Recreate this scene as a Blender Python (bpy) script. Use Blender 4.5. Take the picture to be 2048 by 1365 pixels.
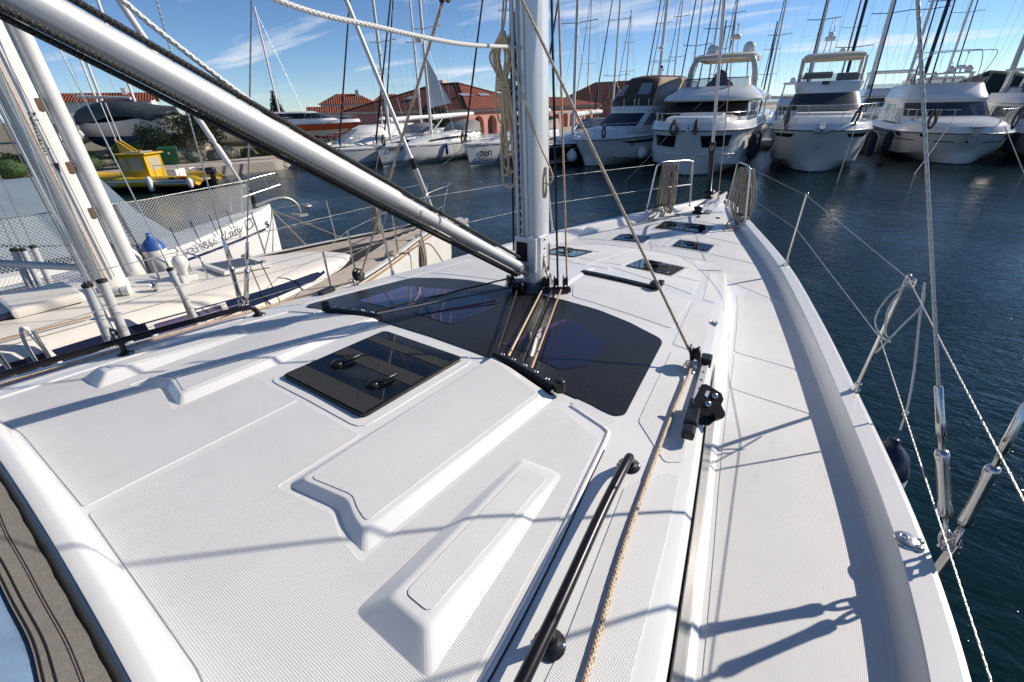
import bpy, bmesh, math, random
from mathutils import Vector, Matrix
random.seed(7)
R = math.radians
for o in list(bpy.data.objects): bpy.data.objects.remove(o, do_unlink=True)
SC = bpy.context.scene
COL = SC.collection
# ---------------------------------------------------------------- camera
cam_d = bpy.data.cameras.new('camera'); cam = bpy.data.objects.new('camera', cam_d); COL.objects.link(cam)
cam_d.sensor_width = 36.0; cam_d.lens = 36.0*918.08/2048; cam_d.clip_start = .02; cam_d.clip_end = 20000
PITCH, YAW, ROLL = 0.47524, 0.62650, -0.02833
cam.matrix_world = Matrix.Translation((1.684, -2.75, 3.15)) @ (Matrix.Rotation(YAW, 4, 'Z') @ Matrix.Rotation(math.pi/2-PITCH, 4, 'X') @ Matrix.Rotation(ROLL, 4, 'Z'))
SC.camera = cam
# ---------------------------------------------------------------- light and sky
SUN_AZ, SUN_EL = R(35), R(28)         # azimuth clockwise from +Y
sv = Vector((math.sin(SUN_AZ)*math.cos(SUN_EL), math.cos(SUN_AZ)*math.cos(SUN_EL), math.sin(SUN_EL)))
sun_d = bpy.data.lights.new('sun', 'SUN'); sun_d.energy = 4.8; sun_d.angle = R(.55); sun_d.color = (1, .905, .78)
sun = bpy.data.objects.new('sun', sun_d); COL.objects.link(sun); sun.rotation_euler = sv.to_track_quat('Z', 'Y').to_euler()
W = bpy.data.worlds.new('World'); SC.world = W; W.use_nodes = True
wt = W.node_tree; wt.nodes.clear()
def wn(t, **k):
    n = wt.nodes.new(t)
    for a, b in k.items(): setattr(n, a, b)
    return n
sky = wn('ShaderNodeTexSky', sky_type='NISHITA', sun_disc=False, sun_elevation=SUN_EL, sun_rotation=SUN_AZ, altitude=1200, air_density=.75, dust_density=.05, ozone_density=4.5)
bg = wn('ShaderNodeBackground'); bg.inputs['Strength'].default_value = .104
wo = wn('ShaderNodeOutputWorld')
tc = wn('ShaderNodeTexCoord'); sep = wn('ShaderNodeSeparateXYZ'); wt.links.new(tc.outputs['Generated'], sep.inputs[0])
# wisps of thin cloud on a flat layer overhead: direction / height
mz = wn('ShaderNodeMath', operation='ADD'); mz.inputs[1].default_value = .10; wt.links.new(sep.outputs['Z'], mz.inputs[0])
dx = wn('ShaderNodeMath', operation='DIVIDE'); dy = wn('ShaderNodeMath', operation='DIVIDE')
wt.links.new(sep.outputs['X'], dx.inputs[0]); wt.links.new(mz.outputs[0], dx.inputs[1])
wt.links.new(sep.outputs['Y'], dy.inputs[0]); wt.links.new(mz.outputs[0], dy.inputs[1])
cmb = wn('ShaderNodeCombineXYZ'); wt.links.new(dx.outputs[0], cmb.inputs[0]); wt.links.new(dy.outputs[0], cmb.inputs[1])
mp = wn('ShaderNodeMapping'); mp.inputs['Rotation'].default_value = (0, 0, R(-25)); mp.inputs['Scale'].default_value = (.55, 1.5, 1); mp.inputs['Location'].default_value = (1.7, 8.3, 0)
wt.links.new(cmb.outputs[0], mp.inputs[0])
nz = wn('ShaderNodeTexNoise'); nz.inputs['Scale'].default_value = .9; nz.inputs['Detail'].default_value = 9; nz.inputs['Roughness'].default_value = .58; nz.inputs['Distortion'].default_value = .35
wt.links.new(mp.outputs[0], nz.inputs['Vector'])
cr = wn('ShaderNodeValToRGB'); cr.color_ramp.elements[0].position = .545; cr.color_ramp.elements[1].position = .78
cr.color_ramp.elements[0].color = (0, 0, 0, 1); cr.color_ramp.elements[1].color = (1, 1, 1, 1)
wt.links.new(nz.outputs['Fac'], cr.inputs[0])
fade = wn('ShaderNodeMapRange'); fade.inputs['From Min'].default_value = .0; fade.inputs['From Max'].default_value = .06; wt.links.new(sep.outputs['Z'], fade.inputs['Value'])
mm = wn('ShaderNodeMath', operation='MULTIPLY'); wt.links.new(cr.outputs[0], mm.inputs[0]); wt.links.new(fade.outputs[0], mm.inputs[1])
mx = wn('ShaderNodeMix', data_type='RGBA'); wt.links.new(mm.outputs[0], mx.inputs['Factor'])
hs = wn('ShaderNodeHueSaturation'); hs.inputs['Saturation'].default_value = 1.04; wt.links.new(sky.outputs[0], hs.inputs['Color'])
wt.links.new(hs.outputs[0], mx.inputs['A']); mx.inputs['B'].default_value = (8.2, 8.2, 8.4, 1)
wt.links.new(mx.outputs['Result'], bg.inputs['Color']); wt.links.new(bg.outputs[0], wo.inputs[0])
SC.view_settings.view_transform = 'Standard'; SC.view_settings.look = 'None'; SC.view_settings.exposure = .23; SC.view_settings.gamma = 1
SC.render.engine = 'CYCLES'
SC.cycles.max_bounces = 8; SC.cycles.transparent_max_bounces = 12; SC.cycles.glossy_bounces = 4; SC.cycles.transmission_bounces = 6; SC.cycles.diffuse_bounces = 3
SC.cycles.caustics_reflective = False; SC.cycles.caustics_refractive = False
# ---------------------------------------------------------------- materials
MATS = {}
def mat(name, col=(.8, .8, .8), rough=.5, metal=0., var=.0, vscale=3., bump=0., bscale=40., coat=0., spec=.5, alpha=1., trans=0., ior=1.45, emit=None):
    """principled material; var = soft noise in the colour, bump = fine relief"""
    if name in MATS: return MATS[name]
    m = bpy.data.materials.new(name); m.use_nodes = True; nt = m.node_tree; b = nt.nodes['Principled BSDF']
    b.inputs['Base Color'].default_value = (*col, 1); b.inputs['Roughness'].default_value = rough; b.inputs['Metallic'].default_value = metal
    b.inputs['Coat Weight'].default_value = coat; b.inputs['Coat Roughness'].default_value = .08; b.inputs['Specular IOR Level'].default_value = spec
    b.inputs['Alpha'].default_value = alpha; b.inputs['Transmission Weight'].default_value = trans; b.inputs['IOR'].default_value = ior
    t = None
    if var or bump:
        t = nt.nodes.new('ShaderNodeTexCoord')
    if var:
        n = nt.nodes.new('ShaderNodeTexNoise'); n.inputs['Scale'].default_value = vscale; n.inputs['Detail'].default_value = 6; n.inputs['Roughness'].default_value = .65
        nt.links.new(t.outputs['Object'], n.inputs['Vector'])
        mr = nt.nodes.new('ShaderNodeMapRange'); mr.inputs['From Min'].default_value = .3; mr.inputs['From Max'].default_value = .7
        mr.inputs['To Min'].default_value = 1-var; mr.inputs['To Max'].default_value = 1+var*.6
        nt.links.new(n.outputs['Fac'], mr.inputs['Value'])
        mu = nt.nodes.new('ShaderNodeMix'); mu.data_type = 'RGBA'; mu.blend_type = 'MULTIPLY'; mu.inputs['Factor'].default_value = 1
        mu.inputs['A'].default_value = (*col, 1); nt.links.new(mr.outputs[0], mu.inputs['B']); nt.links.new(mu.outputs['Result'], b.inputs['Base Color'])
        rr = nt.nodes.new('ShaderNodeMapRange'); rr.inputs['To Min'].default_value = max(0, rough-var*.5); rr.inputs['To Max'].default_value = min(1, rough+var*.5)
        nt.links.new(n.outputs['Fac'], rr.inputs['Value']); nt.links.new(rr.outputs[0], b.inputs['Roughness'])
    if bump:
        n2 = nt.nodes.new('ShaderNodeTexNoise'); n2.inputs['Scale'].default_value = bscale; n2.inputs['Detail'].default_value = 5
        nt.links.new(t.outputs['Object'], n2.inputs['Vector'])
        bp = nt.nodes.new('ShaderNodeBump'); bp.inputs['Strength'].default_value = bump; bp.inputs['Distance'].default_value = .02
        nt.links.new(n2.outputs['Fac'], bp.inputs['Height']); nt.links.new(bp.outputs[0], b.inputs['Normal'])
    MATS[name] = m
    return m
def nmath(nt, op, a, b=None, c=None):
    n = nt.nodes.new('ShaderNodeMath'); n.operation = op
    for i, v in enumerate((a, b, c)):
        if v is None: continue
        if isinstance(v, (int, float)): n.inputs[i].default_value = v
        else: nt.links.new(v, n.inputs[i])
    return n.outputs[0]
def nonskid_mat(name, col, pitch=.0038, depth=.0008):
    """moulded anti-slip gelcoat: rows of small raised lozenges"""
    m = mat(name, col, .55, var=.055, vscale=2.6); nt = m.node_tree; b = nt.nodes['Principled BSDF']
    t = nt.nodes.new('ShaderNodeTexCoord'); s = nt.nodes.new('ShaderNodeSeparateXYZ'); nt.links.new(t.outputs['Object'], s.inputs[0])
    k = math.pi/pitch
    a = nmath(nt, 'SINE', nmath(nt, 'MULTIPLY', nmath(nt, 'ADD', s.outputs[0], s.outputs[1]), k*.7071))
    c = nmath(nt, 'SINE', nmath(nt, 'MULTIPLY', nmath(nt, 'SUBTRACT', s.outputs[0], s.outputs[1]), k*.7071))
    h = nmath(nt, 'MULTIPLY', a, c)
    h = nmath(nt, 'SMOOTH_MAX', h, -.2, .3)
    bp = nt.nodes.new('ShaderNodeBump'); bp.inputs['Strength'].default_value = .8; bp.inputs['Distance'].default_value = depth
    nt.links.new(h, bp.inputs['Height']); nt.links.new(bp.outputs[0], b.inputs['Normal'])
    return m
def rope_mat(name, col, fleck=None, every=.085, lay=.012, w=.5):
    """braided rope on tube UVs (u round, v metres along): plaited relief, dark flecks"""
    m = mat(name, col, .8); nt = m.node_tree; b = nt.nodes['Principled BSDF']
    uv = nt.nodes.new('ShaderNodeUVMap'); s = nt.nodes.new('ShaderNodeSeparateXYZ'); nt.links.new(uv.outputs[0], s.inputs[0])
    U, V = s.outputs[0], s.outputs[1]
    p1 = nmath(nt, 'SINE', nmath(nt, 'MULTIPLY', nmath(nt, 'ADD', nmath(nt, 'MULTIPLY', U, 4), nmath(nt, 'DIVIDE', V, lay)), 6.283))
    p2 = nmath(nt, 'SINE', nmath(nt, 'MULTIPLY', nmath(nt, 'SUBTRACT', nmath(nt, 'MULTIPLY', U, 4), nmath(nt, 'DIVIDE', V, lay)), 6.283))
    h = nmath(nt, 'MAXIMUM', p1, p2)
    bp = nt.nodes.new('ShaderNodeBump'); bp.inputs['Strength'].default_value = .6; bp.inputs['Distance'].default_value = .002
    nt.links.new(h, bp.inputs['Height']); nt.links.new(bp.outputs[0], b.inputs['Normal'])
    dk = nt.nodes.new('ShaderNodeMapRange'); dk.inputs['From Min'].default_value = -.6; dk.inputs['From Max'].default_value = .7; dk.inputs['To Min'].default_value = .62; dk.inputs['To Max'].default_value = 1.05
    nt.links.new(h, dk.inputs['Value'])
    mu = nt.nodes.new('ShaderNodeMix'); mu.data_type = 'RGBA'; mu.blend_type = 'MULTIPLY'; mu.inputs['Factor'].default_value = 1
    mu.inputs['A'].default_value = (*col, 1); nt.links.new(dk.outputs[0], mu.inputs['B'])
    out = mu.outputs['Result']
    if fleck:
        f1 = nmath(nt, 'FRACT', nmath(nt, 'ADD', nmath(nt, 'DIVIDE', V, every), nmath(nt, 'MULTIPLY', U, 1.0)))
        on = nmath(nt, 'LESS_THAN', f1, .16)
        f2 = nmath(nt, 'FRACT', nmath(nt, 'MULTIPLY', U, 5)); on2 = nmath(nt, 'LESS_THAN', f2, w)
        mf = nt.nodes.new('ShaderNodeMix'); mf.data_type = 'RGBA'; nt.links.new(nmath(nt, 'MULTIPLY', on, on2), mf.inputs['Factor'])
        nt.links.new(out, mf.inputs['A']); mf.inputs['B'].default_value = (*fleck, 1); out = mf.outputs['Result']
    nt.links.new(out, b.inputs['Base Color'])
    return m
# ---------------------------------------------------------------- mesh helpers
class MB:
    """collects shapes, builds one mesh object"""
    def __init__(s): s.v = []; s.f = []; s.uv = {}; s.sm = []
    def add(s, vs, fs, smooth=False, uvs=None):
        o = len(s.v); s.v += [tuple(v) for v in vs]
        for i, f in enumerate(fs):
            if uvs: s.uv[len(s.f)] = uvs[i]
            s.f.append(tuple(o+j for j in f)); s.sm.append(smooth)
        return s
    def box(s, c, size, rot=None, bev=0):
        hx, hy, hz = (d/2 for d in size); M = rot.to_matrix() if rot is not None and hasattr(rot, 'to_matrix') else (rot or Matrix.Identity(3))
        c = Vector(c)
        if bev <= 0:
            vs = [c+M@Vector((x*hx, y*hy, z*hz)) for z in (-1, 1) for x, y in ((-1, -1), (1, -1), (1, 1), (-1, 1))]
            return s.add(vs, [(3, 2, 1, 0), (4, 5, 6, 7), (0, 1, 5, 4), (1, 2, 6, 5), (2, 3, 7, 6), (3, 0, 4, 7)])
        bm = bmesh.new(); bmesh.ops.create_cube(bm, size=1)
        for v in bm.verts: v.co = Vector((v.co.x*size[0], v.co.y*size[1], v.co.z*size[2]))
        bmesh.ops.bevel(bm, geom=bm.edges[:], offset=bev, segments=2, affect='EDGES', profile=.6)
        bm.verts.index_update()
        vs = [c+M@v.co for v in bm.verts]; fs = [tuple(v.index for v in f.verts) for f in bm.faces]; bm.free()
        return s.add(vs, fs)
    def tube(s, pts, r, n=8, cap=True, closed=False):
        pts = [Vector(p) for p in pts]; m = len(pts)
        rs = r if isinstance(r, (list, tuple)) else [r]*m
        tan = []
        for i in range(m):
            a = pts[(i-1) % m] if closed or i > 0 else pts[i]; b = pts[(i+1) % m] if closed or i < m-1 else pts[i]
            t = (b-a); tan.append(t.normalized() if t.length > 1e-9 else Vector((0, 0, 1)))
        up = Vector((0, 0, 1)) if abs(tan[0].z) < .9 else Vector((1, 0, 0))
        nrm = (up - tan[0]*up.dot(tan[0])).normalized()
        vs = []; L = [0.]
        for i in range(m):
            if i: L.append(L[-1]+(pts[i]-pts[i-1]).length)
            nrm = (nrm - tan[i]*nrm.dot(tan[i]))
            nrm = nrm.normalized() if nrm.length > 1e-6 else tan[i].orthogonal().normalized()
            bn = tan[i].cross(nrm)
            for j in range(n):
                a = 2*math.pi*j/n; vs.append(pts[i]+(nrm*math.cos(a)+bn*math.sin(a))*rs[i])
        fs = []; uvs = []
        for i in range(m if closed else m-1):
            i2 = (i+1) % m
            l2 = L[i2] if i2 else L[-1]+(pts[0]-pts[-1]).length
            for j in range(n):
                j2 = (j+1) % n
                fs.append((i*n+j, i*n+j2, i2*n+j2, i2*n+j)); uvs.append(((j/n, L[i]), ((j+1)/n, L[i]), ((j+1)/n, l2), (j/n, l2)))
        s.add(vs, fs, True, uvs)
        if cap and not closed:
            s.add(vs[:n], [tuple(range(n-1, -1, -1))]); s.add(vs[-n:], [tuple(range(n))])
        return s
    def lathe(s, prof, c=(0, 0, 0), axis=(0, 0, 1), n=16):
        """prof = [(radius, height)] round axis from c"""
        q = Vector(axis).normalized().to_track_quat('Z', 'Y'); c = Vector(c); vs = []
        for r, h in prof:
            for j in range(n):
                a = 2*math.pi*j/n; vs.append(c+q@Vector((r*math.cos(a), r*math.sin(a), h)))
        m = len(prof); fs = [(i*n+j, i*n+(j+1) % n, (i+1)*n+(j+1) % n, (i+1)*n+j) for i in range(m-1) for j in range(n)]
        s.add(vs, fs, True)
        if prof[0][0] > 1e-6: s.add(vs[:n], [tuple(range(n-1, -1, -1))])
        if prof[-1][0] > 1e-6: s.add(vs[-n:], [tuple(range(n))])
        return s
    def cyl(s, a, b, r, n=12):
        a = Vector(a); b = Vector(b); return s.lathe([(r, 0), (r, (b-a).length)], a, b-a, n)
    def loft(s, secs, closed=False, smooth=True, caps=(False, False)):
        n = len(secs[0]); vs = [p for q in secs for p in q]
        fs = []
        for i in range(len(secs)-1):
            for j in range(n if closed else n-1):
                j2 = (j+1) % n
                fs.append((i*n+j, i*n+j2, (i+1)*n+j2, (i+1)*n+j))
        s.add(vs, fs, smooth)
        if caps[0]: s.add(secs[0], [tuple(range(n-1, -1, -1))])
        if caps[1]: s.add(secs[-1], [tuple(range(n))])
        return s
    def prism(s, poly, d):
        """extrude 3D polygon by vector d"""
        n = len(poly); d = Vector(d); p = [Vector(q) for q in poly]; q = [a+d for a in p]
        return s.add(p+q, [tuple(range(n-1, -1, -1)), tuple(range(n, 2*n))]+[(i, (i+1) % n, n+(i+1) % n, n+i) for i in range(n)])
    def ball(s, c, r, n=10, m=8, sc=(1, 1, 1)):
        c = Vector(c); vs = [c+Vector((0, 0, -r*sc[2]))]
        for i in range(1, m):
            a = -math.pi/2+math.pi*i/m
            for j in range(n):
                b = 2*math.pi*j/n; vs.append(c+Vector((r*math.cos(a)*math.cos(b)*sc[0], r*math.cos(a)*math.sin(b)*sc[1], r*math.sin(a)*sc[2])))
        vs.append(c+Vector((0, 0, r*sc[2]))); fs = [(0, 1+(j+1) % n, 1+j) for j in range(n)]
        for i in range(m-2):
            for j in range(n): fs.append((1+i*n+j, 1+i*n+(j+1) % n, 1+(i+1)*n+(j+1) % n, 1+(i+1)*n+j))
        k = len(vs)-1; fs += [(k, 1+(m-2)*n+j, 1+(m-2)*n+(j+1) % n) for j in range(n)]
        return s.add(vs, fs, True)
    def build(s, name, material, parent=None, fix=False):
        me = bpy.data.meshes.new(name); me.from_pydata(s.v, [], s.f); me.materials.append(material)
        me.polygons.foreach_set('use_smooth', s.sm)
        if s.uv:
            ul = me.uv_layers.new(name='UVMap')
            for fi, u in s.uv.items():
                p = me.polygons[fi]
                for k, li in enumerate(p.loop_indices): ul.data[li].uv = u[k]
        if fix:
            bm = bmesh.new(); bm.from_mesh(me); bmesh.ops.remove_doubles(bm, verts=bm.verts, dist=1e-5); bmesh.ops.recalc_face_normals(bm, faces=bm.faces); bm.to_mesh(me); bm.free()
        me.update()
        o = bpy.data.objects.new(name, me); COL.objects.link(o)
        if parent is not None: o.parent = parent
        return o
def sharp(o, ang=35):
    me = o.data; me.polygons.foreach_set('use_smooth', [True]*len(me.polygons))
    me.set_sharp_from_angle(angle=R(ang)); return o
def tag(o, label=None, cat=None, group=None, kind=None):
    for k, v in (('label', label), ('category', cat), ('group', group), ('kind', kind)):
        if v: o[k] = v
    return o
def thing(name, label, cat, loc=(0, 0, 0), rz=0, group=None):
    o = bpy.data.objects.new(name, None); COL.objects.link(o); o.location = loc; o.rotation_euler = (0, 0, rz); o.empty_display_size = .2
    return tag(o, label, cat, group)
def copy_tree(o, parent=None):
    c = o.copy(); COL.objects.link(c); c.parent = parent
    for ch in list(o.children): copy_tree(ch, c)
    return c
def text_mesh(name, txt, size, material, parent, M, ext=.002, font_scale=(1, 1), shear=0, bold=0):
    """lettering as real mesh; M places its x-right / y-up plane"""
    cu = bpy.data.curves.new(name, 'FONT'); cu.body = txt; cu.size = size; cu.extrude = ext; cu.align_x = 'CENTER'; cu.align_y = 'CENTER'; cu.shear = shear; cu.offset = bold; cu.resolution_u = 3
    ob = bpy.data.objects.new(name+'_tmp', cu); COL.objects.link(ob)
    dg = bpy.context.evaluated_depsgraph_get(); me = bpy.data.meshes.new_from_object(ob.evaluated_get(dg))
    bpy.data.objects.remove(ob, do_unlink=True); bpy.data.curves.remove(cu)
    for v in me.vertices: v.co = M @ Vector((v.co.x*font_scale[0], v.co.y*font_scale[1], v.co.z))
    me.materials.clear(); me.materials.append(material); me.name = name
    o = bpy.data.objects.new(name, me); COL.objects.link(o); o.parent = parent
    return o
def frame_of(pt, right, up):
    r = Vector(right).normalized(); u = Vector(up); u = (u-r*u.dot(r)).normalized(); n = r.cross(u)
    return Matrix(((r.x, u.x, n.x, pt[0]), (r.y, u.y, n.y, pt[1]), (r.z, u.z, n.z, pt[2]), (0, 0, 0, 1)))
def spline(pts, k=6):
    """Catmull-Rom through pts"""
    P = [Vector(p) for p in pts]; out = []
    for i in range(len(P)-1):
        a = P[max(i-1, 0)]; b = P[i]; c = P[i+1]; d = P[min(i+2, len(P)-1)]
        for j in range(k):
            t = j/k; out.append(.5*((2*b)+(c-a)*t+(2*a-5*b+4*c-d)*t*t+(3*b-a-3*c+d)*t**3))
    return out+[P[-1]]
def sag(a, b, s=.05, n=8):
    a = Vector(a); b = Vector(b); return [a.lerp(b, i/n)-Vector((0, 0, s*4*(i/n)*(1-i/n))) for i in range(n+1)]
def rod(name, a, b, r, material, parent, n=8): return MB().tube([a, b], r, n).build(name, material, parent)
# palette
def specks(m, scale=38., lo=.70, amt=.80, stain=.90):
    """dust specks and faint run-off stains over the colour"""
    nt = m.node_tree; b = nt.nodes['Principled BSDF']; src = b.inputs['Base Color'].links[0].from_socket; t = nt.nodes.new('ShaderNodeTexCoord')
    n = nt.nodes.new('ShaderNodeTexNoise'); n.inputs['Scale'].default_value = scale; n.inputs['Detail'].default_value = 2; nt.links.new(t.outputs['Object'], n.inputs['Vector'])
    r = nt.nodes.new('ShaderNodeMapRange'); r.inputs['From Min'].default_value = lo; r.inputs['From Max'].default_value = lo+.06; r.inputs['To Min'].default_value = 1; r.inputs['To Max'].default_value = amt; nt.links.new(n.outputs['Fac'], r.inputs['Value'])
    mp_ = nt.nodes.new('ShaderNodeMapping'); mp_.inputs['Scale'].default_value = (3.2, .7, 1); nt.links.new(t.outputs['Object'], mp_.inputs[0])
    n2 = nt.nodes.new('ShaderNodeTexNoise'); n2.inputs['Scale'].default_value = 2.2; n2.inputs['Detail'].default_value = 7; n2.inputs['Roughness'].default_value = .7; nt.links.new(mp_.outputs[0], n2.inputs['Vector'])
    r2 = nt.nodes.new('ShaderNodeMapRange'); r2.inputs['From Min'].default_value = .55; r2.inputs['From Max'].default_value = .75; r2.inputs['To Min'].default_value = 1; r2.inputs['To Max'].default_value = stain; nt.links.new(n2.outputs['Fac'], r2.inputs['Value'])
    mu = nt.nodes.new('ShaderNodeMix'); mu.data_type = 'RGBA'; mu.blend_type = 'MULTIPLY'; mu.inputs['Factor'].default_value = 1; nt.links.new(src, mu.inputs['A']); nt.links.new(nmath(nt, 'MULTIPLY', r.outputs[0], r2.outputs[0]), mu.inputs['B']); nt.links.new(mu.outputs['Result'], b.inputs['Base Color'])
    return m
GEL = mat('white_gelcoat', (.75, .75, .74), .3, coat=.3, var=.05, vscale=2.2)
SKID = nonskid_mat('white_nonskid', (.70, .70, .695)); specks(SKID, 60, .735, .78, .93); specks(GEL, 55, .75, .8, .93)
STEEL = mat('stainless_steel', (.58, .57, .56), .22, 1.0)
ALU = mat('anodised_aluminium', (.60, .605, .61), .5, .35, var=.05, vscale=6)
ALUW = mat('mast_silver_paint', (.72, .73, .74), .3, .35, var=.03, vscale=3)
BLACK = mat('black_plastic', (.012, .012, .013), .35)
BLACKM = mat('black_anodised', (.02, .018, .022), .3, .6)
RUBBER = mat('black_rubber', (.015, .015, .015), .7)
TEAK = mat('grey_teak', (.42, .36, .30), .75, var=.25, vscale=14)
WIRE = mat('rigging_wire', (.5, .49, .47), .35, .9)
WHITEP = mat('white_paint', (.8, .8, .79), .35)
# ================================================================ water
WM = bpy.data.materials.new('sea_water'); WM.use_nodes = True; nt = WM.node_tree; b = nt.nodes['Principled BSDF']
b.inputs['Base Color'].default_value = (.0012, .013, .0145, 1); b.inputs['Roughness'].default_value = .05; b.inputs['IOR'].default_value = 1.33; b.inputs['Specular IOR Level'].default_value = .5
t = nt.nodes.new('ShaderNodeTexCoord')
pn_ = nt.nodes.new('ShaderNodeTexNoise'); pn_.inputs['Scale'].default_value = .16; pn_.inputs['Detail'].default_value = 3; nt.links.new(t.outputs['Object'], pn_.inputs['Vector'])
calm = nt.nodes.new('ShaderNodeMapRange'); calm.inputs['From Min'].default_value = .38; calm.inputs['From Max'].default_value = .62; calm.inputs['To Min'].default_value = .4; calm.inputs['To Max'].default_value = 1.35; nt.links.new(pn_.outputs['Fac'], calm.inputs['Value'])
def wav(scale, dist, strength, rot, sc, prev=None, detail=3):
    m = nt.nodes.new('ShaderNodeMapping'); m.inputs['Rotation'].default_value = (0, 0, rot); m.inputs['Scale'].default_value = sc; nt.links.new(t.outputs['Object'], m.inputs[0])
    n = nt.nodes.new('ShaderNodeTexNoise'); n.inputs['Scale'].default_value = scale; n.inputs['Detail'].default_value = detail; n.inputs['Roughness'].default_value = .55; n.inputs['Distortion'].default_value = .6; nt.links.new(m.outputs[0], n.inputs['Vector'])
    bp = nt.nodes.new('ShaderNodeBump'); bp.inputs['Strength'].default_value = strength; bp.inputs['Distance'].default_value = dist; nt.links.new(n.outputs['Fac'], bp.inputs['Height'])
    if prev:
        nt.links.new(prev, bp.inputs['Normal']); nt.links.new(nmath(nt, 'MULTIPLY', calm.outputs[0], strength), bp.inputs['Strength'])
    return bp.outputs[0]
n1_ = wav(.9, .06, .6, R(20), (1, 2.2, 1)); n2_ = wav(6.0, .028, .9, R(-15), (1, 1.9, 1), n1_); n3_ = wav(19, .006, .7, R(35), (1, 1.5, 1), n2_)
nt.links.new(n3_, b.inputs['Normal'])
wa = MB().add([(-3000, -3000, 0), (3000, -3000, 0), (3000, 3000, 0), (-3000, 3000, 0)], [(0, 1, 2, 3)]).build('water', WM); tag(wa, kind='structure')
def itp(tab,y):
    if y<=tab[0][0]: return tab[0][1]
    for i in range(len(tab)-1):
        a,b=tab[i],tab[i+1]
        if y<=b[0]:
            t=(y-a[0])/(b[0]-a[0]); h=b[0]-a[0]
            p=tab[i-1] if i>0 else a; n=tab[i+2] if i+2<len(tab) else b
            ma=((b[1]-p[1])/(b[0]-p[0])) if i>0 else (b[1]-a[1])/h
            mb=((n[1]-a[1])/(n[0]-a[0])) if i+2<len(tab) else (b[1]-a[1])/h
            t2,t3=t*t,t*t*t
            return (2*t3-3*t2+1)*a[1]+(t3-2*t2+t)*h*ma+(-2*t3+3*t2)*b[1]+(t3-t2)*h*mb
    return tab[-1][1]
ZG=[(-5,1.55),(-1.4,1.58),(.5,1.61),(2.5,1.665),(4,1.70),(5.5,1.72)]
BW=[(-5,2.5),(-3,2.44),(-1.4,2.355),(-.75,2.26),(.2,2.03),(1.2,1.76),(2.45,1.37),(3.9,.79),(4.7,.46),(5.2,.26),(5.42,.10)]
CF=[(-5,1.86),(-3,1.80),(-2.2,1.72),(-1.8,1.655),(-1.27,1.56),(-.82,1.475),(-.24,1.375),(.43,1.27),(1.55,1.05),(2.0,.85),(2.25,.60),(2.42,.40),(5.5,.03)]
ZC=[(-5,2.09),(-2.7,2.07),(-1.25,2.03),(-.3,1.975),(.3,1.95),(1.3,1.835),(2.0,1.735),(2.4,1.675),(3.5,1.645),(4.5,1.66),(5.5,1.70)]
def sst(a,b,t):
    t=max(0,min(1,(t-a)/(b-a)));return t*t*(3-2*t)
def prof(y):
    zg=itp(ZG,y);b=itp(BW,y);cf=min(itp(CF,y),b-.05);zc=itp(ZC,y)
    zd=zg-.11*(1-.45*sst(3.5,5.2,y))
    k=1-sst(1.95,2.42,y)
    w=b-.152 if b>.4 else b*.62
    w=max(w,cf+.02)
    def dz(x): return zd+.055*(1-min(1,x/w)**2)
    ze=zc-.10*(cf/1.5)**1.5
    def roof(x): return dz(x)+k*(zc-(zc-ze)*(x/max(cf,.01))**2-dz(x))
    xe=cf-.145*k
    P=[(xe*s,roof(xe*s)) for s in (0,.2,.4,.6,.8,.93,1)]
    zt=P[-1][1];zf=dz(cf)
    hh=zt-zf
    P+=[(cf-.112*k,zt-.008*k),(cf-.088*k,zt-.035*k),(cf-.060*k+.001,zf+(hh-.035*k)*.5),(cf-.028*k+.002,zf+(hh-.035*k)*.12),(cf+.012,dz(cf+.012)+.002*k)]
    for s in (.33,.66,1): 
        x=cf+.012+(w-cf-.012)*s; P.append((x,dz(x)))
    e=1 if b>.4 else b/.4
    P+=[(w+.008*e,zd+.012),(b-.122*e,zg-.010),(b-.113*e,zg),(b-.03*e,zg+.002),(b-.025*e,zg-.006),(b-.006*e,zg-.008),(b,zg-.022)]
    return P
def zdeck(x,y):
    x=abs(x);P=prof(y)
    for i in range(len(P)-1):
        if x<=P[i+1][0] and P[i+1][0]>P[i][0]:
            t=(x-P[i][0])/(P[i+1][0]-P[i][0]);return P[i][1]+t*(P[i+1][1]-P[i][1])
    return P[-1][1]
# ================================================================ the yacht we stand on
Y = thing('sailing_yacht', 'white sailing yacht in the foreground, seen from its own coachroof towards the bow', 'sailboat')
def yarange():
    ys = []; y = -4.6
    while y < 5.42:
        ys.append(y); y += .03 if 1.8 < y < 2.5 else (.06 if y < 4.6 else .04)
    return ys+[5.42]
YS = yarange()
secs = []
for y in YS:
    P = prof(y); secs.append([(-x, y, z) for x, z in reversed(P[1:])]+[(x, y, z) for x, z in P])
deck = sharp(MB().loft(secs).build('deck', GEL, Y), 28)
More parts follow.
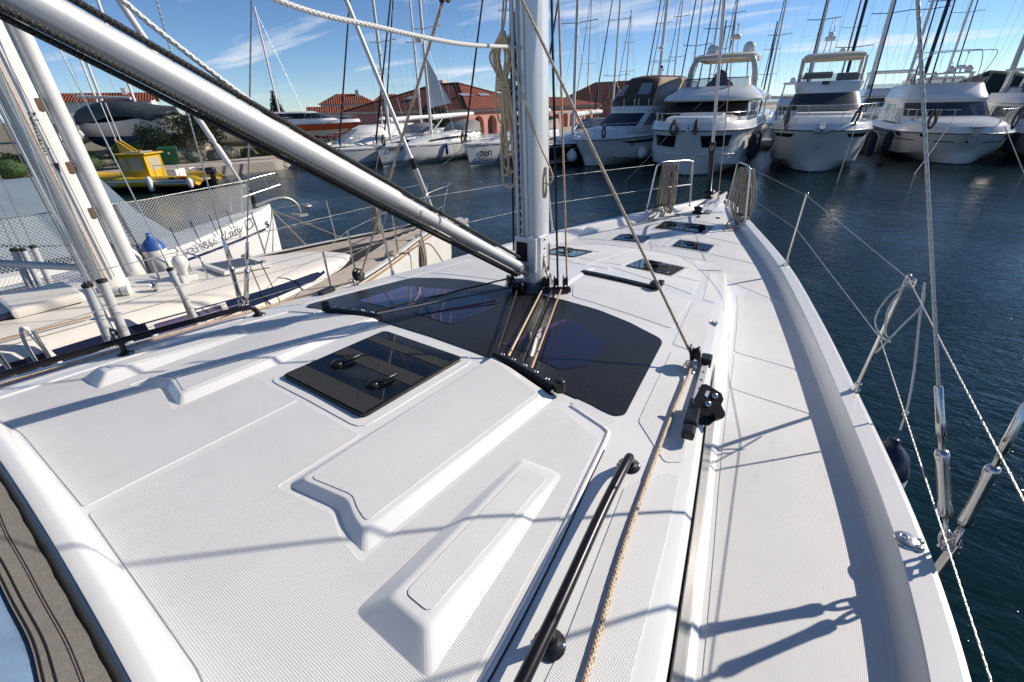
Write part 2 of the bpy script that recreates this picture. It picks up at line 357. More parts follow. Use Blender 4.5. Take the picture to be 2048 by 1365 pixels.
# hull skin below the gunwale
hs_ = []
for y in YS:
    b = itp(BW, y); zg = itp(ZG, y)-.022; q = sst(2.5, 5.5, y)
    st = [(b, zg), (b*(1-.012), zg-.06), (b*(.985-.10*q), zg*.66), (b*(.955-.30*q), zg*.33), (b*(.90-.48*q), .02), (b*(.75-.5*q), -.25)]
    hs_.append([(-x, y, z) for x, z in reversed(st)]+[(x, y, z) for x, z in st])
mid = len(hs_[0])//2
hl = MB(); hl.loft([s[:mid] for s in hs_]); hl.loft([s[mid:] for s in hs_])
hl.loft([[hs_[-1][mid-1-i], hs_[-1][mid+i]] for i in range(mid)])
sharp(hl.build('hull', GEL, Y), 40)
def dens(poly, step=.05):
    out = []
    n = len(poly)
    for i in range(n):
        a = Vector((*poly[i][:2], 0)); b = Vector((*poly[(i+1) % n][:2], 0)); k = max(1, int((b-a).length/step))
        out += [(a.lerp(b, j/k).x, a.lerp(b, j/k).y) for j in range(k)]
    return out
def rounded(poly, r=.02, k=3):
    out = []; n = len(poly)
    for i in range(n):
        p = Vector(poly[i][:2]); a = Vector(poly[i-1][:2]); b = Vector(poly[(i+1) % n][:2])
        d = min(r, (a-p).length*.45, (b-p).length*.45); s = p+(a-p).normalized()*d; e = p+(b-p).normalized()*d
        for j in range(k+1):
            t = j/k; out.append(tuple((1-t)**2*s+2*t*(1-t)*p+t*t*e))
    return out
def inset(poly, d):
    c = Vector((sum(p[0] for p in poly)/len(poly), sum(p[1] for p in poly)/len(poly))); n = len(poly); out = []
    for i in range(n):
        p = Vector(poly[i]); a = Vector(poly[i-1]); b = Vector(poly[(i+1) % n])
        t = (b-a).normalized(); nn = Vector((-t.y, t.x)); 
        if nn.dot(c-p) < 0: nn = -nn
        out.append(tuple(p+nn*d))
    return out
def inside(x, y, pl):
    c = False; j = len(pl)-1
    for i in range(len(pl)):
        if (pl[i][1] > y) != (pl[j][1] > y) and x < (pl[j][0]-pl[i][0])*(y-pl[i][1])/(pl[j][1]-pl[i][1])+pl[i][0]: c = not c
        j = i
    return c
def patch(name, poly, material, parent, off=.003, r=.025, zf=zdeck, rings=0, skirt=.006, step=.06):
    """sheet laid on the deck surface inside a plan polygon"""
    from mathutils.geometry import delaunay_2d_cdt
    pl = dens(rounded(poly, r) if r else poly, step); n = len(pl)
    ar = sum(pl[i-1][0]*pl[i][1]-pl[i][0]*pl[i-1][1] for i in range(n))
    if ar < 0: pl = pl[::-1]
    xs = [p[0] for p in pl]; ys = [p[1] for p in pl]; pts = [Vector(p) for p in pl]
    x = min(xs)+step*.5
    while x < max(xs):
        y = min(ys)+step*.5
        while y < max(ys):
            if inside(x, y, pl) and min((p[0]-x)**2+(p[1]-y)**2 for p in pl) > (step*.45)**2: pts.append(Vector((x, y)))
            y += step
        x += step
    vo, eo, fo, *_ = delaunay_2d_cdt(pts, [(i, (i+1) % n) for i in range(n)], [list(range(n))], 1, 1e-5)
    m = MB(); m.add([(v.x, v.y, zf(v.x, v.y)+off) for v in vo], [tuple(f) for f in fo], True)
    if skirt: m.loft([[(x, y, zf(x, y)+off-skirt) for x, y in pl], [(x, y, zf(x, y)+off) for x, y in pl]], closed=True, smooth=False)
    return m.build(name, material, parent)
def plinth(name, base, top, h, material, parent, r=.03):
    """raised moulding: base outline on deck, inset top outline lifted by h(x,y)"""
    b = rounded(base, r, 4); t = rounded(top, r*.8, 4)
    bb = []; tt = []
    n = len(b)
    for i in range(n):
        k = 6
        for j in range(k):
            a = Vector(b[i]).lerp(Vector(b[(i+1) % n]), j/k); c = Vector(t[i]).lerp(Vector(t[(i+1) % n]), j/k); bb.append(a); tt.append(c)
    n = len(bb)
    S = []
    for s, q in ((-.12, 0), (0, .03), (.12, .12), (.85, .88), (.95, .97), (1.1, 1.0)):
        S.append([(*(a.lerp(c, s)), zdeck(*a.lerp(c, s))+h(*a.lerp(c, s))*q-(.003 if s < 0 else 0)) for a, c in zip(bb, tt)])
    cx = sum(a.x for a in tt)/n; cy = sum(a.y for a in tt)/n
    for f in (.75, .5, .25): S.append([(cx+(c.x-cx)*f, cy+(c.y-cy)*f, zdeck(cx+(c.x-cx)*f, cy+(c.y-cy)*f)+h(cx+(c.x-cx)*f, cy+(c.y-cy)*f)) for c in tt])
    m = MB(); m.loft(S, closed=True); m.add(S[-1]+[(cx, cy, zdeck(cx, cy)+h(cx, cy))], [(i, (i+1) % n, n) for i in range(n)], True)
    return m.build(name, material, parent, fix=True)
def mir(poly): return [(-x, y) for x, y in poly]
# ---- anti-slip panels
def panel(poly, both=True, r=.03, **k):
    patch('nonskid_panel', poly, SKID, deck, r=r, **k)
    if both: patch('nonskid_panel', mir(poly), SKID, deck, r=r, **k)
# aft roof, each side of the centre seam
panel([(.02, -2.688), (.75, -2.698), (1.25, -2.76), (1.262, -2.40), (1.195, -1.86), (1.125, -1.42), (.90, -1.345), (.866, -1.37), (.834, -2.315), (.71, -2.294), (.632, -2.258), (.386, -2.296), (.392, -1.965), (.02, -1.965)], r=.018)
# strip outside the lining, under the sheet
panel([(1.42, -2.74), (1.63, -2.74), (1.485, -1.70), (1.435, -1.40), (1.385, -1.43), (1.30, -1.58), (1.385, -2.15)], r=.02)
panel([(1.37, -1.37), (1.425, -1.32), (1.355, -.98), (1.262, -.45), (1.10, -.45), (1.20, -1.20)], r=.02)
panel([(1.08, -.37), (1.245, -.37), (1.12, .42), (.985, .38)], r=.02)
panel([(.92, -1.275), (1.10, -1.335), (1.13, -1.262), (.93, -1.222)], r=.012)
# roof forward of the mast
def rs(y, k=1): return (itp(CF, y)-.215)*k
panel([(.19, .10), (.30, -.11), (rs(0, .9), -.17), (rs(.42)-.10, .44), (.19, .33)], r=.03)
panel([(.015, .72), (.19, .72), (.19, .80), (rs(.52)-.11, .56), (rs(.98)-.09, .97), (.67, .98), (.67, .89), (.255, .85), (.255, .94), (.015, .92)], r=.01)
panel([(.015, .93), (.215, .96), (.215, 1.41), (.67, 1.41), (.67, .99), (rs(.99)-.09, .99), (rs(1.55)-.12, 1.60), (.36, 1.90), (.015, 1.95)], r=.01)
panel([(rs(.45)-.03, .50), (rs(.45)+.05, .50), (rs(1.4)+.035, 1.45), (rs(1.4)-.02, 1.40)], r=.015)
# side decks
def dw(y): return itp(BW, y)-.175
def df(y): return itp(CF, y)+.035
def side(y0, y1):
    n = 6; ys = [y0+(y1-y0)*i/n for i in range(n+1)]
    return [(df(y), y) for y in ys]+[(dw(y), y) for y in reversed(ys)]
for y0, y1 in ((-2.9, -1.90), (-1.875, -.0), (.52, 1.62)): panel(side(y0, y1), r=.02)
panel(side(.025, .495), r=.02)
# foredeck
panel([(.015, 2.0+.02), (.40, 1.96), (.80, 2.04), (.93, 1.90), (dw(1.66), 1.66), (dw(2.2), 2.2), (dw(2.56), 2.56), (.60, 2.60), (.06, 2.60), (.015, 2.5)], r=.02)
panel([(.58, 2.63), (dw(2.6), 2.60), (dw(3.2), 3.2), (.02, 3.24), (.02, 3.03), (.58, 3.03)], r=.02)
panel([(.40, 3.27), (dw(3.25), 3.27), (dw(3.9), 3.92), (.40, 3.90)], r=.02)
panel([(.02, 3.95), (dw(3.95), 3.95), (.25, 4.42), (.02, 4.42)], r=.02)
panel([(.02, 2.63), (.08, 2.63), (.08, 3.0), (.02, 3.0)], r=.01)
# ---- raised line covers each side of the companionway, and the tapered clutch plinths
h1 = lambda x, y: .028
b1 = [(.405, -2.270), (.63, -2.235), (.71, -2.270), (.815, -2.292), (.845, -1.285), (.42, -1.175)]
t1 = [(.450, -2.238), (.64, -2.203), (.705, -2.232), (.775, -2.248), (.806, -1.305), (.445, -1.198)]
n1 = [(.470, -2.218), (.64, -2.185), (.70, -2.212), (.755, -2.226), (.788, -1.335), (.465, -1.232)]
h2 = lambda x, y: .003+.046*max(0, min(1, (-1.62-y)/.75))
b2 = [(.925, -2.415), (1.185, -2.415), (1.115, -1.655), (.935, -1.685)]
t2 = [(1.0, -2.345), (1.118, -2.345), (1.092, -1.69), (.965, -1.712)]
n2 = [(1.018, -2.318), (1.10, -2.318), (1.076, -1.725), (.985, -1.74)]
for mm_ in (lambda p: p, mir):
    cv = plinth('line_cover', mm_(b1), mm_(t1), h1, GEL, deck, .03)
    patch('nonskid_panel', mm_(n1), SKID, deck, off=.0305, r=.02)
    plinth('clutch_plinth', mm_(b2), mm_(t2), h2, GEL, deck, .025)
    patch('nonskid_panel', mm_(n2), SKID, deck, off=.0028, r=.02, zf=lambda x, y: zdeck(x, y)+h2(abs(x), y))
# seam beside the headlining: a thin proud moulding
for s in (1, -1):
    e = [(v.x, v.y) for v in spline([(s*.93, -1.292, 0), (s*1.05, -1.322, 0), (s*1.115, -1.342, 0), (s*1.140, -1.385, 0), (s*1.185, -1.66, 0), (s*1.235, -1.97, 0), (s*1.275, -2.3, 0), (s*1.31, -2.78, 0)], 6)]
    MB().tube([(x, y, zdeck(x, y)-.002) for x, y in e], .0095, 10).build('lining_lip', GEL, deck)
    MB().loft([[(x+s*.0095, y, zdeck(x, y)+.0012), (x+s*.0145, y, zdeck(x, y)+.0012)] for x, y in e[20:]]).build('seam_shadow_gap', RUBBER, deck)
# coaming at the aft end of the roof
lip = []
for i in range(41):
    x = -1.5+3.0*i/40; y = -2.70-.02*abs(x)**2-.09*max(0, (abs(x)-.75)/.75)**2; z = zdeck(x, y)
    lip.append([(x, y, z-.002), (x, y-.005, z+.012), (x, y-.022, z+.055), (x, y-.036, z+.072), (x, y-.052, z+.078), (x, y-.080, z+.075), (x, y-.086, z+.06), (x, y-.086, z-.15)])
sharp(MB().loft(lip).build('companionway_coaming', GEL, Y), 40)
# ---- sprayhood behind it
FAB = mat('sprayhood_canvas', (.155, .145, .132), .95, var=.16, vscale=60, bump=.5, bscale=260)
VIN = mat('clear_vinyl', (.16, .24, .36), .06, alpha=.92, var=.25, vscale=5, bump=.6, bscale=5)
def sh(x, s):
    y0 = -2.790-.02*x*x-.09*max(0, (abs(x)-.75)/.75)**2
    return (x+.012*math.sin(9*s+3*x), y0-.46*s-.030*math.sin(7*x+5*s)*s-.01*math.sin(19*x)*s, zdeck(x, -2.75)+.058+.50*s-.12*s*s+.008*math.sin(11*x)*min(1, s*6))
hood = thing('sprayhood', 'grey canvas sprayhood with clear vinyl window behind the white coaming, bottom left corner', 'sprayhood', (0, -2.85, 2.1))
def hb(name, material, s0, s1, x0=-1.5, x1=1.3, off=0, nx=60, ny=10):
    m = MB().loft([[Vector(sh(x0+(x1-x0)*i/nx, s0+(s1-s0)*j/ny))+Vector((0, .7*off, off*.7))-Vector((0, -2.85, 2.1)) for i in range(nx+1)] for j in range(ny+1)])
    return m.build(name, material, hood)
hb('canvas_skirt', FAB, .03, .19); hb('vinyl_window', VIN, .18, 1.3, off=-.006); hb('canvas_band', FAB, .16, .20, off=.003)
MB().tube([Vector(sh(-1.5+2.8*i/70, .03))+Vector((0, .006, .002*math.sin(i*1.7)))-Vector((0, -2.85, 2.1)) for i in range(71)], .0075, 6).build('bolt_rope_edge', RUBBER, hood)
THREAD = mat('black_thread', (.02, .02, .02), .8)
for s_ in (.108, .167, .193):
    MB().tube([Vector(sh(-1.5+2.8*i/90, s_))+Vector((0, .005, .004))-Vector((0, -2.85, 2.1)) for i in range(91)], .0016, 5).build('stitch_line', THREAD, hood)
# ---- windows
FRIT = mat('black_glass_frit', (.020, .019, .021), .32, var=.5, vscale=190, spec=.35)
PANE = mat('tinted_pane', (.016, .013, .03), .04, spec=.7)
PANEV = mat('tinted_pane_violet', (.055, .035, .085), .05, spec=.7)
wz = lambda x, y: zdeck(x, y)
ws_poly = [(-1.11, -1.235), (-.80, -1.225), (-.43, -1.185), (0, -1.18), (.43, -1.185), (.80, -1.225), (1.11, -1.235), (1.14, -1.20), (1.03, -.40), (1.0, -.355), (.79, -.275), (.56, -.225), (.3, -.215), (0, -.225), (-.3, -.215), (-.56, -.225), (-.79, -.275), (-1.0, -.355), (-1.03, -.40), (-1.14, -1.20)]
def winpatch(name, poly, material, parent, off, n=28, r=.02):
    """dense sheet: scanline grid between the lower and upper edge of a plan polygon"""
    pl = dens(rounded(poly, r), .03)
    return patch(name, pl, material, parent, off=off, r=0, rings=14, skirt=.004)
scr = winpatch('windscreen', ws_poly, FRIT, Y, .006)
for q, mt in (([(.40, -1.02), (.46, -.72), (.50, -.50), (.79, -.62), (.84, -.93), (.75, -1.07)], PANE), ([(-.36, -.98), (-.02, -1.0), (0, -.52), (-.34, -.47)], PANE), ([(-.86, -1.0), (-.48, -1.0), (-.42, -.48), (-.86, -.58)], PANEV), ([(.37, -1.03), (.40, -1.03), (.485, -.52), (.46, -.50)], PANEV)):
    winpatch('pane', q, mt, scr, .0085)
MB().loft([[(x, y, zdeck(x, y)+.006) for x, y in [(p[0], p[1]+o) for o in (.012, .03)]] for p in ws_poly[7:20]][1:-1]).build('windscreen_trim', GEL, scr) if False else None
# coachroof side windows
SIDEG = mat('side_window_glass', (.035, .034, .034), .16, spec=.35)
def sideband(s, y0, y1, f0, f1, off, n=40):
    S = []
    for i in range(n+1):
        y = y0+(y1-y0)*i/n; P = prof(y); a = Vector((P[8][0], P[8][1])); b = Vector((P[10][0], P[10][1])); m_ = Vector((P[9][0], P[9][1]))
        def at(f): return a.lerp(m_, f*2) if f < .5 else m_.lerp(b, f*2-1)
        S.append([(s*(at(f).x+off), y, at(f).y+off*.4) for f in [f0+(f1-f0)*j/4 for j in range(5)]])
    return S
for s in (1, -1):
    w_ = MB().loft(sideband(s, -2.95, -.36, .02, .97, .006)).build('side_window', SIDEG, Y)
    MB().loft(sideband(s, -2.95, -.36, .0, .10, .007)).build('window_seal', RUBBER, w_)
    MB().loft(sideband(s, .10, 1.35, .55, .95, .0)).build('side_facet', GEL, deck) if False else None
# ---- hatches
HG = mat('hatch_glass', (.004, .005, .007), .03, spec=.5)
def hatch(cx, cy, w, d, name='deck_hatch', handles=1):
    z = lambda x, y: zdeck(cx, cy)+(zdeck(x, y)-zdeck(cx, cy))*.9
    pl = lambda i: [(cx-w/2+i, cy-d/2+i), (cx+w/2-i, cy-d/2+i), (cx+w/2-i, cy+d/2-i), (cx-w/2+i, cy+d/2-i)]
    h = patch(name, pl(0), BLACK, Y, off=.010, r=.03, zf=z, skirt=.02)
    patch('pane', pl(.014), HG, h, off=.0125, r=.025, zf=z)
    patch('rim', pl(-.028), GEL, h, off=.004, r=.045, zf=z)
    for k in range(handles):
        hx = cx+(k-.5*(handles-1))*.25; hm = MB(); zz = z(hx, cy)+.012
        hm.box((hx, cy+d*.12, zz+.008), (.05, .10, .016), bev=.005); hm.tube([(hx, cy+d*.12, zz+.012), (hx-.05, cy+d*.12, zz+.022), (hx-.12, cy+d*.12, zz+.014)], [.012, .011, .007], 6)
        hm.build('handle', BLACK, h)
    return h
hatch(.45, 1.14, .40, .40); hatch(-.45, 1.14, .40, .40); hatch(.33, 2.82, .41, .29); hatch(-.42, 2.80, .41, .30); hatch(-.01, 3.585, .66, .42, handles=2)
# companionway sliding hatch with gritty treads
GRIT = mat('black_grip_tape', (.035, .035, .037), .7, var=.6, vscale=220, bump=.8, bscale=420)
cx, cy = .035, -1.59
zc_ = lambda x, y: zdeck(.05, y)+.004
ch = patch('companionway_hatch', [(cx-.29, cy-.305), (cx+.285, cy-.305), (cx+.285, cy+.305), (cx-.29, cy+.305)], BLACK, Y, off=.010, r=.03, zf=zc_, skirt=.03)
patch('pane', [(cx-.28, cy-.295), (cx+.275, cy-.295), (cx+.275, cy+.295), (cx-.28, cy+.295)], HG, ch, off=.0125, r=.03, zf=zc_)
patch('rim', [(cx-.33, cy-.35), (cx+.33, cy-.35), (cx+.33, cy+.345), (cx-.33, cy+.345)], GEL, ch, off=.0035, r=.06, zf=zdeck)
for y0, y1 in ((-.292, -.19), (-.035, .05), (.165, .225)):
    patch('grip_strip', [(cx-.278, cy+y0), (cx+.273, cy+y0), (cx+.273, cy+y1), (cx-.278, cy+y1)], GRIT, ch, off=.0145, r=.004, zf=zc_)
for hx, hy in ((-.16, -.10), (.13, -.125)):
    z = zdeck(0, cy)+.018
    hm = MB().lathe([(.028, 0), (.030, .006), (.026, .016), (.010, .019)], (cx+hx, cy+hy, z), n=14)
    hm.tube(spline([(cx+hx, cy+hy, z+.014), (cx+hx+.028, cy+hy+.035, z+.017), (cx+hx+.038, cy+hy+.085, z+.016), (cx+hx+.03, cy+hy+.125, z+.010)], 4), [.012]*4+[.011]*4+[.008]*4+[.005], 8)
    hm.build('handle', BLACK, ch)
# ---- line organisers over the windscreen
for s in (1, -1):
    a = Vector((s*.44, -1.185, 0)); b = Vector((s*.825, -1.262, 0)); og = None
    pts = []
    for i in range(9):
        p = a.lerp(b, i/8); pts.append((p.x, p.y+.012*math.sin(math.pi*i/8)+.012, zdeck(p.x, p.y)+.028))
    S = [[(x, y-.030, z+.008), (x, y-.018, z+.018), (x, y+.012, z+.016), (x, y+.022, z+.004), (x, y+.022, z-.035), (x, y-.03, z-.035)] for x, y, z in pts]
    og = sharp(MB().loft(S, closed=True, caps=(True, True)).build('line_organiser', BLACK, Y))
    for i in range(5):
        p = a.lerp(b, .12+i*.19); MB().lathe([(.011, 0), (.011, .003), (.006, .004), (.005, .001)], (p.x, p.y+.012+.012*math.sin(math.pi*(.12+i*.19)), zdeck(p.x, p.y)+.045), n=10).build('rivet', STEEL, og)
    MB().lathe([(.026, 0), (.026, .05), (.022, .056), (.008, .058)], (b.x+s*.025, b.y+.01, zdeck(b.x, b.y)+.02), n=14).build('end_cap', BLACK, og)
# ---- grab rails
for s in (1, -1):
    gp = [(1.272, -1.475, 0), (1.276, -1.49, .045), (1.283, -1.54, .072), (1.31, -1.80, .078), (1.358, -2.18, .080), (1.40, -2.62, .080), (1.42, -2.90, .078)]
    gr = MB().tube([(s*x, y, zdeck(x, y)+h) for x, y, h in spline(gp, 6)], .0165, 12).build('grab_rail', BLACKM, Y)
    for x, y in ((1.272, -1.475), (1.358, -2.18)):
        f = MB().lathe([(.040, 0), (.040, .005), (.022, .014), (.018, .02)], (s*x, y, zdeck(x, y)), n=18)
        if y < -2: f.cyl((s*x, y, zdeck(x, y)), (s*x, y, zdeck(x, y)+.08), .014)
        fo = f.build('rail_foot', BLACK, gr)
        for d in (-1, 1): MB().lathe([(.009, 0), (.008, .004), (.003, .004)], (s*x+d*.027, y+d*.012, zdeck(x, y)+.0065), n=10).build('screw', STEEL, gr)
# ---- mast, boom, kicker
MX, MY = 0.0, -.10
MBZ = zdeck(0, -.1)
def rake(z): return MY-.026*(z-MBZ)
mast = thing
ms = []
for z in [MBZ+.03+i*(17.4-MBZ)/24 for i in range(25)]:
    k = 1 if z < 12 else 1-.35*(z-12)/5.5
    ring = []
    for j in range(36):
        a = 2*math.pi*j/36; x = .078*k*math.sin(a)*(1-.12*max(0, -math.cos(a))); y = -.128*k*math.cos(a)
        if abs(j-0) <= 0 or j == 35 or j == 1: y += .012*k          # luff groove at the aft face
        ring.append((MX+x, rake(z)+y*-1*-1, z))
    ms.append(ring)
mo = sharp(MB().loft(ms, closed=True, caps=(True, True)).build('mast', ALUW, Y), 30)
MB().loft([[(MX+s_*(.088+e), MY+t*(.138+e), MBZ+z) for s_, t in [(math.sin(2*math.pi*j/28), -math.cos(2*math.pi*j/28)) for j in range(28)]] for e, z in ((.03, .0), (.03, .02), (.006, .03), (.004, .075), (-.012, .076))], closed=True, caps=(False, True)).build('mast_collar', mat('dark_grey_casting', (.09, .09, .095), .45, .4), mo)
for sx in (-.020, .020): rod('sail_track', (MX+sx, MY-.128, MBZ+.12), (MX+sx, rake(17)-.118, 17), .006, ALU, mo)
MB().box((MX+.078, rake(2.15)+.02, 2.20), (.012, .05, .20), bev=.004).build('halyard_exit', BLACKM, mo)
MB().box((MX-.076, rake(3.45)-.03, 3.46), (.016, .075, .30), bev=.005).build('winch_plate', mat('grey_plate', (.12, .12, .125), .5, .6), mo)
for z in (3.40, 3.52): MB().lathe([(.012, 0), (.012, .006), (.004, .008)], (MX-.085, rake(z)-.03, z), (-1, 0, 0), 12).build('bolt', STEEL, mo)
for i in range(22): MB().box((MX-.046, rake(2.35+i*.052)-.118, 2.35+i*.052), (.012, .014, .030)).build('track_slug', BLACK, mo)
rod('mast_conduit', (MX-.052, rake(2.2)-.128, 2.3), (MX-.05, rake(6)-.126, 6), .011, ALU, mo)
for sgn in (1, -1):
    for z, l in ((8.3, 2.15), (12.8, 1.6)):
        rod('spreader', (MX, rake(z), z), (sgn*l, rake(z)-.35, z+.15), .035, ALUW, mo)
# gooseneck bracket of the kicker
kb = MB(); kb.box((MX, MY-.135, MBZ+.28), (.16, .03, .235), bev=.006)
kb.box((MX+.075, MY-.06, MBZ+.28), (.018, .17, .235), bev=.005); kb.box((MX-.075, MY-.06, MBZ+.28), (.018, .17, .235), bev=.005)
kb.box((MX, MY-.185, MBZ+.20), (.05, .09, .05), bev=.008); brk = kb.build('kicker_bracket', ALUW, Y); MB().box((MX-.02, MY-.152, MBZ+.30), (.085, .006, .13), bev=.002).build('bracket_recess', BLACKM, brk)
for z in (.19, .25, .31, .37): MB().lathe([(.007, 0), (.006, .004), (.002, .004)], (MX+.0855, MY-.035, MBZ+z), (1, 0, 0), 8).build('bolt', BLACK, brk)
va, vb = Vector((0, -.315, 2.183)), Vector((0, -2.98, 3.80))
def vp(t): return va.lerp(vb, t)
vd = (vb-va).normalized()
kk = MB().lathe([(.027, -.02), (.034, .0), (.035, .05), (.033, .055), (.033, 1.13), (.036, 1.135), (.038, 1.145)], va, vd, 28); kick = kk.build('kicker_inner_tube', ALU, Y)
MB().lathe([(.037, 1.14), (.039, 1.147), (.040, 1.16), (.040, 3.08)], va, vd, 32).build('kicker_outer_tube', ALU, kick)
MB().lathe([(.0333, 1.0), (.0355, 1.003), (.0355, 1.012), (.0333, 1.015)], va, vd, 28).build('stop_ring', mat('brushed_ring', (.5, .5, .5), .4, .9), kick)
kf = MB(); rot_ = vd.to_track_quat('Y', 'Z'); kf.box(va-vd*.035, (.058, .11, .07), rot_, .012); kf.box(va-vd*.10, (.030, .08, .052), rot_, .010); kf.build('kicker_end_fitting', mat('cast_fitting', (.30, .29, .28), .4, .7), kick)
MB().lathe([(.006, 0), (.006, .004), (.002, .005)], va+Vector((.04, 0, .0))+vd*.03, (1, 0, 0), 8).build('bolt', BLACK, kick)
BLK = rope_mat('black_rope', (.02, .02, .021), (.11, .11, .11), .012, .016, .45)
def ropeobj(name, label, pts, r, material, n=8, group=None, cat='rope'):
    p0 = Vector(pts[0]); o = MB().tube([Vector(p)-p0 for p in pts], r, n).build(name, material); o.location = p0
    return tag(o, label, cat, group)
up = Vector((0, -vd.z, vd.y))*-1
if up.z < 0: up = -up
ropeobj('kicker_line', 'black braided line along the top of the silver kicker tube', [vp(.02)+up*.052+Vector((.02, 0, 0)), vp(.35)+up*.047+Vector((.012, 0, 0)), vp(.36)+up*.050+Vector((.012, 0, 0)), vp(1)+up*.051+Vector((.012, 0, 0))], .0095, BLK)
ropeobj('kicker_line', 'black braided line along the underside of the silver kicker tube, nearer the mast pair', [vp(.0)-up*.052-Vector((-.02, 0, 0)), vp(.5)-up*.050+Vector((.02, 0, 0)), vp(1)-up*.053+Vector((.02, 0, 0))], .0085, BLK)
ropeobj('kicker_line', 'black braided line lowest under the silver kicker tube', [vp(-.01)-up*.060-Vector((.02, 0, 0)), vp(.5)-up*.060-Vector((.016, 0, 0)), vp(1)-up*.062-Vector((.016, 0, 0))], .0085, BLK)
boom = []
for i in range(9):
    y = -.30-4.6*i/8; z = 3.78+.05*i/8
    boom.append([(.075*math.cos(a), y, z+.11*math.sin(a)) for a in [2*math.pi*j/20 for j in range(20)]])
bo = MB().loft(boom, closed=True, caps=(True, True)).build('boom', WHITEP, Y)
MB().box((0, -.27, 3.78), (.05, .12, .09), bev=.01).build('gooseneck', BLACKM, bo)
bag = []
for i in range(9):
    y = -.45-4.2*i/8; z = 3.93+.05*i/8
    bag.append([(.14*math.cos(a), y, z+.10+.17*math.sin(a)) for a in [2*math.pi*j/16 for j in range(16)]])
MB().loft(bag, closed=True, caps=(True, True)).build('sail_bag', mat('grey_acrylic', (.45, .45, .46), .9), bo)
# ---- blocks at the mast foot
def sheave_block(name, c, ax, r=.035, w=.03, parent=None, material=BLACK):
    ax = Vector(ax).normalized(); c = Vector(c)
    m = MB()
    for s in (-1, 1): m.lathe([(r*.5, 0), (r, .002), (r, .008), (r*.8, .011)], c+ax*(s*w*.5-.005), ax, 16)
    m.lathe([(r*.75, 0), (r*.6, w*.5), (r*.75, w)], c-ax*w*.5, ax, 14)
    return m.build(name, material, parent)
ba = MB(); ba.box((.165, MY-.02, MBZ+.02), (.045, .22, .035), Matrix.Rotation(R(-52), 3, 'Z'), .008); ba.box((-.115, MY-.06, MBZ+.02), (.09, .20, .03), Matrix.Rotation(R(35), 3, 'Z'), .008)
bar = ba.build('mast_foot_plate', BLACKM, Y)
FEET = [(.105, -.13), (.155, -.09), (.205, -.05)]
for x, y in FEET: sheave_block('turning_block', (x, y, MBZ+.07), (.85, .52, 0), .042, .026, bar)
sheave_block('turning_block', (-.045, -.31, MBZ+.07), (.8, .5, 0), .04, .03, bar); sheave_block('turning_block', (-.13, -.24, MBZ+.07), (.5, .8, 0), .045, .03, bar); sheave_block('turning_block', (-.02, -.27, MBZ+.05), (.9, .2, 0), .042, .03, bar)
# ---- running rigging
TAN = rope_mat('tan_rope', (.80, .61, .39), None, lay=.014)
TANF = rope_mat('tan_rope_flecked', (.68, .52, .37), (.02, .018, .015), .075, .014, .3)
TANR = rope_mat('orange_fleck_rope', (.66, .46, .32), (.45, .07, .02), .06, .013, .4)
WHR = rope_mat('white_rope', (.74, .74, .71), (.42, .43, .42), .02, .02, .3)
GRYR = rope_mat('grey_mooring_rope', (.40, .33, .25), None, lay=.03)
def zt(x, y, o=.012): return (x, y, zdeck(x, y)+o)
ropeobj('mainsheet', 'tan flecked mainsheet from the boom down to the starboard deck block', [(0, -.33, 3.72), (1.235, -.565, 1.985)], 0.0075, TANF, 10)
ropeobj('mainsheet_tail', 'tan flecked rope lying along the coachroof beside the black grab rail', [(1.24, -.575, 1.97), (1.262, -.70, 1.955)]+spline([zt(1.29, -1.0, .018), zt(1.328, -1.314), zt(1.393, -1.798), zt(1.464, -2.198), zt(1.50, -2.5), zt(1.53, -2.9)], 6), 0.0075, TANF, 10)
ropeobj('mainsheet', 'tan flecked mainsheet from the boom block down to the port deck edge', [(-.02, -.86, 3.56), (-1.27, -.66, 1.985)], 0.0075, TANF, 10)
ropeobj('mainsheet_tail', 'tan rope lying along the far port edge of the coachroof', spline([(-1.275, -.67, 1.965), zt(-1.36, -1.0), zt(-1.40, -1.5), zt(-1.46, -2.2), zt(-1.52, -2.9)], 6), 0.0075, TANF, 8)
ropeobj('topping_rope', 'white braided rope sagging from the mast to the boom across the sky', spline([(-.03, -.26, 3.435), (-.01, -.75, 3.415), (0, -1.26, 3.436), (0, -1.70, 3.478), (0, -2.3, 3.66)], 6), .0095, WHR, 10)
ropeobj('topping_rope', 'white braided rope rising steeply from the kicker tube at upper left', spline([(0, -1.78, 3.125), (0, -1.84, 3.172), (0, -2.0, 3.305), (0, -2.134, 3.43), (0, -2.35, 3.68)], 5), .008, WHR, 10)
bm_ = sheave_block('boom_block', (-.02, -.84, 3.60), (1, .3, 0), .035, .03); bm_.name = 'boom_block'; tag(bm_, 'black pulley block hanging under the boom at the top of the frame', 'pulley')
def halyard(label, top, foot, org, material, r=.006, name='halyard'):
    f = Vector(foot); return ropeobj(name, label, [top, (f.x, f.y, MBZ+.10), (f.x-.004, f.y-.03, MBZ+.045), (f.x-.01, f.y-.06, MBZ+.028), Vector((org[0], org[1], zdeck(*org)+.035))], r, material)
halyard('orange flecked halyard running down beside the mast and aft over the windscreen', (.085, rake(5)+.02, 5.0), (.213, -.04), (.675, -1.22), TANR, .0065)
halyard('black halyard hugging the starboard side of the mast and running aft over the windscreen', (.092, rake(5)-.02, 5.0), (.162, -.08), (.61, -1.21), BLK, .0075)
halyard('plain tan halyard crossing the mast face and running aft to the deck organiser', (-.10, rake(3.3)-.14, 3.30), (.108, -.125), (.525, -1.20), TAN, .0065)
ropeobj('reef_line', 'black line from the mast foot aft to the starboard organiser, nearest the hatch', [(-.03, -.30, MBZ+.05), (.455, -1.19, zdeck(.455, -1.19)+.04)], .006, BLK)
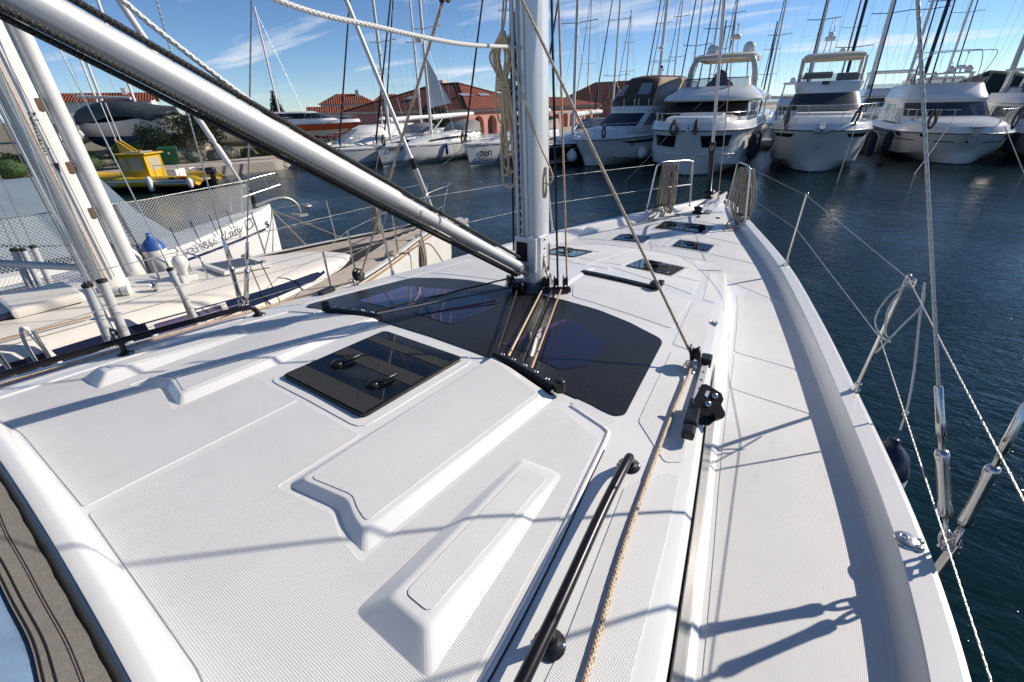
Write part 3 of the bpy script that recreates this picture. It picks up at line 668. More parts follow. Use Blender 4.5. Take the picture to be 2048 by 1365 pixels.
for i, (o, fx) in enumerate((((-.50, -1.185), -.12), ((-.44, -1.18), -.06))):
    ropeobj('reef_line', ['upper', 'lower'][i]+' of two dark lines crossing the windscreen from the mast foot to the port organiser', [(fx, -.27, MBZ+.05+.05*(1-i)), (o[0], o[1], zdeck(*o)+.045)], .006 if i == 0 else .0075, BLK if i == 0 else rope_mat('grey_line', (.14, .15, .16), None, lay=.012))
ropeobj('mast_line', 'black line hanging plumb to port of the mast', [(-.125, -.165, 4.2), (-.125, -.20, MBZ+.28)], .007, BLK)
# hank of tan rope hung on the mast
hk = []
rnd = random.Random(3)
def at_m(dx, dz, dy=0): return Vector((-.142+dx, -.222+dy, 3.55+dz))
for i in range(9):
    w = .022+.0065*i*(.6 if i % 2 else 1); L = -.62-.30*rnd.random() if i < 7 else -.40; ox = rnd.uniform(-.016, .016); oy = rnd.uniform(-.03, .0)
    tx = .006*i-.008
    pts = [at_m(ox, -.03, oy), at_m(ox-w*.8, -.10, oy), at_m(ox-w*1.25, -.16, oy), at_m(ox*.5-w*.3, -.28, oy), at_m(ox+tx-w*.5, -.45, oy), at_m(ox+tx-w, L+.06, oy), at_m(ox+tx, L, oy), at_m(ox+tx+w, L+.06, oy), at_m(ox+tx+w*.4, -.45, oy-.008), at_m(ox*.5+w*.3, -.28, oy-.008), at_m(ox+w*1.1, -.16, oy-.008), at_m(ox+w*.6, -.10, oy-.008), at_m(ox, -.03, oy)]
    hk.append(spline(pts, 6))
o0 = at_m(0, 0); coil = MB()
for p in hk: coil.tube([q-o0 for q in p], .0072, 7)
for k in range(4):
    coil.tube([at_m(.044*math.cos(a), -.275-.015*k+.006*math.sin(a+k), .032*math.sin(a)-.015)-o0 for a in [2*math.pi*j/18 for j in range(19)]], .0072, 7)
coil.tube([q-o0 for q in spline([at_m(.0, .25, .03), at_m(-.004, .05, 0), at_m(.0, -.04, -.02), at_m(.012, .04, 0), at_m(.02, .25, .03)], 5)], .0055, 7)
coil.tube([q-o0 for q in spline([at_m(-.03, -.16, -.02), at_m(-.045, -.30, -.03), at_m(-.05, -.42, -.03), at_m(-.02, -.50, -.03), at_m(.025, -.46, -.03), at_m(.04, -.36, -.02), at_m(.02, -.28, 0)], 5)], .0055, 7)
co = coil.build('rope_coil', TAN); co.location = o0; tag(co, 'tan rope coil hanging in a long hank on the mast', 'rope coil')
ropeobj('halyard_tail', 'tan rope slanting from the hank across the mast to its starboard side', spline([at_m(.03, -.05), (-.02, -.28, 3.30), (.075, -.22, 2.98), (.135, -.16, 2.80), (.15, -.15, 2.735), (.125, -.16, 2.70), (.105, -.17, 2.71)], 5), .0055, TAN)
sc_ = MB()
for k in range(3): sc_.tube(spline([(.100+.005*k, -.165, 2.80), (.090+.004*k, -.17, 2.72), (.094+.005*k, -.17, 2.62), (.108+.004*k, -.165, 2.65), (.112, -.165, 2.74), (.100+.005*k, -.165, 2.80)], 5), .0042, 6)
so = sc_.build('rope_coil', TAN); tag(so, 'small loop of tan rope cleated on the starboard face of the mast', 'rope coil')
# ---- mainsheet deck blocks
def deck_block(x, y, label):
    t = thing('deck_block', label, 'pulley', (x, y, zdeck(x, y)))
    m = MB()
    for s in (-1, 1):
        m.lathe([(.012, 0), (.034, .002), (.034, .007), (.02, .010)], (s*.014-.003, .01, .055), (1, .25, .15), 14)
    m.lathe([(.026, 0), (.02, .014), (.026, .028)], (-.014, .01, .055), (1, .25, .15), 12); m.build('cheek', BLACK, t)
    c = MB(); c.tube([(.01*math.cos(a), -.02+.004*math.sin(3*a), .022+.018*math.sin(a)) for a in [2*math.pi*j/14 for j in range(15)]], .004, 6)
    c.lathe([(.02, 0), (.02, .004), (.008, .006)], (0, -.02, 0)); c.tube([(.02*math.cos(2*a), -.03+.012*math.sin(a), .03+.016*math.sin(2*a)) for a in [2*math.pi*j/20 for j in range(21)]], .0025, 5); c.build('shackle', STEEL, t)
    t.scale = (1.45, 1.45, 1.45); return t
deck_block(1.245, -.585, 'black pulley block with shackle on the starboard coachroof, at the foot of the tan rope'); deck_block(-1.285, -.68, 'black pulley block on the port coachroof edge beside the next boat')
pb = MB(); pb.box((-1.30, -.95, zdeck(-1.30, -.95)+.02), (.05, .13, .035), Matrix.Rotation(R(8), 3, 'Z'), .008); tag(pb.build('fairlead', BLACK), 'black fairlead box on the far port edge of the coachroof', 'fairlead')
# ---- jib car track
ta, tb_ = Vector((1.285, -.46, zdeck(1.285, -.46)+.02)), Vector((1.40, -1.20, zdeck(1.40, -1.20)+.035))
tr = thing('jib_track', 'short jib sheet track with black car on the starboard coachroof edge', 'deck track', ta)
td = (tb_-ta); q_ = td.normalized().to_track_quat('Y', 'Z')
MB().box(td*.5, (.034, td.length, .018), q_, .004).build('rail', ALU, tr)
for i in range(7): MB().lathe([(.0075, 0), (.006, .001), (.0, .001)], td*(.10+.12*i)+Vector((0, 0, .0098)), (0, 0, 1), 10).build('pin_hole', BLACK, tr)
MB().box(td*.03+Vector((0, 0, .012)), (.055, .085, .05), q_, .01).build('end_stop', BLACK, tr)
car = MB(); car.box(td*.80+Vector((0, 0, .022)), (.055, .20, .035), q_, .01); car.box(td*.98+Vector((0, 0, .012)), (.05, .07, .04), q_, .012); co_ = car.build('car', BLACK, tr)
cn_ = Vector((.42, -.50, .76)).normalized(); cu_ = (td.normalized()*-1); cu_ = (cu_-cn_*cu_.dot(cn_)).normalized(); cr2 = cu_.cross(cn_)
def cpt(a, b, c, base): return base+cr2*a+cu_*b+cn_*c
CB0 = td*.70+Vector((.040, 0, .055)); CPOLY = [(-.050, .050), (-.035, .062), (.035, .064), (.055, .045), (.058, .0), (.038, -.055), (.012, -.070), (-.030, -.066), (-.046, -.03)]
for off_, sh_ in ((.0, 0), (-.045, .028)):
    MB().prism([cpt(a+sh_, b-sh_*.6, off_, CB0) for a, b in CPOLY], cn_*.011).build('cheek_plate', BLACK, co_)
for a, b in ((.018, .038), (.010, -.012)): MB().lathe([(.013, 0), (.011, .004), (.004, .004)], cpt(a, b, .011, CB0), cn_, 12).build('bolt', STEEL, co_)
MB().prism([cpt(a, b, .0112, CB0) for a, b in ((-.022, .035), (-.008, .042), (-.006, .010), (-.020, .012))], cn_*.001).build('maker_mark', WHITEP, co_)
MB().lathe([(.030, -.02), (.024, 0), (.030, .02)], cpt(.012, .0, -.020, CB0), cn_, 16).build('sheave', BLACK, co_)
MB().lathe([(.026, -.022), (.026, .022)], cpt(.070, -.01, -.03, CB0), cn_, 14).build('cam', BLACK, co_)
# ---- transverse self-tacking track before the mast
tt_ = thing('jib_track', 'black self-tacking jib track across the coachroof before the mast', 'deck track', (.40, .44, zdeck(.40, .44)))
z0 = zdeck(.40, .44)
MB().loft([[(x-.40, yy, zdeck(x, .44)-z0+zz) for yy, zz in ((-.02, .002), (-.02, .022), (.02, .022), (.02, .002))] for x in [.09+.05*i for i in range(13)]], closed=True, caps=(True, True), smooth=False).build('rail', BLACKM, tt_)
MB().box((.29, 0, zdeck(.69, .44)-z0+.035), (.075, .07, .05), bev=.008).build('car', BLACK, tt_); MB().box((.325, 0, zdeck(.72, .44)-z0+.06), (.04, .05, .035), bev=.006).build('end_stop', BLACK, tt_)
plinth('mast_plinth', [(-.22, -.20), (.10, -.20), (.19, -.12), (.10, .66), (-.10, .66)], [(-.20, -.17), (.08, -.17), (.165, -.11), (.08, .62), (-.08, .62)], lambda x, y: .012, GEL, deck, .02)
# small fittings
def padeye(x, y, label, zz=None):
    z = zdeck(x, y) if zz is None else zz
    t = MB().lathe([(.045, 0), (.045, .004), (.036, .010), (.012, .011)], (0, 0, 0), n=20); t.lathe([(.016, 0), (.016, .003), (.012, .004), (.010, -.0)], (-.012, .004, .0105), n=12); t.lathe([(.018, 0), (.016, .006), (.006, .008)], (.035, -.02, .004), n=12); t.lathe([(.014, 0), (.012, .006), (.004, .008)], (.04, .018, .004), n=12)
    o = t.build('deck_fitting', STEEL); o.location = (x, y, z); return tag(o, label, 'deck fitting')
padeye(2.205, -.86, 'polished steel deck plate on the starboard gunwale by the shroud')
pe = padeye(1.185, .10, 'small oval steel fitting on the forward coachroof shoulder'); pe.scale = (.6, .6, 1)
# ---- shrouds, turnbuckles
DARKS = mat('dull_steel', (.16, .155, .15), .45, 1)
def turnbuckle(base, top, parent):
    b = Vector(base); d = (Vector(top)-b).normalized(); side_ = d.cross(Vector((0, 1, 0))).normalized()
    t = MB(); fw_ = side_.cross(d)
    for q in (0, 1):
        sd_ = side_ if q == 0 else fw_; o_ = d*(.0 if q == 0 else .055)
        t.tube(spline([b+o_-d*.01+sd_*.017, b+o_+d*.03+sd_*.018, b+o_+d*.055+sd_*.010, b+o_+d*.062, b+o_+d*.055-sd_*.010, b+o_+d*.03-sd_*.018, b+o_-d*.01-sd_*.017], 4), .0062, 8)
    t.lathe([(.0075, -.024), (.0075, .024)], b, side_, 10); t.lathe([(.0075, -.022), (.0075, .022)], b+d*.052, fw_, 10)
    toggle = t.build('turnbuckle', STEEL, parent)
    body = MB().lathe([(.011, .128), (.019, .132), (.0225, .150), (.0185, .185), (.0172, .26), (.0185, .345), (.0225, .378), (.019, .394), (.011, .397)], b, d, 18)
    body.build('turnbuckle_body', STEEL, toggle)
    for s in (-1, 1): MB().box(b+d*.262+side_*s*.0150, (.007, .010, .13), d.to_track_quat('Z', 'Y'), .002).build('body_slot', DARKS, toggle)
    MB().lathe([(.0095, .10), (.0095, .135)], b, d, 12).build('lower_screw', DARKS, toggle)
    MB().lathe([(.0095, .39), (.0095, .455), (.0140, .458), (.0142, .51), (.0132, .515), (.0125, .64), (.0085, .645)], b, d, 14).build('swage_terminal', STEEL, toggle)
    return b+d*.63
WIREM = rope_mat('twisted_wire', (.46, .455, .44), None, lay=.03); b_ = WIREM.node_tree.nodes['Principled BSDF']; b_.inputs['Metallic'].default_value = .85; b_.inputs['Roughness'].default_value = .32
for s in (1, -1):
    yb = -.86 if s > 0 else -1.12
    cb = (s*2.312, yb, 1.625)
    cp = MB(); cp.box((s*2.325, yb, 1.55), (.014, .06, .24), Matrix.Rotation(R(3*s), 3, 'Y'), .003)
    cp.tube([(s*2.312+.014*math.cos(a), yb+.02, 1.60+.04*math.sin(a)) for a in [math.pi*j/8 for j in range(9)]], .006, 6); ch_ = cp.build('chainplate', STEEL, Y)
    top1 = (s*.07, rake(8.2), 8.2); top2 = (s*2.12, yb+.12, 8.4)
    e1 = turnbuckle((s*2.31, yb, 1.635), top1, ch_); e2 = turnbuckle((s*2.318, yb-.02, 1.635), top2, ch_)
    MB().tube([e1, Vector(top1)], .0055, 8).build('lower_shroud', WIREM, Y); MB().tube([e2, Vector(top2)], .0055, 8).build('cap_shroud', WIREM, Y)
    MB().tube([Vector(top2), (s*.05, rake(16.5), 16.5)], .004, 6).build('upper_shroud', WIRE, Y)
# ---- lifelines and stanchions
ST = [(2.055, -.0, 0)]
stn = {}
for s in (1, -1):
    for (x, y, tx, ty, tz) in ((2.0, .255, 2.035, .205, 2.33), (1.345, 2.41, 1.375, 2.30, 2.365), (2.335, -2.55, 2.36, -2.58, 2.22)):
        zb = itp(ZG, y)
        m = MB().tube([(s*x, y, zb), (s*tx, ty, tz)], .0125, 10); m.lathe([(.026, 0), (.026, .006), (.017, .02), (.017, .05)], (s*x, y, zb), Vector((s*(tx-x), ty-y, tz-zb)), 14); m.lathe([(.0125, 0), (.010, .008), (0, .010)], (s*tx, ty, tz), (0, 0, 1), 10)
        m.build('stanchion', STEEL, Y)
    A = lambda f: None
    up_ = [(s*2.36, -2.58, 2.21), (s*2.035, .205, 2.315), (s*1.375, 2.30, 2.35), (s*.62, 3.93, 2.36)]
    lo_ = [(s*2.345, -2.56, 1.90), (s*2.018, .23, 1.96), (s*1.36, 2.355, 2.03), (s*.645, 3.935, 2.03)]
    MB().tube(up_, .0028, 6).build('lifeline', WIREM, Y); MB().tube(lo_, .0028, 6).build('lifeline', WIREM, Y)
# ---- pulpit halves
for s in (1, -1):
    zb = 1.68
    m = MB().tube(spline([(s*.665, 3.93, 1.69), (s*.655, 3.93, 1.80), (s*.60, 3.96, 2.30), (s*.575, 3.98, 2.36), (s*.53, 4.06, 2.385), (s*.36, 4.50, 2.365), (s*.315, 4.62, 2.34), (s*.30, 4.66, 2.28), (s*.265, 4.68, 1.72)], 6), .0135, 10)
    m.tube([(s*.63, 3.945, 2.03), (s*.285, 4.665, 2.02)], .011, 8)
    p = m.build('pulpit_rail', STEEL, Y)
    for x, y in ((.665, 3.93), (.265, 4.68)): MB().lathe([(.026, 0), (.026, .006), (.016, .018)], (s*x, y, itp(ZG, y)-.002), n=12).build('base_flange', STEEL, p)
# ---- stemhead, forestay furler
sm = MB(); sm.loft([[(-w, y, z-.06), (-w, y, z), (w, y, z), (w, y, z-.06)] for w, y, z in ((.10, 4.85, 1.70), (.095, 5.1, 1.735), (.085, 5.4, 1.76), (.06, 5.52, 1.765))], closed=True, caps=(True, True), smooth=False); sm.box((.055, 5.3, 1.785), (.03, .5, .05), bev=.006); sm.box((-.055, 5.3, 1.785), (.03, .5, .05), bev=.006); sm.build('stemhead', GEL, Y)
MB().lathe([(.03, -.05), (.018, 0), (.03, .05)], (0, 5.46, 1.79), (1, 0, 0), 14).build('anchor_roller', BLACK, Y)
fa, fb = Vector((0, 4.66, 1.74)), Vector((0, rake(16.8), 16.8)); fd = (fb-fa).normalized()
fu = thing('jib_furler', 'black headsail furling drum on the forestay at the bow', 'furler', fa)
MB().lathe([(.012, 0), (.012, .16)], (0, 0, 0), fd, 10).build('stay_toggle', STEEL, fu)
MB().lathe([(.02, .13), (.075, .135), (.078, .15), (.045, .158), (.045, .205), (.085, .21), (.088, .225), (.06, .235), (.034, .24), (.034, .75), (.030, .76)], (0, 0, 0), fd, 20).build('drum', BLACK, fu)
MB().lathe([(.022, .12), (.05, .125), (.05, .133), (.022, .137)], (0, 0, 0), fd, 16).build('lower_plate', STEEL, fu)
MB().box(fd*.86, (.075, .06, .17), fd.to_track_quat('Z', 'Y'), .01).build('drum_head', BLACK, fu)
MB().tube([fd*.90+Vector((-.012, -.033, .03)), fd*.86+Vector((-.016, -.034, 0)), fd*.84+Vector((0, -.034, -.012)), fd*.86+Vector((.016, -.034, 0)), fd*.90+Vector((.012, -.033, .03))], .004, 5).build('maker_mark', WHITEP, fu)
MB().lathe([(.020, .94), (.020, 14.8)], (0, 0, 0), fd, 14).build('forestay_foil', ALU, fu)
ropeobj('spinnaker_halyard', 'orange flecked line parked taut at the bow beside the forestay', [(.05, 5.05, 1.79), (.05, 4.95, 2.05), (.05, 4.15, 4.4), (.03, 3.4, 6.6), (.03, rake(15), 15)], .0065, TANR)
ropeobj('furling_line', 'dark furling line leading aft from the drum to the port stanchion base', [(-.04, 4.60, 1.92), (-.66, 3.90, 1.76), (-1.37, 2.36, 1.79)], .005, BLK)
# windlass, cleats, fittings of the foredeck
wl = thing('windlass', 'black anchor windlass on the foredeck', 'windlass', (-.05, 4.36, zdeck(-.05, 4.36)))
MB().lathe([(.085, 0), (.085, .02), (.062, .03), (.05, .05), (.066, .068), (.066, .085), (.03, .095)], n=20).build('capstan', BLACKM, wl); MB().lathe([(.02, .094), (.02, .103), (.008, .105)], n=12).build('cap', STEEL, wl); MB().box((.13, .05, .02), (.10, .06, .05), bev=.012).build('gypsy_cover', STEEL, wl)
for x, y, l in ((-.30, 4.24, 'port'), (.02, 4.15, 'centre'), (.26, 4.25, 'starboard')): 
    o = MB().lathe([(.032, 0), (.03, .010), (.012, .013)], n=14).build('deck_switch', BLACK); o.location = (x, y, zdeck(x, y)+.002); tag(o, f'round black foot switch on the foredeck, {l} one of the three near the windlass', 'switch')
def coilrope(name, label, c, w, h, n, material, r=.008, sd=1, d=.10, hang=True):
    rr = random.Random(sd); m = MB(); c = Vector(c)
    for i in range(n):
        ww = w*rr.uniform(.55, 1.0); hh = h*rr.uniform(.86, 1.05); ox = rr.uniform(-.25, .25)*w; oy = rr.uniform(-.5, .5)*d; tw = rr.uniform(-.3, .3)
        pts = [Vector((ox*.2+math.sin(a)*ww*.5*(.35+.65*min(1, (1-math.cos(a))*.75)), oy+tw*math.sin(a)*ww*.3, -hh*.5*(1-math.cos(a)))) for a in [2*math.pi*j/18 for j in range(19)]]
        m.tube(pts, r, 6)
    m.tube([(w*.22*math.cos(a), d*.4*math.sin(a), -h*.28+.01*math.sin(2*a)) for a in [2*math.pi*j/14 for j in range(15)]], r, 6)
    m.tube([(w*.22*math.cos(a), d*.4*math.sin(a), -h*.31+.01*math.sin(2*a)) for a in [2*math.pi*j/14 for j in range(15)]], r, 6)
    o = m.build(name, material); o.location = c; return tag(o, label, 'rope coil')
c1 = coilrope('mooring_rope_coil', 'brown mooring rope coil hanging inside the port pulpit rail', (-.47, 4.16, 2.36), .30, .70, 13, GRYR, .009, 5, d=.2); c1.rotation_euler = (0, .10, R(-60))
c2 = coilrope('mooring_rope_coil', 'brown mooring rope coil hanging on the starboard pulpit rail', (.54, 4.06, 2.36), .28, .72, 13, GRYR, .009, 8, d=.2); c2.rotation_euler = (0, -.12, R(60))
for s, l in ((1, 'starboard'), (-1, 'port')):
    x, y = s*.56, 4.02; z = itp(ZG, y)+.004
    t = thing('bow_cleat', f'steel mooring cleat wrapped in rope at the {l} bow', 'cleat', (x, y, z), s*R(28))
    MB().tube(spline([(0, -.12, .05), (0, -.05, .045), (0, .05, .045), (0, .12, .05)], 4), [.007]+[.011]*11+[.007], 8).build('horn', STEEL, t); cm = MB(); cm.cyl((0, -.035, 0), (0, -.035, .045), .011); cm.cyl((0, .035, 0), (0, .035, .045), .011); cm.build('post', STEEL, t)
    m = MB()
    for k in range(4): m.tube([(.035*math.cos(a)*(1+.1*k), (.05+.008*k)*math.sin(a), .02+.014*k+.008*math.sin(2*a)) for a in [2*math.pi*j/16 for j in range(17)]], .009, 7)
    m.tube(spline([(.03, .03, .03), (-s*.10, .0, .0), (-s*.16, -.10, -.06), (-s*.10, -.18, -.075), (-s*.02, -.14, -.07), (-s*.04, -.06, -.055)], 6), .009, 7)
    o = m.build('mooring_line', GRYR); o.location = (x, y, z); o.rotation_euler = (0, 0, s*R(28)); tag(o, f'grey mooring rope wound on the {l} bow cleat', 'rope')
# fender and its lanyard, starboard side
fn = thing('fender', 'white fender with navy blue cap hanging over the starboard side', 'fender', (2.225, .10, 1.10))
MB().lathe([(.0, -.34), (.06, -.335), (.11, -.29), (.125, -.2), (.125, .12), (.122, .135)], (0, 0, 0), n=24).build('body', mat('white_vinyl', (.75, .75, .76), .3), fn)
MB().lathe([(.1235, .13), (.12, .17), (.09, .26), (.05, .30), (.03, .315), (.03, .345), (.015, .35)], (0, 0, 0), n=24).build('cap', mat('navy_vinyl', (.012, .014, .04), .25), fn)
WHRF = rope_mat('white_lanyard', (.72, .72, .7), (.1, .1, .12), .04, .01, .25)
ropeobj('fender_lanyard', 'white lanyard hanging from the starboard stanchion down to the fender', spline([(2.10, .19, 2.31), (2.135, .165, 2.12), (2.19, .14, 1.86), (2.225, .12, 1.64), (2.235, .12, 1.50)], 5), .005, WHRF)
kn = MB()
for k in range(3): kn.tube([(2.045+.022*math.cos(a), .20+.022*math.sin(a), 2.285+.012*k+.004*math.sin(2*a)) for a in [2*math.pi*j/12 for j in range(13)]], .005, 6)
kn.tube(spline([(2.05, .19, 2.30), (1.985, .165, 2.23), (1.96, .15, 2.10), (2.01, .165, 2.00), (2.06, .18, 1.97)], 5), .005, 6); kn.tube(spline([(2.10, .18, 2.30), (2.12, .17, 2.20), (2.08, .17, 2.08), (2.045, .19, 1.96), (2.02, .21, 1.88)], 5), .005, 6); kn.tube(spline([(2.03, .17, 2.29), (2.0, .16, 2.16), (2.02, .15, 2.03), (2.05, .16, 2.00)], 5), .005, 6)
tag(kn.build('lanyard_hitch', WHRF), 'white rope hitched and looped on the top of the starboard stanchion', 'rope')
k2 = MB()
for k in range(3): k2.tube([(2.226+.009*math.cos(a), .12+.009*math.sin(a), 1.60+.008*k) for a in [2*math.pi*j/10 for j in range(11)]], .005, 6)
tag(k2.build('lanyard_knot', WHRF), 'small white knot just above the navy capped fender', 'rope')
# ================================================================ motor yachts on the opposite pontoon
HULLW = mat('yacht_white', (.74, .74, .73), .22, coat=.3, var=.03, vscale=.8)
HULLC = mat('yacht_cream', (.62, .58, .49), .3, var=.04, vscale=.8)
HULLG = mat('hull_grey', (.40, .40, .39), .25, coat=.3)
TINT = mat('yacht_tinted_glass', (.012, .014, .018), .05, spec=.7)
SCREENC = mat('windscreen_cover_mesh', (.016, .022, .034), .4, spec=.3)
SMOKE = mat('smoked_acrylic', (.13, .11, .14), .08, alpha=.55)
BOOT = mat('dark_antifouling', (.02, .022, .03), .6)
CUSH = mat('taupe_cushion', (.30, .27, .25), .85)
BROWNC = mat('brown_canvas', (.075, .055, .045), .95, var=.15, vscale=4, bump=.3, bscale=12)
TANC = mat('tan_canvas', (.38, .31, .24), .9, var=.12, vscale=4, bump=.3, bscale=10)
CLEARV = mat('clear_panel', (.55, .6, .66), .08, alpha=.45)
NAVYF = mat('navy_fender_cloth', (.012, .016, .03), .9)
DARK = mat('dark_rail', (.04, .04, .045), .4, .5)
def outline(hw, y0, nose, y1, n=16, pw=2.4):
    """plan curve from aft starboard round the front to aft port"""
    pts = [(hw, y1), (hw, y1*.66+(y0+nose)*.34), (hw, y1*.33+(y0+nose)*.67)]
    for i in range(n+1):
        a = math.pi*i/n; c = math.cos(a); s = math.sin(a)
        pts.append((hw*math.copysign(abs(c)**(2/pw), c), y0+nose*(1-abs(s)**(2/pw))))
    return pts+[(-hw, y1*.33+(y0+nose)*.67), (-hw, y1*.66+(y0+nose)*.34), (-hw, y1)]
def tier(name, levels, y1, material, parent, cap=True, pw=2.4, smooth=True, ang=38):
    S = [[(x, y, z) for x, y in outline(hw, y0, nose, y1, pw=pw)] for z, hw, y0, nose in levels]
    m = MB().loft(S)
    if cap: n = len(S[-1]); m.add(S[-1], [tuple(range(n))])
    m.loft([[s[0] for s in S], [s[-1] for s in S]])
    return sharp(m.build(name, material, parent, fix=True), ang)
def band(name, levels, y1, i0, i1, material, parent, off=.012, pw=2.4, trim=(0, 0)):
    """panel proud of a tier between two levels, over outline points i0..i1"""
    S = []
    for z, hw, y0, nose in levels:
        o = outline(hw+off, y0-off, nose, y1, pw=pw); S.append([(x, y, z) for x, y in o[i0:i1+1]])
    return MB().loft(S).build(name, material, parent)
def lvl(a, b, t): return tuple(p+(q-p)*t for p, q in zip(a, b))
def hull_form(parent, L, hb, zrub, zbul, rake_, chine, bowl=4.2, mat_h=HULLW, mat_b=None, pw=2.3, drop=.25, boot=True):
    """planing hull: bow at local origin, stern at +L"""
    ys = [0, .08, .22, .45, .8, 1.3, 2, 3, 4.2, 6, 8.5, L]
    def plan(y, b): 
        t = max(0, min(1, 1-y/bowl)); return b*max(.0, (1-t**pw))**(1/1.7)+.03
    S = []; T = []
    for y in ys:
        d = plan(y, hb); zr = zrub-drop*.3*min(1, y/5)+.0; zb = zbul-drop*.3*min(1, y/5)
        yk = y+rake_*(1-min(1, y/6)); yk2 = y+rake_*.55*(1-min(1, y/6))
        c = plan(y, chine)*.98-(.03 if y < .01 else 0); q = min(1, y/3)
        prof_ = [(.0, yk+.12, -.35), (c*.66 if y > .05 else .0, yk, .02), (c*.93+.02 if y > .05 else .005, yk*.9+y*.1, .26+.25*(1-q)), (c+.03 if y > .05 else .012, yk*.88+y*.12, .32+.25*(1-q)), ((c*.45+d*.55), yk2, zr*.55+.1), (d*.93+.01, y+rake_*.18*(1-min(1, y/6)), zr*.85), (d, y, zr)]
        S.append(prof_)
        T.append([(d+.0, y, zr), (d+.035, y-.03 if y < 2 else y, zr+.015), (d+.035, y-.03 if y < 2 else y, zr+.05), (d+.0, y, zr+.065), (d-.07, y+.06, zb-.04), (d-.10, y+.08, zb), (max(.01, d-.20), y+.16, zb+.0), (max(.005, d-.24), y+.18, zb-.10), (max(.003, d*.5), y+.22, zb-.05), (.0, y+.24, zb-.03)])
    m = MB()
    for s in (1, -1): m.loft([[(s*x, y, z) for x, y, z in p] for p in S])
    n = len(S[0]); m.add([(x, y, z) for x, y, z in S[-1]]+[(-x, y, z) for x, y, z in S[-1]], [tuple(range(n))+tuple(range(2*n-1, n-1, -1))])
    m.loft([[(x, y, z), (-x, y, z)] for x, y, z in S[0]])
    h = sharp(m.build('hull', mat_h, parent, fix=True), 30)
    m = MB()
    for s in (1, -1): m.loft([[(s*x, y, z) for x, y, z in p] for p in T])
    m.loft([[(x, y, z), (-x, y, z)] for x, y, z in T[0]])
    d = sharp(m.build('deck', mat_b or HULLW, parent, fix=True), 32)
    rb = MB()
    for s in (1, -1): rb.tube([(s*(p[0]+.04), p[1]-.03, p[2]+.03) for p in [q[0] for q in T]], .022, 6)
    rb.build('rub_rail', DARK, h)
    if boot:
        w = MB()
        for s in (1, -1): w.loft([[(s*(p[1][0]+.015), p[1][1]-.012, z) for z in (-.05, .055)] for p in S])
        w.build('waterline_stripe', BOOT, h)
    def surf(y, f):
        """point on starboard topsides: f=0 chine .. 1 rub rail"""
        i = max(k for k in range(len(ys)-1) if ys[k] <= y); t = (y-ys[i])/(ys[i+1]-ys[i])
        P = [tuple(a+(b-a)*t for a, b in zip(u, v)) for u, v in zip(S[i], S[i+1])][3:]
        g = f*(len(P)-1); j = min(int(g), len(P)-2); g -= j
        return Vector(tuple(a+(b-a)*g for a, b in zip(P[j], P[j+1])))
    return surf, plan, h
def hull_panel(name, surf, poly, s, material, parent, off=.012, n=10):
    """dark glazing let into the topsides; poly = four (y,f) corners"""
    (a, b, c, d) = [Vector(p) for p in poly]; S = []
    for i in range(n+1):
        row = []
        for j in range(5):
            p = a.lerp(b, i/n).lerp(d.lerp(c, i/n), j/4); q = surf(p.x, p.y); row.append((s*(q.x+off), q.y-off*.8, q.z))
        S.append(row)
    return MB().loft(S).build(name, material, parent)
def bow_rail(parent, plan, hb, z0, z1, y0, y1, inset_=.14, n=8, lower=True, lean=.06, open_=0):
    m = MB()
    for s in (1, -1):
        top = []
        for i in range(13):
            y = y0+(y1-y0)*(i/12)**1.5; top.append(Vector((s*max(.05, plan(y, hb)-inset_+lean), y+.05-lean, z1)))
        m.tube(top, .016, 7)
        if lower: m.tube([v-Vector((0, 0, (z1-z0)*.5)) for v in top], .009, 6)
        for i in range(n):
            y = y0+(y1-y0)*((i+.4)/n)**1.3; x = max(.05, plan(y, hb)-inset_); m.tube([(s*x, y+.10, z0), (s*(x+lean), y+.05-lean, z1)], .013, 6)
        m.tube([top[-1], (top[-1].x, y1+.25, z0)], .015, 6)
    if not open_:
        x = max(.05, plan(y0, hb)-inset_+lean); m.tube([(x, y0+.05-lean, z1), (0, y0-.05-lean, z1), (-x, y0+.05-lean, z1)], .016, 7)
    return m.build('bow_rail', STEEL, parent)
def fenderobj(label, c, r=.13, h=.7, material=NAVYF, ball=False, grp=None):
    m = MB()
    if ball: m.ball((0, 0, 0), r, 14, 10, (1, 1, 1.12)); m.lathe([(r*.3, 0), (r*.2, r*.3), (.02, r*.35)], (0, 0, r*1.0), n=10)
    else: m.lathe([(.02, -h/2-r*.4), (r*.7, -h/2-.02), (r, -h/2+r*.6), (r, h/2-r*.6), (r*.7, h/2+.02), (.03, h/2+r*.5)], n=14)
    o = m.build('fender', material); o.location = c; return tag(o, label, 'fender', grp)
ROPEW = rope_mat('pale_mooring_rope', (.45, .42, .37), None, lay=.03)
ROPEB = rope_mat('brown_rope', (.16, .13, .10), None, lay=.03)
def wp(o, p): return o.matrix_basis @ Vector(p)
def mooring(label, a, b, r=.014, s=.15): return ropeobj('mooring_line', label, sag(a, b, s), r, ROPEW, 6)
def place(o, loc, rz):
    o.location = loc; o.rotation_euler = (0, 0, rz); bpy.context.view_layer.update(); return o
def dome(name, c, r, parent, material=HULLW):
    return MB().lathe([(r*.75, 0), (r, r*.25), (r, r*.9), (r*.9, r*1.3), (r*.6, r*1.65), (r*.25, r*1.8), (0, r*1.83)], c, n=16).build(name, material, parent)
def radar(c, parent, h=.45):
    m = MB(); c = Vector(c); m.cyl(c, c+Vector((0, 0, h)), .05); m.lathe([(.22, 0), (.28, .05), (.28, .14), (.2, .2)], c+Vector((0, 0, h)), n=16); m.cyl(c+Vector((.1, 0, h+.2)), c+Vector((.1, 0, h+.75)), .02)
    m.ball(c+Vector((.1, 0, h+.8)), .06); return m.build('radar', HULLW, parent)
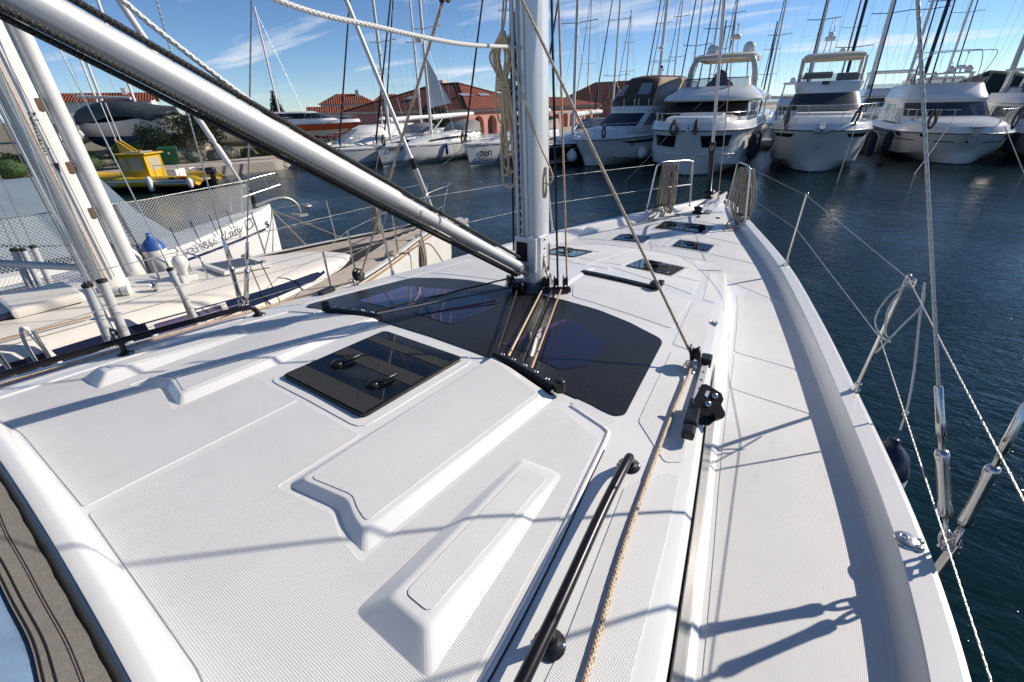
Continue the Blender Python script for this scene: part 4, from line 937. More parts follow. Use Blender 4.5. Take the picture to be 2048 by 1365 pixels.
# ---------------- M3: white flybridge yacht, dead ahead
def yacht_centre():
    T = place(thing('motor_yacht', 'white flybridge motor yacht with taupe sunpad and dark covered windscreen, third of the big four', 'motor yacht'), (.05, 22.7, 0), .10)
    surf, plan, h = hull_form(T, 14, 2.12, 1.78, 2.10, 1.05, 1.85)
    for s in (1, -1): hull_panel('hull_window', surf, [(.75, .66), (2.1, .66), (2.4, .86), (.55, .86)], s, TINT, h)
    # foredeck sunpad
    tier('sunpad_base', [(2.0, 1.35, 1.5, 1.0), (2.28, 1.32, 1.55, 1.0), (2.36, 1.2, 1.7, 1.0)], 4.6, HULLW, T); c = tier('sunpad', [(2.36, 1.15, 2.2, .5), (2.44, 1.15, 2.2, .5), (2.47, 1.08, 2.28, .5)], 4.0, mat('pale_cushion', (.62, .6, .57), .8), T)
    MB().box((0, 3.95, 2.62), (2.2, .16, .30), Matrix.Rotation(R(-18), 3, 'X'), .05).build('sunpad_backrest', CUSH, T)
    A = (2.3, 1.72, 3.6, 1.3); B = (3.32, 1.42, 5.5, 1.0); C_ = (3.42, 1.46, 5.5, 1.0)
    tier('cabin', [(2.1, 1.74, 3.5, 1.3), A, B, C_, (3.62, 1.50, 5.55, .9)], 11, HULLW, T)
    w = band('windscreen', [lvl(A, B, .22), lvl(A, B, .6), lvl(A, B, .96)], 11, 4, 20, SCREENC, T)
    MB().box((0, 4.35, 3.0), (.04, .06, .6), Matrix.Rotation(R(-58), 3, 'X')).build('windscreen_seam', DARK, T)
    for s in (1, -1): band('side_window', [lvl(A, B, .3), lvl(A, B, .9)], 11, *((1, 4) if s > 0 else (20, 23)), TINT, T)
    tier('flybridge_coaming', [(3.6, 1.52, 5.6, .9), (3.78, 1.55, 5.7, .8), (3.82, 1.50, 5.75, .8)], 11, HULLW, T)
    band('flybridge_screen', [(3.80, 1.48, 5.8, .8), (4.08, 1.42, 6.0, .8)], 9, 2, 22, SMOKE, T)
    rm = MB()
    for s in (1, -1): rm.tube([(s*1.44, 8.6, 4.12), (s*1.44, 6.9, 4.12), (s*1.1, 6.1, 4.12), (0, 5.95, 4.12)], .018, 6)
    rm.build('flybridge_rail', DARK, T)
    MB().box((-.55, 6.9, 4.12), (1.3, .4, .30), bev=.06).build('helm_seat', TANC, T); MB().box((.8, 7.0, 4.02), (1.0, .4, .35), bev=.06).build('helm_console', CUSH, T)
    ht = tier('hardtop', [(4.86, 1.30, 7.0, .7), (4.92, 1.38, 6.85, .7), (5.05, 1.40, 6.8, .7), (5.14, 1.25, 7.0, .7), (5.17, .9, 7.4, .5)], 9.8, HULLC, T)
    for s in (1, -1):
        MB().loft([[(s*(1.42-.02), y-.10, z), (s*1.48, y, z), (s*1.42, y+.16, z), (s*1.36, y, z)] for y, z in ((7.3, 3.7), (7.15, 4.1), (7.1, 4.6), (7.25, 4.95))], closed=True).build('hardtop_leg', HULLC, ht)
        MB().loft([[(s*1.36, y-.16, z), (s*1.46, y, z), (s*1.36, y+.2, z), (s*1.3, y, z)] for y, z in ((9.4, 3.7), (9.3, 4.3), (9.1, 4.95))], closed=True).build('hardtop_leg', HULLC, ht)
    dome('satellite_dome', (.35, 8.8, 5.15), .16, ht); 
    mt = MB(); mt.tube([(-.55, 8.4, 5.1), (-.48, 8.3, 5.8)], .03, 6); mt.tube([(-.25, 8.4, 5.1), (-.30, 8.3, 5.8)], .03, 6); mt.box((-.38, 8.3, 5.85), (.5, .25, .22), bev=.06); mt.ball((-.38, 8.3, 6.05), .15, 12, 8, (1, 1, .8)); mt.tube([(-.5, 8.3, 6.1), (-.44, 8.3, 6.75), (-.34, 8.3, 6.75), (-.28, 8.3, 6.1)], .025, 6); mt.build('radar_mast', HULLW, ht)
    MB().box((-.15, 5.5, 3.74), (.30, .06, .16), bev=.02).build('searchlight', DARK, T)
    bow_rail(T, plan, 2.12, 2.08, 2.80, .2, 5.5)
    a = MB(); a.box((0, .0, 2.06), (.14, .5, .10), bev=.02); a.box((0, -.18, 2.02), (.2, .14, .3), bev=.03); a.build('anchor_fairlead', STEEL, T)
    for s in (-1, 1): MB().ball((s*.16, -.22, 1.82), .15, 12, 8, (1, .7, .8)).build('anchor_fluke', HULLG, T)
    text_mesh('bow_mark', 's', .18, DARK, T, frame_of((.05, .33, 1.12), (1, 0, 0), (0, -.25, 1)))
    o = coilrope('rope_coil', 'brown rope coil on the port rail of the yacht with the taupe sunpad', wp(T, (-1.42, .95, 2.78)), .17, .95, 18, ROPEB, .022, 21); o.rotation_euler = (0, 0, .4)
    o = coilrope('rope_coil', 'brown rope coil on the starboard rail of the yacht with the taupe sunpad', wp(T, (1.25, .75, 2.78)), .22, .95, 18, ROPEB, .022, 22); o.rotation_euler = (0, .22, -.4)
    mooring('pale mooring line dropping from the starboard bow of the yacht with the taupe sunpad', wp(T, (1.2, .35, 2.08)), wp(T, (.95, -1.6, -.1)), .02, .05); mooring('pale mooring line slanting to the water left of the yacht with the taupe sunpad', wp(T, (-1.35, .75, 2.1)), wp(T, (-2.3, -.9, -.1)), .018, .1)
    for i, (x, y, z) in enumerate(((2.28, 3.2, 1.05), (2.30, 4.6, 1.05))): fenderobj(['front', 'rear'][i]+' dark fender between the third and fourth motor yachts', wp(T, (x, y, z)), .2, .9)
yacht_centre()
# ---------------- M2: big white yacht with curved arch
def yacht_arch():
    T = place(thing('motor_yacht', 'tall white motor yacht with cream arched hardtop and domes, behind the forestay', 'motor yacht'), (-4.72, 19.6, 0), .10)
    surf, plan, h = hull_form(T, 15, 2.30, 1.90, 2.28, .75, 2.15, bowl=3.6, drop=.1)
    hull_panel('hull_window', surf, [(.16, .40), (1.05, .42), (1.25, .80), (.12, .80)], 1, TINT, h, .02); hull_panel('hull_window', surf, [(.16, .40), (1.05, .42), (1.25, .80), (.12, .80)], -1, TINT, h, .02)
    MB().box((0, .38, 1.35), (.12, .06, 1.15), Matrix.Rotation(R(22), 3, 'X'), .02).build('stem_plate', STEEL, h)
    MB().loft([[(s*(x+.02), y-.03, z) for x, y, z in [tuple(surf(q, .30))]] for q in (.05, .3, .8, 1.6, 3, 5) for s in (1,)]+[[(0, 0, 0)]][:0]) if False else None
    kn_ = MB()
    for s in (1, -1): kn_.tube([(s*(surf(q, .22).x+.01), surf(q, .22).y-.02, surf(q, .22).z) for q in (.02, .2, .45, .8, 1.5, 3, 5, 8)], .02, 5)
    kn_.build('spray_knuckle', HULLW, h)
    tier('foredeck_trunk', [(2.15, 1.5, 1.1, 1.0), (2.40, 1.45, 1.3, 1.0), (2.48, 1.3, 1.6, 1.0)], 5, HULLW, T)
    MB().box((.1, 2.6, 2.53), (1.9, .8, .14), bev=.05).build('sunpad', HULLW, T)
    A = (2.35, 1.80, 3.9, .9); B = (3.16, 1.74, 4.7, .7)
    tier('cabin', [(2.2, 1.82, 3.8, .9), A, B, (3.3, 1.72, 4.8, .7)], 12, HULLW, T)
    band('windscreen', [lvl(A, B, .04), lvl(A, B, .5), lvl(A, B, .97)], 12, 1, 23, TINT, T)
    wi = MB()
    for x in (-.5, .6): wi.tube([(x+.25, 4.45, 3.1), (x, 4.1, 2.75), (x-.12, 4.05, 2.7)], .015, 5)
    wi.build('wiper', STEEL, T)
    tier('brow', [(3.04, 1.9, 4.5, .8), (3.06, 2.26, 3.95, 1.0), (3.14, 2.32, 3.8, 1.1), (3.30, 2.22, 3.95, 1.1), (3.55, 1.85, 4.7, 1.0), (3.72, 1.72, 5.0, .8)], 12, HULLW, T)
    tier('brow_side', [(3.05, 2.36, 5.0, 1.2), (3.3, 2.36, 5.0, 1.2), (3.4, 2.25, 5.2, 1.2)], 12, HULLW, T)
    band('flybridge_screen', [(3.68, 1.70, 5.0, .8), (4.06, 1.62, 5.35, .8)], 10, 1, 23, SMOKE, T)
    rm = MB(); o_ = outline(1.63, 5.33, .8, 10); rm.tube([(x, y, 4.08) for x, y in o_], .022, 6)
    for i in (2, 4, 6, 9, 13, 17, 20, 22): a, b = outline(1.71, 4.98, .8, 10)[i], o_[i]; rm.tube([(a[0], a[1], 3.7), (b[0], b[1], 4.08)], .016, 5)
    rm.build('flybridge_rail', DARK, T)
    MB().lathe([(.75, 0), (.62, .25), (.35, .45), (.28, .7), (.1, .85), (0, .87)], (.1, 6.4, 3.62), n=14).build('covered_helm', mat('grey_cover', (.10, .10, .11), .9), T)
    ht = tier('hardtop', [(4.98, 1.30, 7.0, 1.0), (5.02, 1.52, 6.7, 1.0), (5.16, 1.56, 6.65, 1.0), (5.27, 1.35, 7.0, .9), (5.30, .8, 7.6, .6)], 10.5, HULLC, T)
    for s in (1, -1):
        pts = spline([(s*1.62, 7.6, 3.6), (s*1.64, 7.5, 4.0), (s*1.58, 7.35, 4.5), (s*1.42, 7.3, 4.95), (s*1.25, 7.4, 5.1)], 5)
        MB().tube(pts, [.16-.05*i/len(pts) for i in range(len(pts))], 10).build('arch', HULLC, ht); rod('hardtop_strut', (s*1.35, 6.6, 4.0), (s*1.2, 7.0, 5.0), .03, STEEL, ht)
    dome('satellite_dome', (-.75, 8.2, 5.26), .30, ht); dome('satellite_dome', (1.05, 8.2, 5.26), .30, ht)
    rd = MB(); rd.tube([(.05, 8.6, 5.25), (.12, 8.6, 5.95)], .03, 6); rd.tube([(.45, 8.6, 5.25), (.38, 8.6, 5.95)], .03, 6); rd.lathe([(.26, 0), (.30, .06), (.30, .18), (.22, .24)], (.25, 8.6, 5.95), n=16); rd.cyl((.3, 8.6, 6.15), (.3, 8.6, 6.6), .03); rd.ball((.3, 8.6, 6.62), .06); rd.build('radar_mast', HULLW, ht)
    bow_rail(T, plan, 2.30, 2.26, 2.62, .9, 6, .2, n=6, lower=False, lean=.02)
    o = coilrope('rope_coil', 'large untidy rope coil left of the stem of the tall arched yacht', wp(T, (-.62, -.02, 2.40)), .36, .62, 22, ROPEB, .02, 31); o = coilrope('rope_coil', 'rope coil on the bow of the tall arched yacht, right of its stem', wp(T, (.32, -.02, 2.42)), .17, .62, 18, ROPEB, .02, 32)
    mooring('pale mooring line hanging from the stem of the tall yacht with the arch', wp(T, (.36, -.05, 1.9)), wp(T, (.5, -.9, -.1)), .018, .0)
    mooring('mooring line slanting to port from the tall yacht with the arch', wp(T, (-.75, .1, 1.9)), wp(T, (-2.2, -1.6, -.1)), .016, .1)
    for i, y in enumerate((2.9, 3.9, 5.2)): fenderobj(['nearest', 'middle', 'rearmost'][i]+' black fender along the starboard side of the tall yacht with the arch', wp(T, (2.46, y, 1.1)), .2, .95)
yacht_arch()
# ---------------- M4: older yacht with purple wind screen and bimini hoops
def yacht_right():
    T = place(thing('motor_yacht', 'rounded white motor yacht with oval portholes and bare bimini hoops, at the right', 'motor yacht'), (5.75, 28.4, 0), .17)
    surf, plan, h = hull_form(T, 13, 2.42, 1.38, 1.72, .8, 2.05, bowl=4.6, drop=.1)
    for s in (1, -1):
        for y in (1.15, 2.9, 4.6):
            p = surf(y, .86); q = surf(y+.3, .86); d = (q-p).normalized(); nn = Vector((d.y, -d.x, 0))
            M_ = Matrix.Identity(4)
            m = MB(); m.lathe([(.0, 0), (.13, .0), (.14, -.01)], (0, 0, 0), (0, 0, 1), 16)
            o = m.build('porthole', TINT, h); up_ = (surf(y, .98)-p).normalized(); M_ = frame_of((s*(p.x+.02), p.y-.02, p.z), (s*d.x, d.y, d.z), (s*up_.x, up_.y, up_.z)); o.data.transform(M_ @ Matrix.Diagonal((1.7, .8, 1, 1)))
    st = MB()
    for s in (1, -1): st.loft([[(s*(surf(q, f).x+.012), surf(q, f).y-.012, surf(q, f).z) for f in (.50, .55)] for q in (.0, .2, .5, 1, 2, 3, 4.5, 6, 8)])
    st.build('hull_stripe', DARK, h)
    p = surf(5.6, .8); text_mesh('boat_name', 'IMOLA', .30, mat('grey_letters', (.16, .16, .17), .5), h, frame_of((-(surf(3.75, .80).x+.035), surf(3.75, .80).y-.03, surf(3.75, .80).z), (surf(3.2, .8)-surf(4.3, .8)) * Vector((0, 1, 1)) + Vector((surf(4.3, .8).x-surf(3.2, .8).x, 0, 0)), (0, 0, 1)))
    tier('foredeck_trunk', [(1.55, 1.9, 1.0, 1.6), (1.80, 1.8, 1.3, 1.6), (1.95, 1.6, 2.0, 1.4), (2.02, 1.3, 2.6, 1.2)], 6, HULLW, T)
    A = (1.95, 1.88, 3.7, 1.6); B = (2.72, 1.78, 5.0, 1.3)
    tier('cabin', [(1.7, 1.9, 3.6, 1.6), A, B, (2.85, 1.85, 4.9, 1.4), (3.0, 1.80, 5.0, 1.4), (3.2, 1.72, 5.3, 1.3), (3.55, 1.62, 5.8, 1.1), (3.62, 1.52, 5.95, 1.0)], 11, HULLW, T, ang=50)
    band('windscreen', [lvl(A, B, .14), lvl(A, B, .55), lvl(A, B, .96)], 11, 3, 14, TINT, T); band('screen_cover', [lvl(A, B, .14), lvl(A, B, .55), lvl(A, B, .96)], 11, 14, 18, mat('grey_screen_cover', (.07, .065, .065), .7), T, off=.02); band('side_window', [lvl(A, B, .3), lvl(A, B, .85)], 11, 20, 23, TINT, T)
    band('wind_deflector', [(3.58, 1.55, 5.9, 1.0), (3.84, 1.62, 5.75, 1.0)], 9, 2, 22, mat('purple_acrylic', (.20, .13, .17), .1, alpha=.75), T)
    ar = MB(); ar.box((0, 8.2, 4.12), (2.9, .45, .08), bev=.03); ar.box((1.35, 8.2, 3.85), (.12, .4, .55), bev=.03); ar.box((-1.35, 8.2, 3.85), (.12, .4, .55), bev=.03); ar.build('radar_arch', HULLC, T)
    dome('satellite_dome', (.35, 8.2, 4.15), .19, T); dome('satellite_dome', (1.15, 8.2, 4.15), .19, T); dome('satellite_dome', (-1.0, 8.2, 4.15), .15, T); radar((.75, 8.1, 4.1), T, .2)
    hp = MB()
    for y0, y1, z in ((7.6, 6.2, 5.05), (7.9, 8.4, 5.22)):
        pts = [(-1.55, y0, 3.75), (-1.58, (y0+y1)/2, 4.4), (-1.35, y1, z-.18), (-1.0, y1, z), (1.1, y1, z+.02), (1.5, y1, z-.08), (1.6, (y0+y1)/2, 4.4), (1.52, y0, 3.75)]; hp.tube(spline(pts, 5), .022, 6)
    hp.build('bimini_hoop', STEEL, T)
    bow_rail(T, plan, 2.42, 1.70, 2.42, .35, 6.5, .16, n=9, lower=False, lean=.03, open_=1)
    an = MB(); an.box((0, -.02, 1.70), (.5, .5, .08), bev=.02); an.prism([(-.28, -.12, 1.30), (0, -.05, .85), (.28, -.12, 1.30), (.2, -.15, 1.42), (-.2, -.15, 1.42)], (0, .06, 0)); an.box((0, -.15, 1.50), (.14, .12, .4), bev=.03); an.build('anchor', HULLG, T)
    for i, (x, y, w_, s_) in enumerate(((-1.55, .75, .36, 41), (1.45, .70, .24, 42))): coilrope('rope_coil', ['big oval rope coil on the port bow rail of the yacht with bimini hoops', 'rope coil on the starboard bow rail of the yacht with bimini hoops'][i], wp(T, (x, y, 2.45)), w_, .85, 22, ROPEB, .02, s_)
    mooring('pale mooring line dropping from the starboard bow of the yacht with bimini hoops', wp(T, (1.0, .2, 1.7)), wp(T, (1.5, -2.2, -.1)), .02, .0); mooring('mooring line slanting down from the port bow of the yacht with bimini hoops', wp(T, (-1.0, .3, 1.7)), wp(T, (-2.6, -3.4, -.1)), .018, .1)
    for i, (x, y) in enumerate(((-2.58, 3.0), (2.58, 3.4))): fenderobj(['dark blue fender on the port side of the yacht with bimini hoops', 'black fender on the starboard side of the yacht with bimini hoops'][i], wp(T, (x, y, .85)), .2, .85)
yacht_right()
# ---------------- M1: yacht with brown canopy
def yacht_canopy():
    T = place(thing('motor_yacht', 'white motor yacht with brown and tan canvas canopy over its flybridge', 'motor yacht'), (-10.72, 21.2, 0), -.20)
    surf, plan, h = hull_form(T, 12, 1.92, 1.32, 1.50, .6, 1.72, bowl=4.6, drop=-.4)
    for s in (1, -1): hull_panel('hull_window', surf, [(2.2, .62), (6.4, .52), (6.4, .80), (1.5, .80)], s, TINT, h, .015)
    text_mesh('boat_name', 'BA', .22, mat('dark_letters', (.03, .03, .035), .5), h, frame_of((surf(2.35, .52).x+.03, surf(2.35, .52).y-.03, surf(2.35, .52).z), surf(2.9, .52)-surf(2.0, .52), (0, 0, 1)), shear=.2)
    tier('foredeck_trunk', [(1.45, 1.5, .9, 1.4), (1.72, 1.42, 1.3, 1.4), (1.90, 1.3, 2.0, 1.2)], 6, HULLW, T)
    A = (1.85, 1.55, 2.5, 1.2); B = (2.62, 1.32, 3.9, .9)
    tier('cabin', [(1.6, 1.6, 2.4, 1.2), A, B, (2.72, 1.4, 3.85, .9), (2.92, 1.45, 4.1, .8)], 9.5, HULLW, T)
    band('windscreen', [lvl(A, B, .12), lvl(A, B, .5), lvl(A, B, .92)], 9.5, 6, 18, SCREENC, T); band('side_window', [lvl(A, B, .15), lvl(A, B, .9)], 9.5, 0, 4, mat('pale_side_glass', (.2, .21, .22), .1), T)
    C0 = (2.92, 1.42, 4.1, .6); C1 = (3.15, 1.44, 4.15, .6); C2 = (4.15, 1.16, 5.0, .7)
    cn = tier('canopy', [C0, C1, C2, (4.36, .98, 5.3, .7), (4.46, .6, 5.9, .6)], 8.6, BROWNC, T, ang=60)
    band('canopy_skirt', [C0, C1], 8.6, 3, 21, BLACK, cn); band('canopy_window', [lvl(C1, C2, .35), lvl(C1, C2, .9)], 8.6, 7, 10, CLEARV, cn); band('canopy_window', [lvl(C1, C2, .30), lvl(C1, C2, .85)], 8.6, 13, 15, CLEARV, cn); band('canopy_window', [lvl(C1, C2, .25), lvl(C1, C2, .85)], 8.6, 15, 17, CLEARV, cn, off=.02)
    band('canopy_side', [C0, C1, C2, (4.34, .99, 5.3, .7)], 8.6, 0, 5, TANC, cn, off=.016); band('canopy_window', [lvl(C1, C2, .2), lvl(C1, C2, .85)], 8.6, 2, 3, CLEARV, cn, off=.03); band('canopy_window', [lvl(C1, C2, .2), lvl(C1, C2, .85)], 8.6, 1, 2, CLEARV, cn, off=.03); band('canopy_piping', [lvl(C0, C2, 0), C2], 8.6, 1, 1, TANC, cn) if False else None
    fr = MB()
    for i in (5, 8, 9, 11, 14): x, y = outline(1.48, 3.95, .6, 8.6)[i]; fr.tube([(x, y-.2, 2.75), (x, y-.25, 3.22)], .02, 5); fr.tube([(x-.06, y-.25, 3.22), (x+.08, y-.25, 3.24)], .02, 5)
    fr.build('rod_holder', STEEL, T); li = MB(); li.tube([(.2, 7.0, 4.4), (.2, 7.0, 4.85)], .02, 5); li.ball((.2, 7, 4.9), .08); li.ball((.3, 7, 4.75), .05); li.build('navigation_light', DARK, T)
    bow_rail(T, plan, 1.92, 1.50, 2.12, .2, 6.5, .14, n=9, lean=.04)
    coilrope('rope_coil', 'dark oval rope coil on the bow rail of the yacht with the brown canopy', wp(T, (1.08, .50, 2.12)), .22, .62, 18, ROPEB, .02, 51)
    WV = mat('white_vinyl', (.75, .75, .76), .3); PV = mat('pale_blue_fender', (.32, .40, .46), .4)
    fenderobj('round white ball fender under the name of the yacht with the brown canopy', wp(T, (surf(2.9, .35).x+.22, surf(2.9, .35).y-.1, .62)), .28, 0, WV, True); fenderobj('round white ball fender left of the stem of the yacht with the brown canopy', wp(T, (-.9, .35, .52)), .28, 0, WV, True)
    fenderobj('pale blue cylinder fender on the side of the yacht with the brown canopy', wp(T, (2.05, 4.3, 1.05)), .16, .75, PV)
    mooring('thin mooring line from the bow of the yacht with the brown canopy', wp(T, (1.05, .35, 1.45)), wp(T, (1.0, -.3, -.1)), .012, 0); mooring('mooring line slanting away to the left of the yacht with the brown canopy', wp(T, (-.6, .5, 1.0)), wp(T, (-1.9, -1.8, -.1)), .012, .1)
yacht_canopy()
# ---------------- yachts lying further back
def back_yacht(loc, rz, label, hb=1.9, z=1.6, tint=TINT, dome_=True, canopy=None):
    T = place(thing('motor_yacht', label, 'motor yacht', group='motor yachts moored behind the front row'), loc, rz)
    hull_form(T, 12, hb, z, z+.3, 1.0, hb*.8)
    A = (z+.45, hb*.82, 3.4, 1.2); B = (z+1.2, hb*.7, 5, 1.0)
    tier('cabin', [(z+.2, hb*.84, 3.3, 1.2), A, B, (z+1.3, hb*.78, 4.8, 1.1), (z+1.55, hb*.75, 5.1, 1.0), (z+1.8, hb*.7, 5.5, .9)], 10, HULLW, T); band('windscreen', [lvl(A, B, .2), lvl(A, B, .92)], 10, 3, 21, tint, T)
    band('flybridge_screen', [(z+1.78, hb*.7, 5.5, .9), (z+2.1, hb*.66, 5.9, .9)], 9, 2, 22, SMOKE, T)
    ht = tier('hardtop', [(z+2.85, hb*.6, 6.5, .7), (z+2.9, hb*.68, 6.3, .7), (z+3.0, hb*.66, 6.35, .7)], 9.5, canopy or HULLW, T)
    for s in (1, -1):
        rod('hardtop_leg', (s*hb*.64, 6.4, z+1.8), (s*hb*.58, 6.9, z+2.9), .05, HULLW, ht); rod('hardtop_leg', (s*hb*.64, 9.2, z+1.8), (s*hb*.6, 9, z+2.9), .07, HULLW, ht)
    if dome_: dome('satellite_dome', (-.5, 8, z+2.98), .24, ht); radar((.3, 8, z+2.95), ht, .25)
    bow_rail(T, lambda y, b: b*min(1, (.15+y/4)), hb, z+.28, z+.9, .3, 5, n=6)
back_yacht((-3.3, 41.5, 0), .12, 'small white flybridge yacht behind, between the arched yacht and the sunpad yacht', 1.8, 1.25)
back_yacht((3.3, 40.5, 0), .15, 'white yacht with radar mast behind, just right of the sunpad yacht', 2.2, 1.75, dome_=False)
back_yacht((7.2, 46.0, 0), .2, 'low white yacht far behind, left of the yacht with bimini hoops', 1.9, 1.3)
back_yacht((13.2, 40.0, 0), .22, 'white yacht with dark domes behind, near the right edge of the frame', 2.3, 1.5, canopy=HULLG)
back_yacht((10.6, 29.8, 0), .20, 'grey and white yacht with smoked canopy cut by the right edge of the frame', 2.1, 1.25, canopy=HULLG)
# ================================================================ the cream sailing boat alongside
CREAM = mat('cream_gelcoat', (.74, .70, .63), .35, var=.05, vscale=1.5, bump=.05, bscale=300)
OLDW = mat('old_white_paint', (.70, .69, .66), .45, var=.08, vscale=5)
NAVYW = mat('navy_cabin_window', (.012, .016, .045), .08)
CURT = mat('violet_curtain', (.09, .07, .14), .8)
VARN = mat('varnished_rail', (.42, .27, .15), .5, var=.2, vscale=8)
TUBEG = mat('grey_pvc_tube', (.50, .51, .52), .45, var=.05, vscale=4)
PLANK = mat('weathered_teak_plank', (.56, .48, .41), .8, var=.2, vscale=9)
CAULK = mat('dark_caulking', (.03, .028, .026), .8)
NB = thing('sailing_boat', 'cream decked sailing boat with teak side decks and silver mast moored alongside to port', 'sailboat', (-4.12, -1.5, 0))
NBW = [(-5, 1.30), (-2.5, 1.40), (-.5, 1.38), (1.0, 1.25), (1.8, 1.14), (2.3, 1.0), (2.95, .77), (3.8, .43), (4.5, .19), (4.92, .03)]
NZ = [(-5, 1.16), (-1, 1.17), (2, 1.21), (4, 1.29), (4.92, 1.34)]
def nb(y): return itp(NBW, y)
def nz_(y): return itp(NZ, y)
NC = [(-5, .98), (-2.5, .98), (-1, .93), (.5, .84), (1.5, .70), (2.2, .48), (2.6, .22), (2.72, .05)]
NH = [(-5, .44), (-.5, .36), (.8, .24), (1.8, .15), (2.4, .08), (2.72, .0)]
ys = [-5+.16*i for i in range(62)]+[4.92]
hs2 = []; dk2 = []
for y in ys:
    b = nb(y); z = nz_(y)
    hs2.append([(b, y, z), (b*.995, y, z-.12), (b*.965, y-.03, z*.55), (b*.90, y-.10*max(0, y-3.5), .08), (b*.7, y-.2*max(0, y-3.5), -.2)])
    dk2.append([(b, y, z), (b, y, z+.045), (b-.025, y, z+.05), (b-.035, y, z+.045), (b-.037, y, z+.004), (b*.5, y, z+.03), (0, y, z+.04)])
m = MB()
for s in (1, -1): m.loft([[(s*x, y, z) for x, y, z in q] for q in hs2])
nhull = m.build('hull', OLDW, NB, fix=True)
m = MB()
for s in (1, -1): m.loft([[(s*x, y, z) for x, y, z in q] for q in dk2])
ndeck = sharp(m.build('deck', CAULK, NB, fix=True), 30)
m = MB()
for s in (1, -1): m.loft([[(s*(nb(y)+a), y, nz_(y)+c) for a, c in ((.012, .03), (.012, .062), (-.05, .064), (-.05, .05))] for y in ys], smooth=False)
m.build('toe_rail', OLDW, NB)
m = MB()
for s in (1, -1): m.loft([[(s*(nb(y)+.014), y, nz_(y)+c) for c in (-.05, -.015)] for y in ys])
m.build('sheer_stripe', VARN, NB)
for s in (1, -1):
    for i in range(26): 
        y = 4.7-.22*i; MB().lathe([(.012, 0), (.012, .002)], (s*(nb(y)-.0385), y, nz_(y)+.03), (-s, 0, 0), 8).build('scupper_hole', BLACK, ndeck)
# teak planks following the rail
for s in (1, -1):
    for k in range(9):
        o0 = .045+k*.052; pts = []
        for y in ys:
            if y < -3.2 or y > 4.75: continue
            x1 = nb(y)-o0; x0 = x1-.041; lim = itp(NC, y)*(1 if y < 2.72 else 0)-.02 if y < 2.72 else .004
            if x0 < lim: 
                if len(pts) > 2: break
                continue
            pts.append([(s*x1, y, nz_(y)+.006+.034*(1-x1/nb(y))+.004), (s*x1, y, nz_(y)+.0135+.034*(1-x1/nb(y))), (s*x0, y, nz_(y)+.0135+.034*(1-x0/nb(y))), (s*x0, y, nz_(y)+.006+.034*(1-x0/nb(y)))])
        if len(pts) > 3: MB().loft(pts, smooth=False).build('plank', PLANK, ndeck)
# coachroof
def nroof(x, y):
    c = itp(NC, y); return nz_(y)+.03+itp(NH, y)+.06*(1-min(1, abs(x)/max(c, .05))**2)*min(1, itp(NH, y)/.2)
S = []
for y in [q for q in ys if q < 2.72]+[2.72]:
    c = itp(NC, y); h = itp(NH, y); z = nz_(y)+.03; k = min(1, h/.2)
    half = [(c+.02, z-.02), (c, z+h*.2), (c-.05*k, z+h*.75), (c-.09*k, z+h*.93), (c-.17*k, z+h+.012*k), (c*.6, z+h+.04*k), (c*.3, z+h+.055*k), (0, z+h+.06*k)]
    S.append([(x, y, zz) for x, zz in half]+[(-x, y, zz) for x, zz in reversed(half[:-1])])
roof = sharp(MB().loft(S).build('coachroof', CREAM, NB), 40)
def nside(y, f):
    c = itp(NC, y); h = itp(NH, y); z = nz_(y)+.03; return Vector((c-.05*f+.008, y, z+h*(.2+.62*f)))
for s in (1, -1):
    wv = MB().loft([[(s*nside(y, f).x, y, nside(y, f).z) for f in (f0, .5*(f0+f1), f1)] for y, f0, f1 in [(-4.5+.25*i, .05, .95-.25*max(0, -.8+i*.04)) for i in range(26)]+[(1.95, .35, .75)]]).build('window_band', NAVYW, roof)
    for y0, y1 in ((-.10, .62),):
        fr = MB().loft([[(s*(nside(y, f).x+.012), y, nside(y, f).z) for f in (.12, .9)] for y in [y0+(y1-y0)*i/8 for i in range(9)]]).build('port_light', OLDW, roof)
        MB().loft([[(s*(nside(y, f).x+.018), y, nside(y, f).z) for f in (.22, .8)] for y in [y0+.06+(y1-y0-.12)*i/8 for i in range(9)]]).build('curtain', CURT, fr)
def on_roof(x, y, o=0): return Vector((x, y, nroof(x, y)+o))
ht = MB(); zz = nroof(.12, 1.25)
fh = MB().loft([[(x, y, nroof(0, y)+.01+o) for x, y, o in ((-.28, .90, 0), (.28, .90, 0), (.28, 1.45, 0), (-.28, 1.45, 0))], [(x, y, nroof(0, y)+.05) for x, y in ((-.27, .91), (.27, .91), (.27, 1.44), (-.27, 1.44))], [(x, y, nroof(0, y)+.052) for x, y in ((-.22, .96), (.22, .96), (.22, 1.39), (-.22, 1.39))]], closed=True, smooth=False).build('deck_hatch', OLDW, NB)
MB().add([(x, y, nroof(0, y)+.051) for x, y in ((-.23, .95), (.23, .95), (.23, 1.40), (-.23, 1.40))], [(0, 1, 2, 3)]).build('pane', HG, fh)
for x in (-.18, .18): MB().box((x, 1.40, nroof(0, 1.4)+.06), (.05, .04, .02)).build('hinge', STEEL, fh)
# dorade vent inside its guard hoops
dv = MB().box(on_roof(.05, .58, .03), (.34, .16, .07), bev=.02); dv.lathe([(.055, 0), (.055, .07), (.075, .12), (.075, .17), (.05, .21), (.0, .22)], on_roof(.10, .58, .05), n=14); dv.build('ventilator', OLDW, NB)
for y in (.42, .74):
    MB().tube(spline([on_roof(-.17, y), on_roof(-.165, y, .17), on_roof(-.12, y, .24), on_roof(.18, y, .24), on_roof(.23, y, .17), on_roof(.235, y)], 4), .011, 8).build('guard_hoop', STEEL, NB)
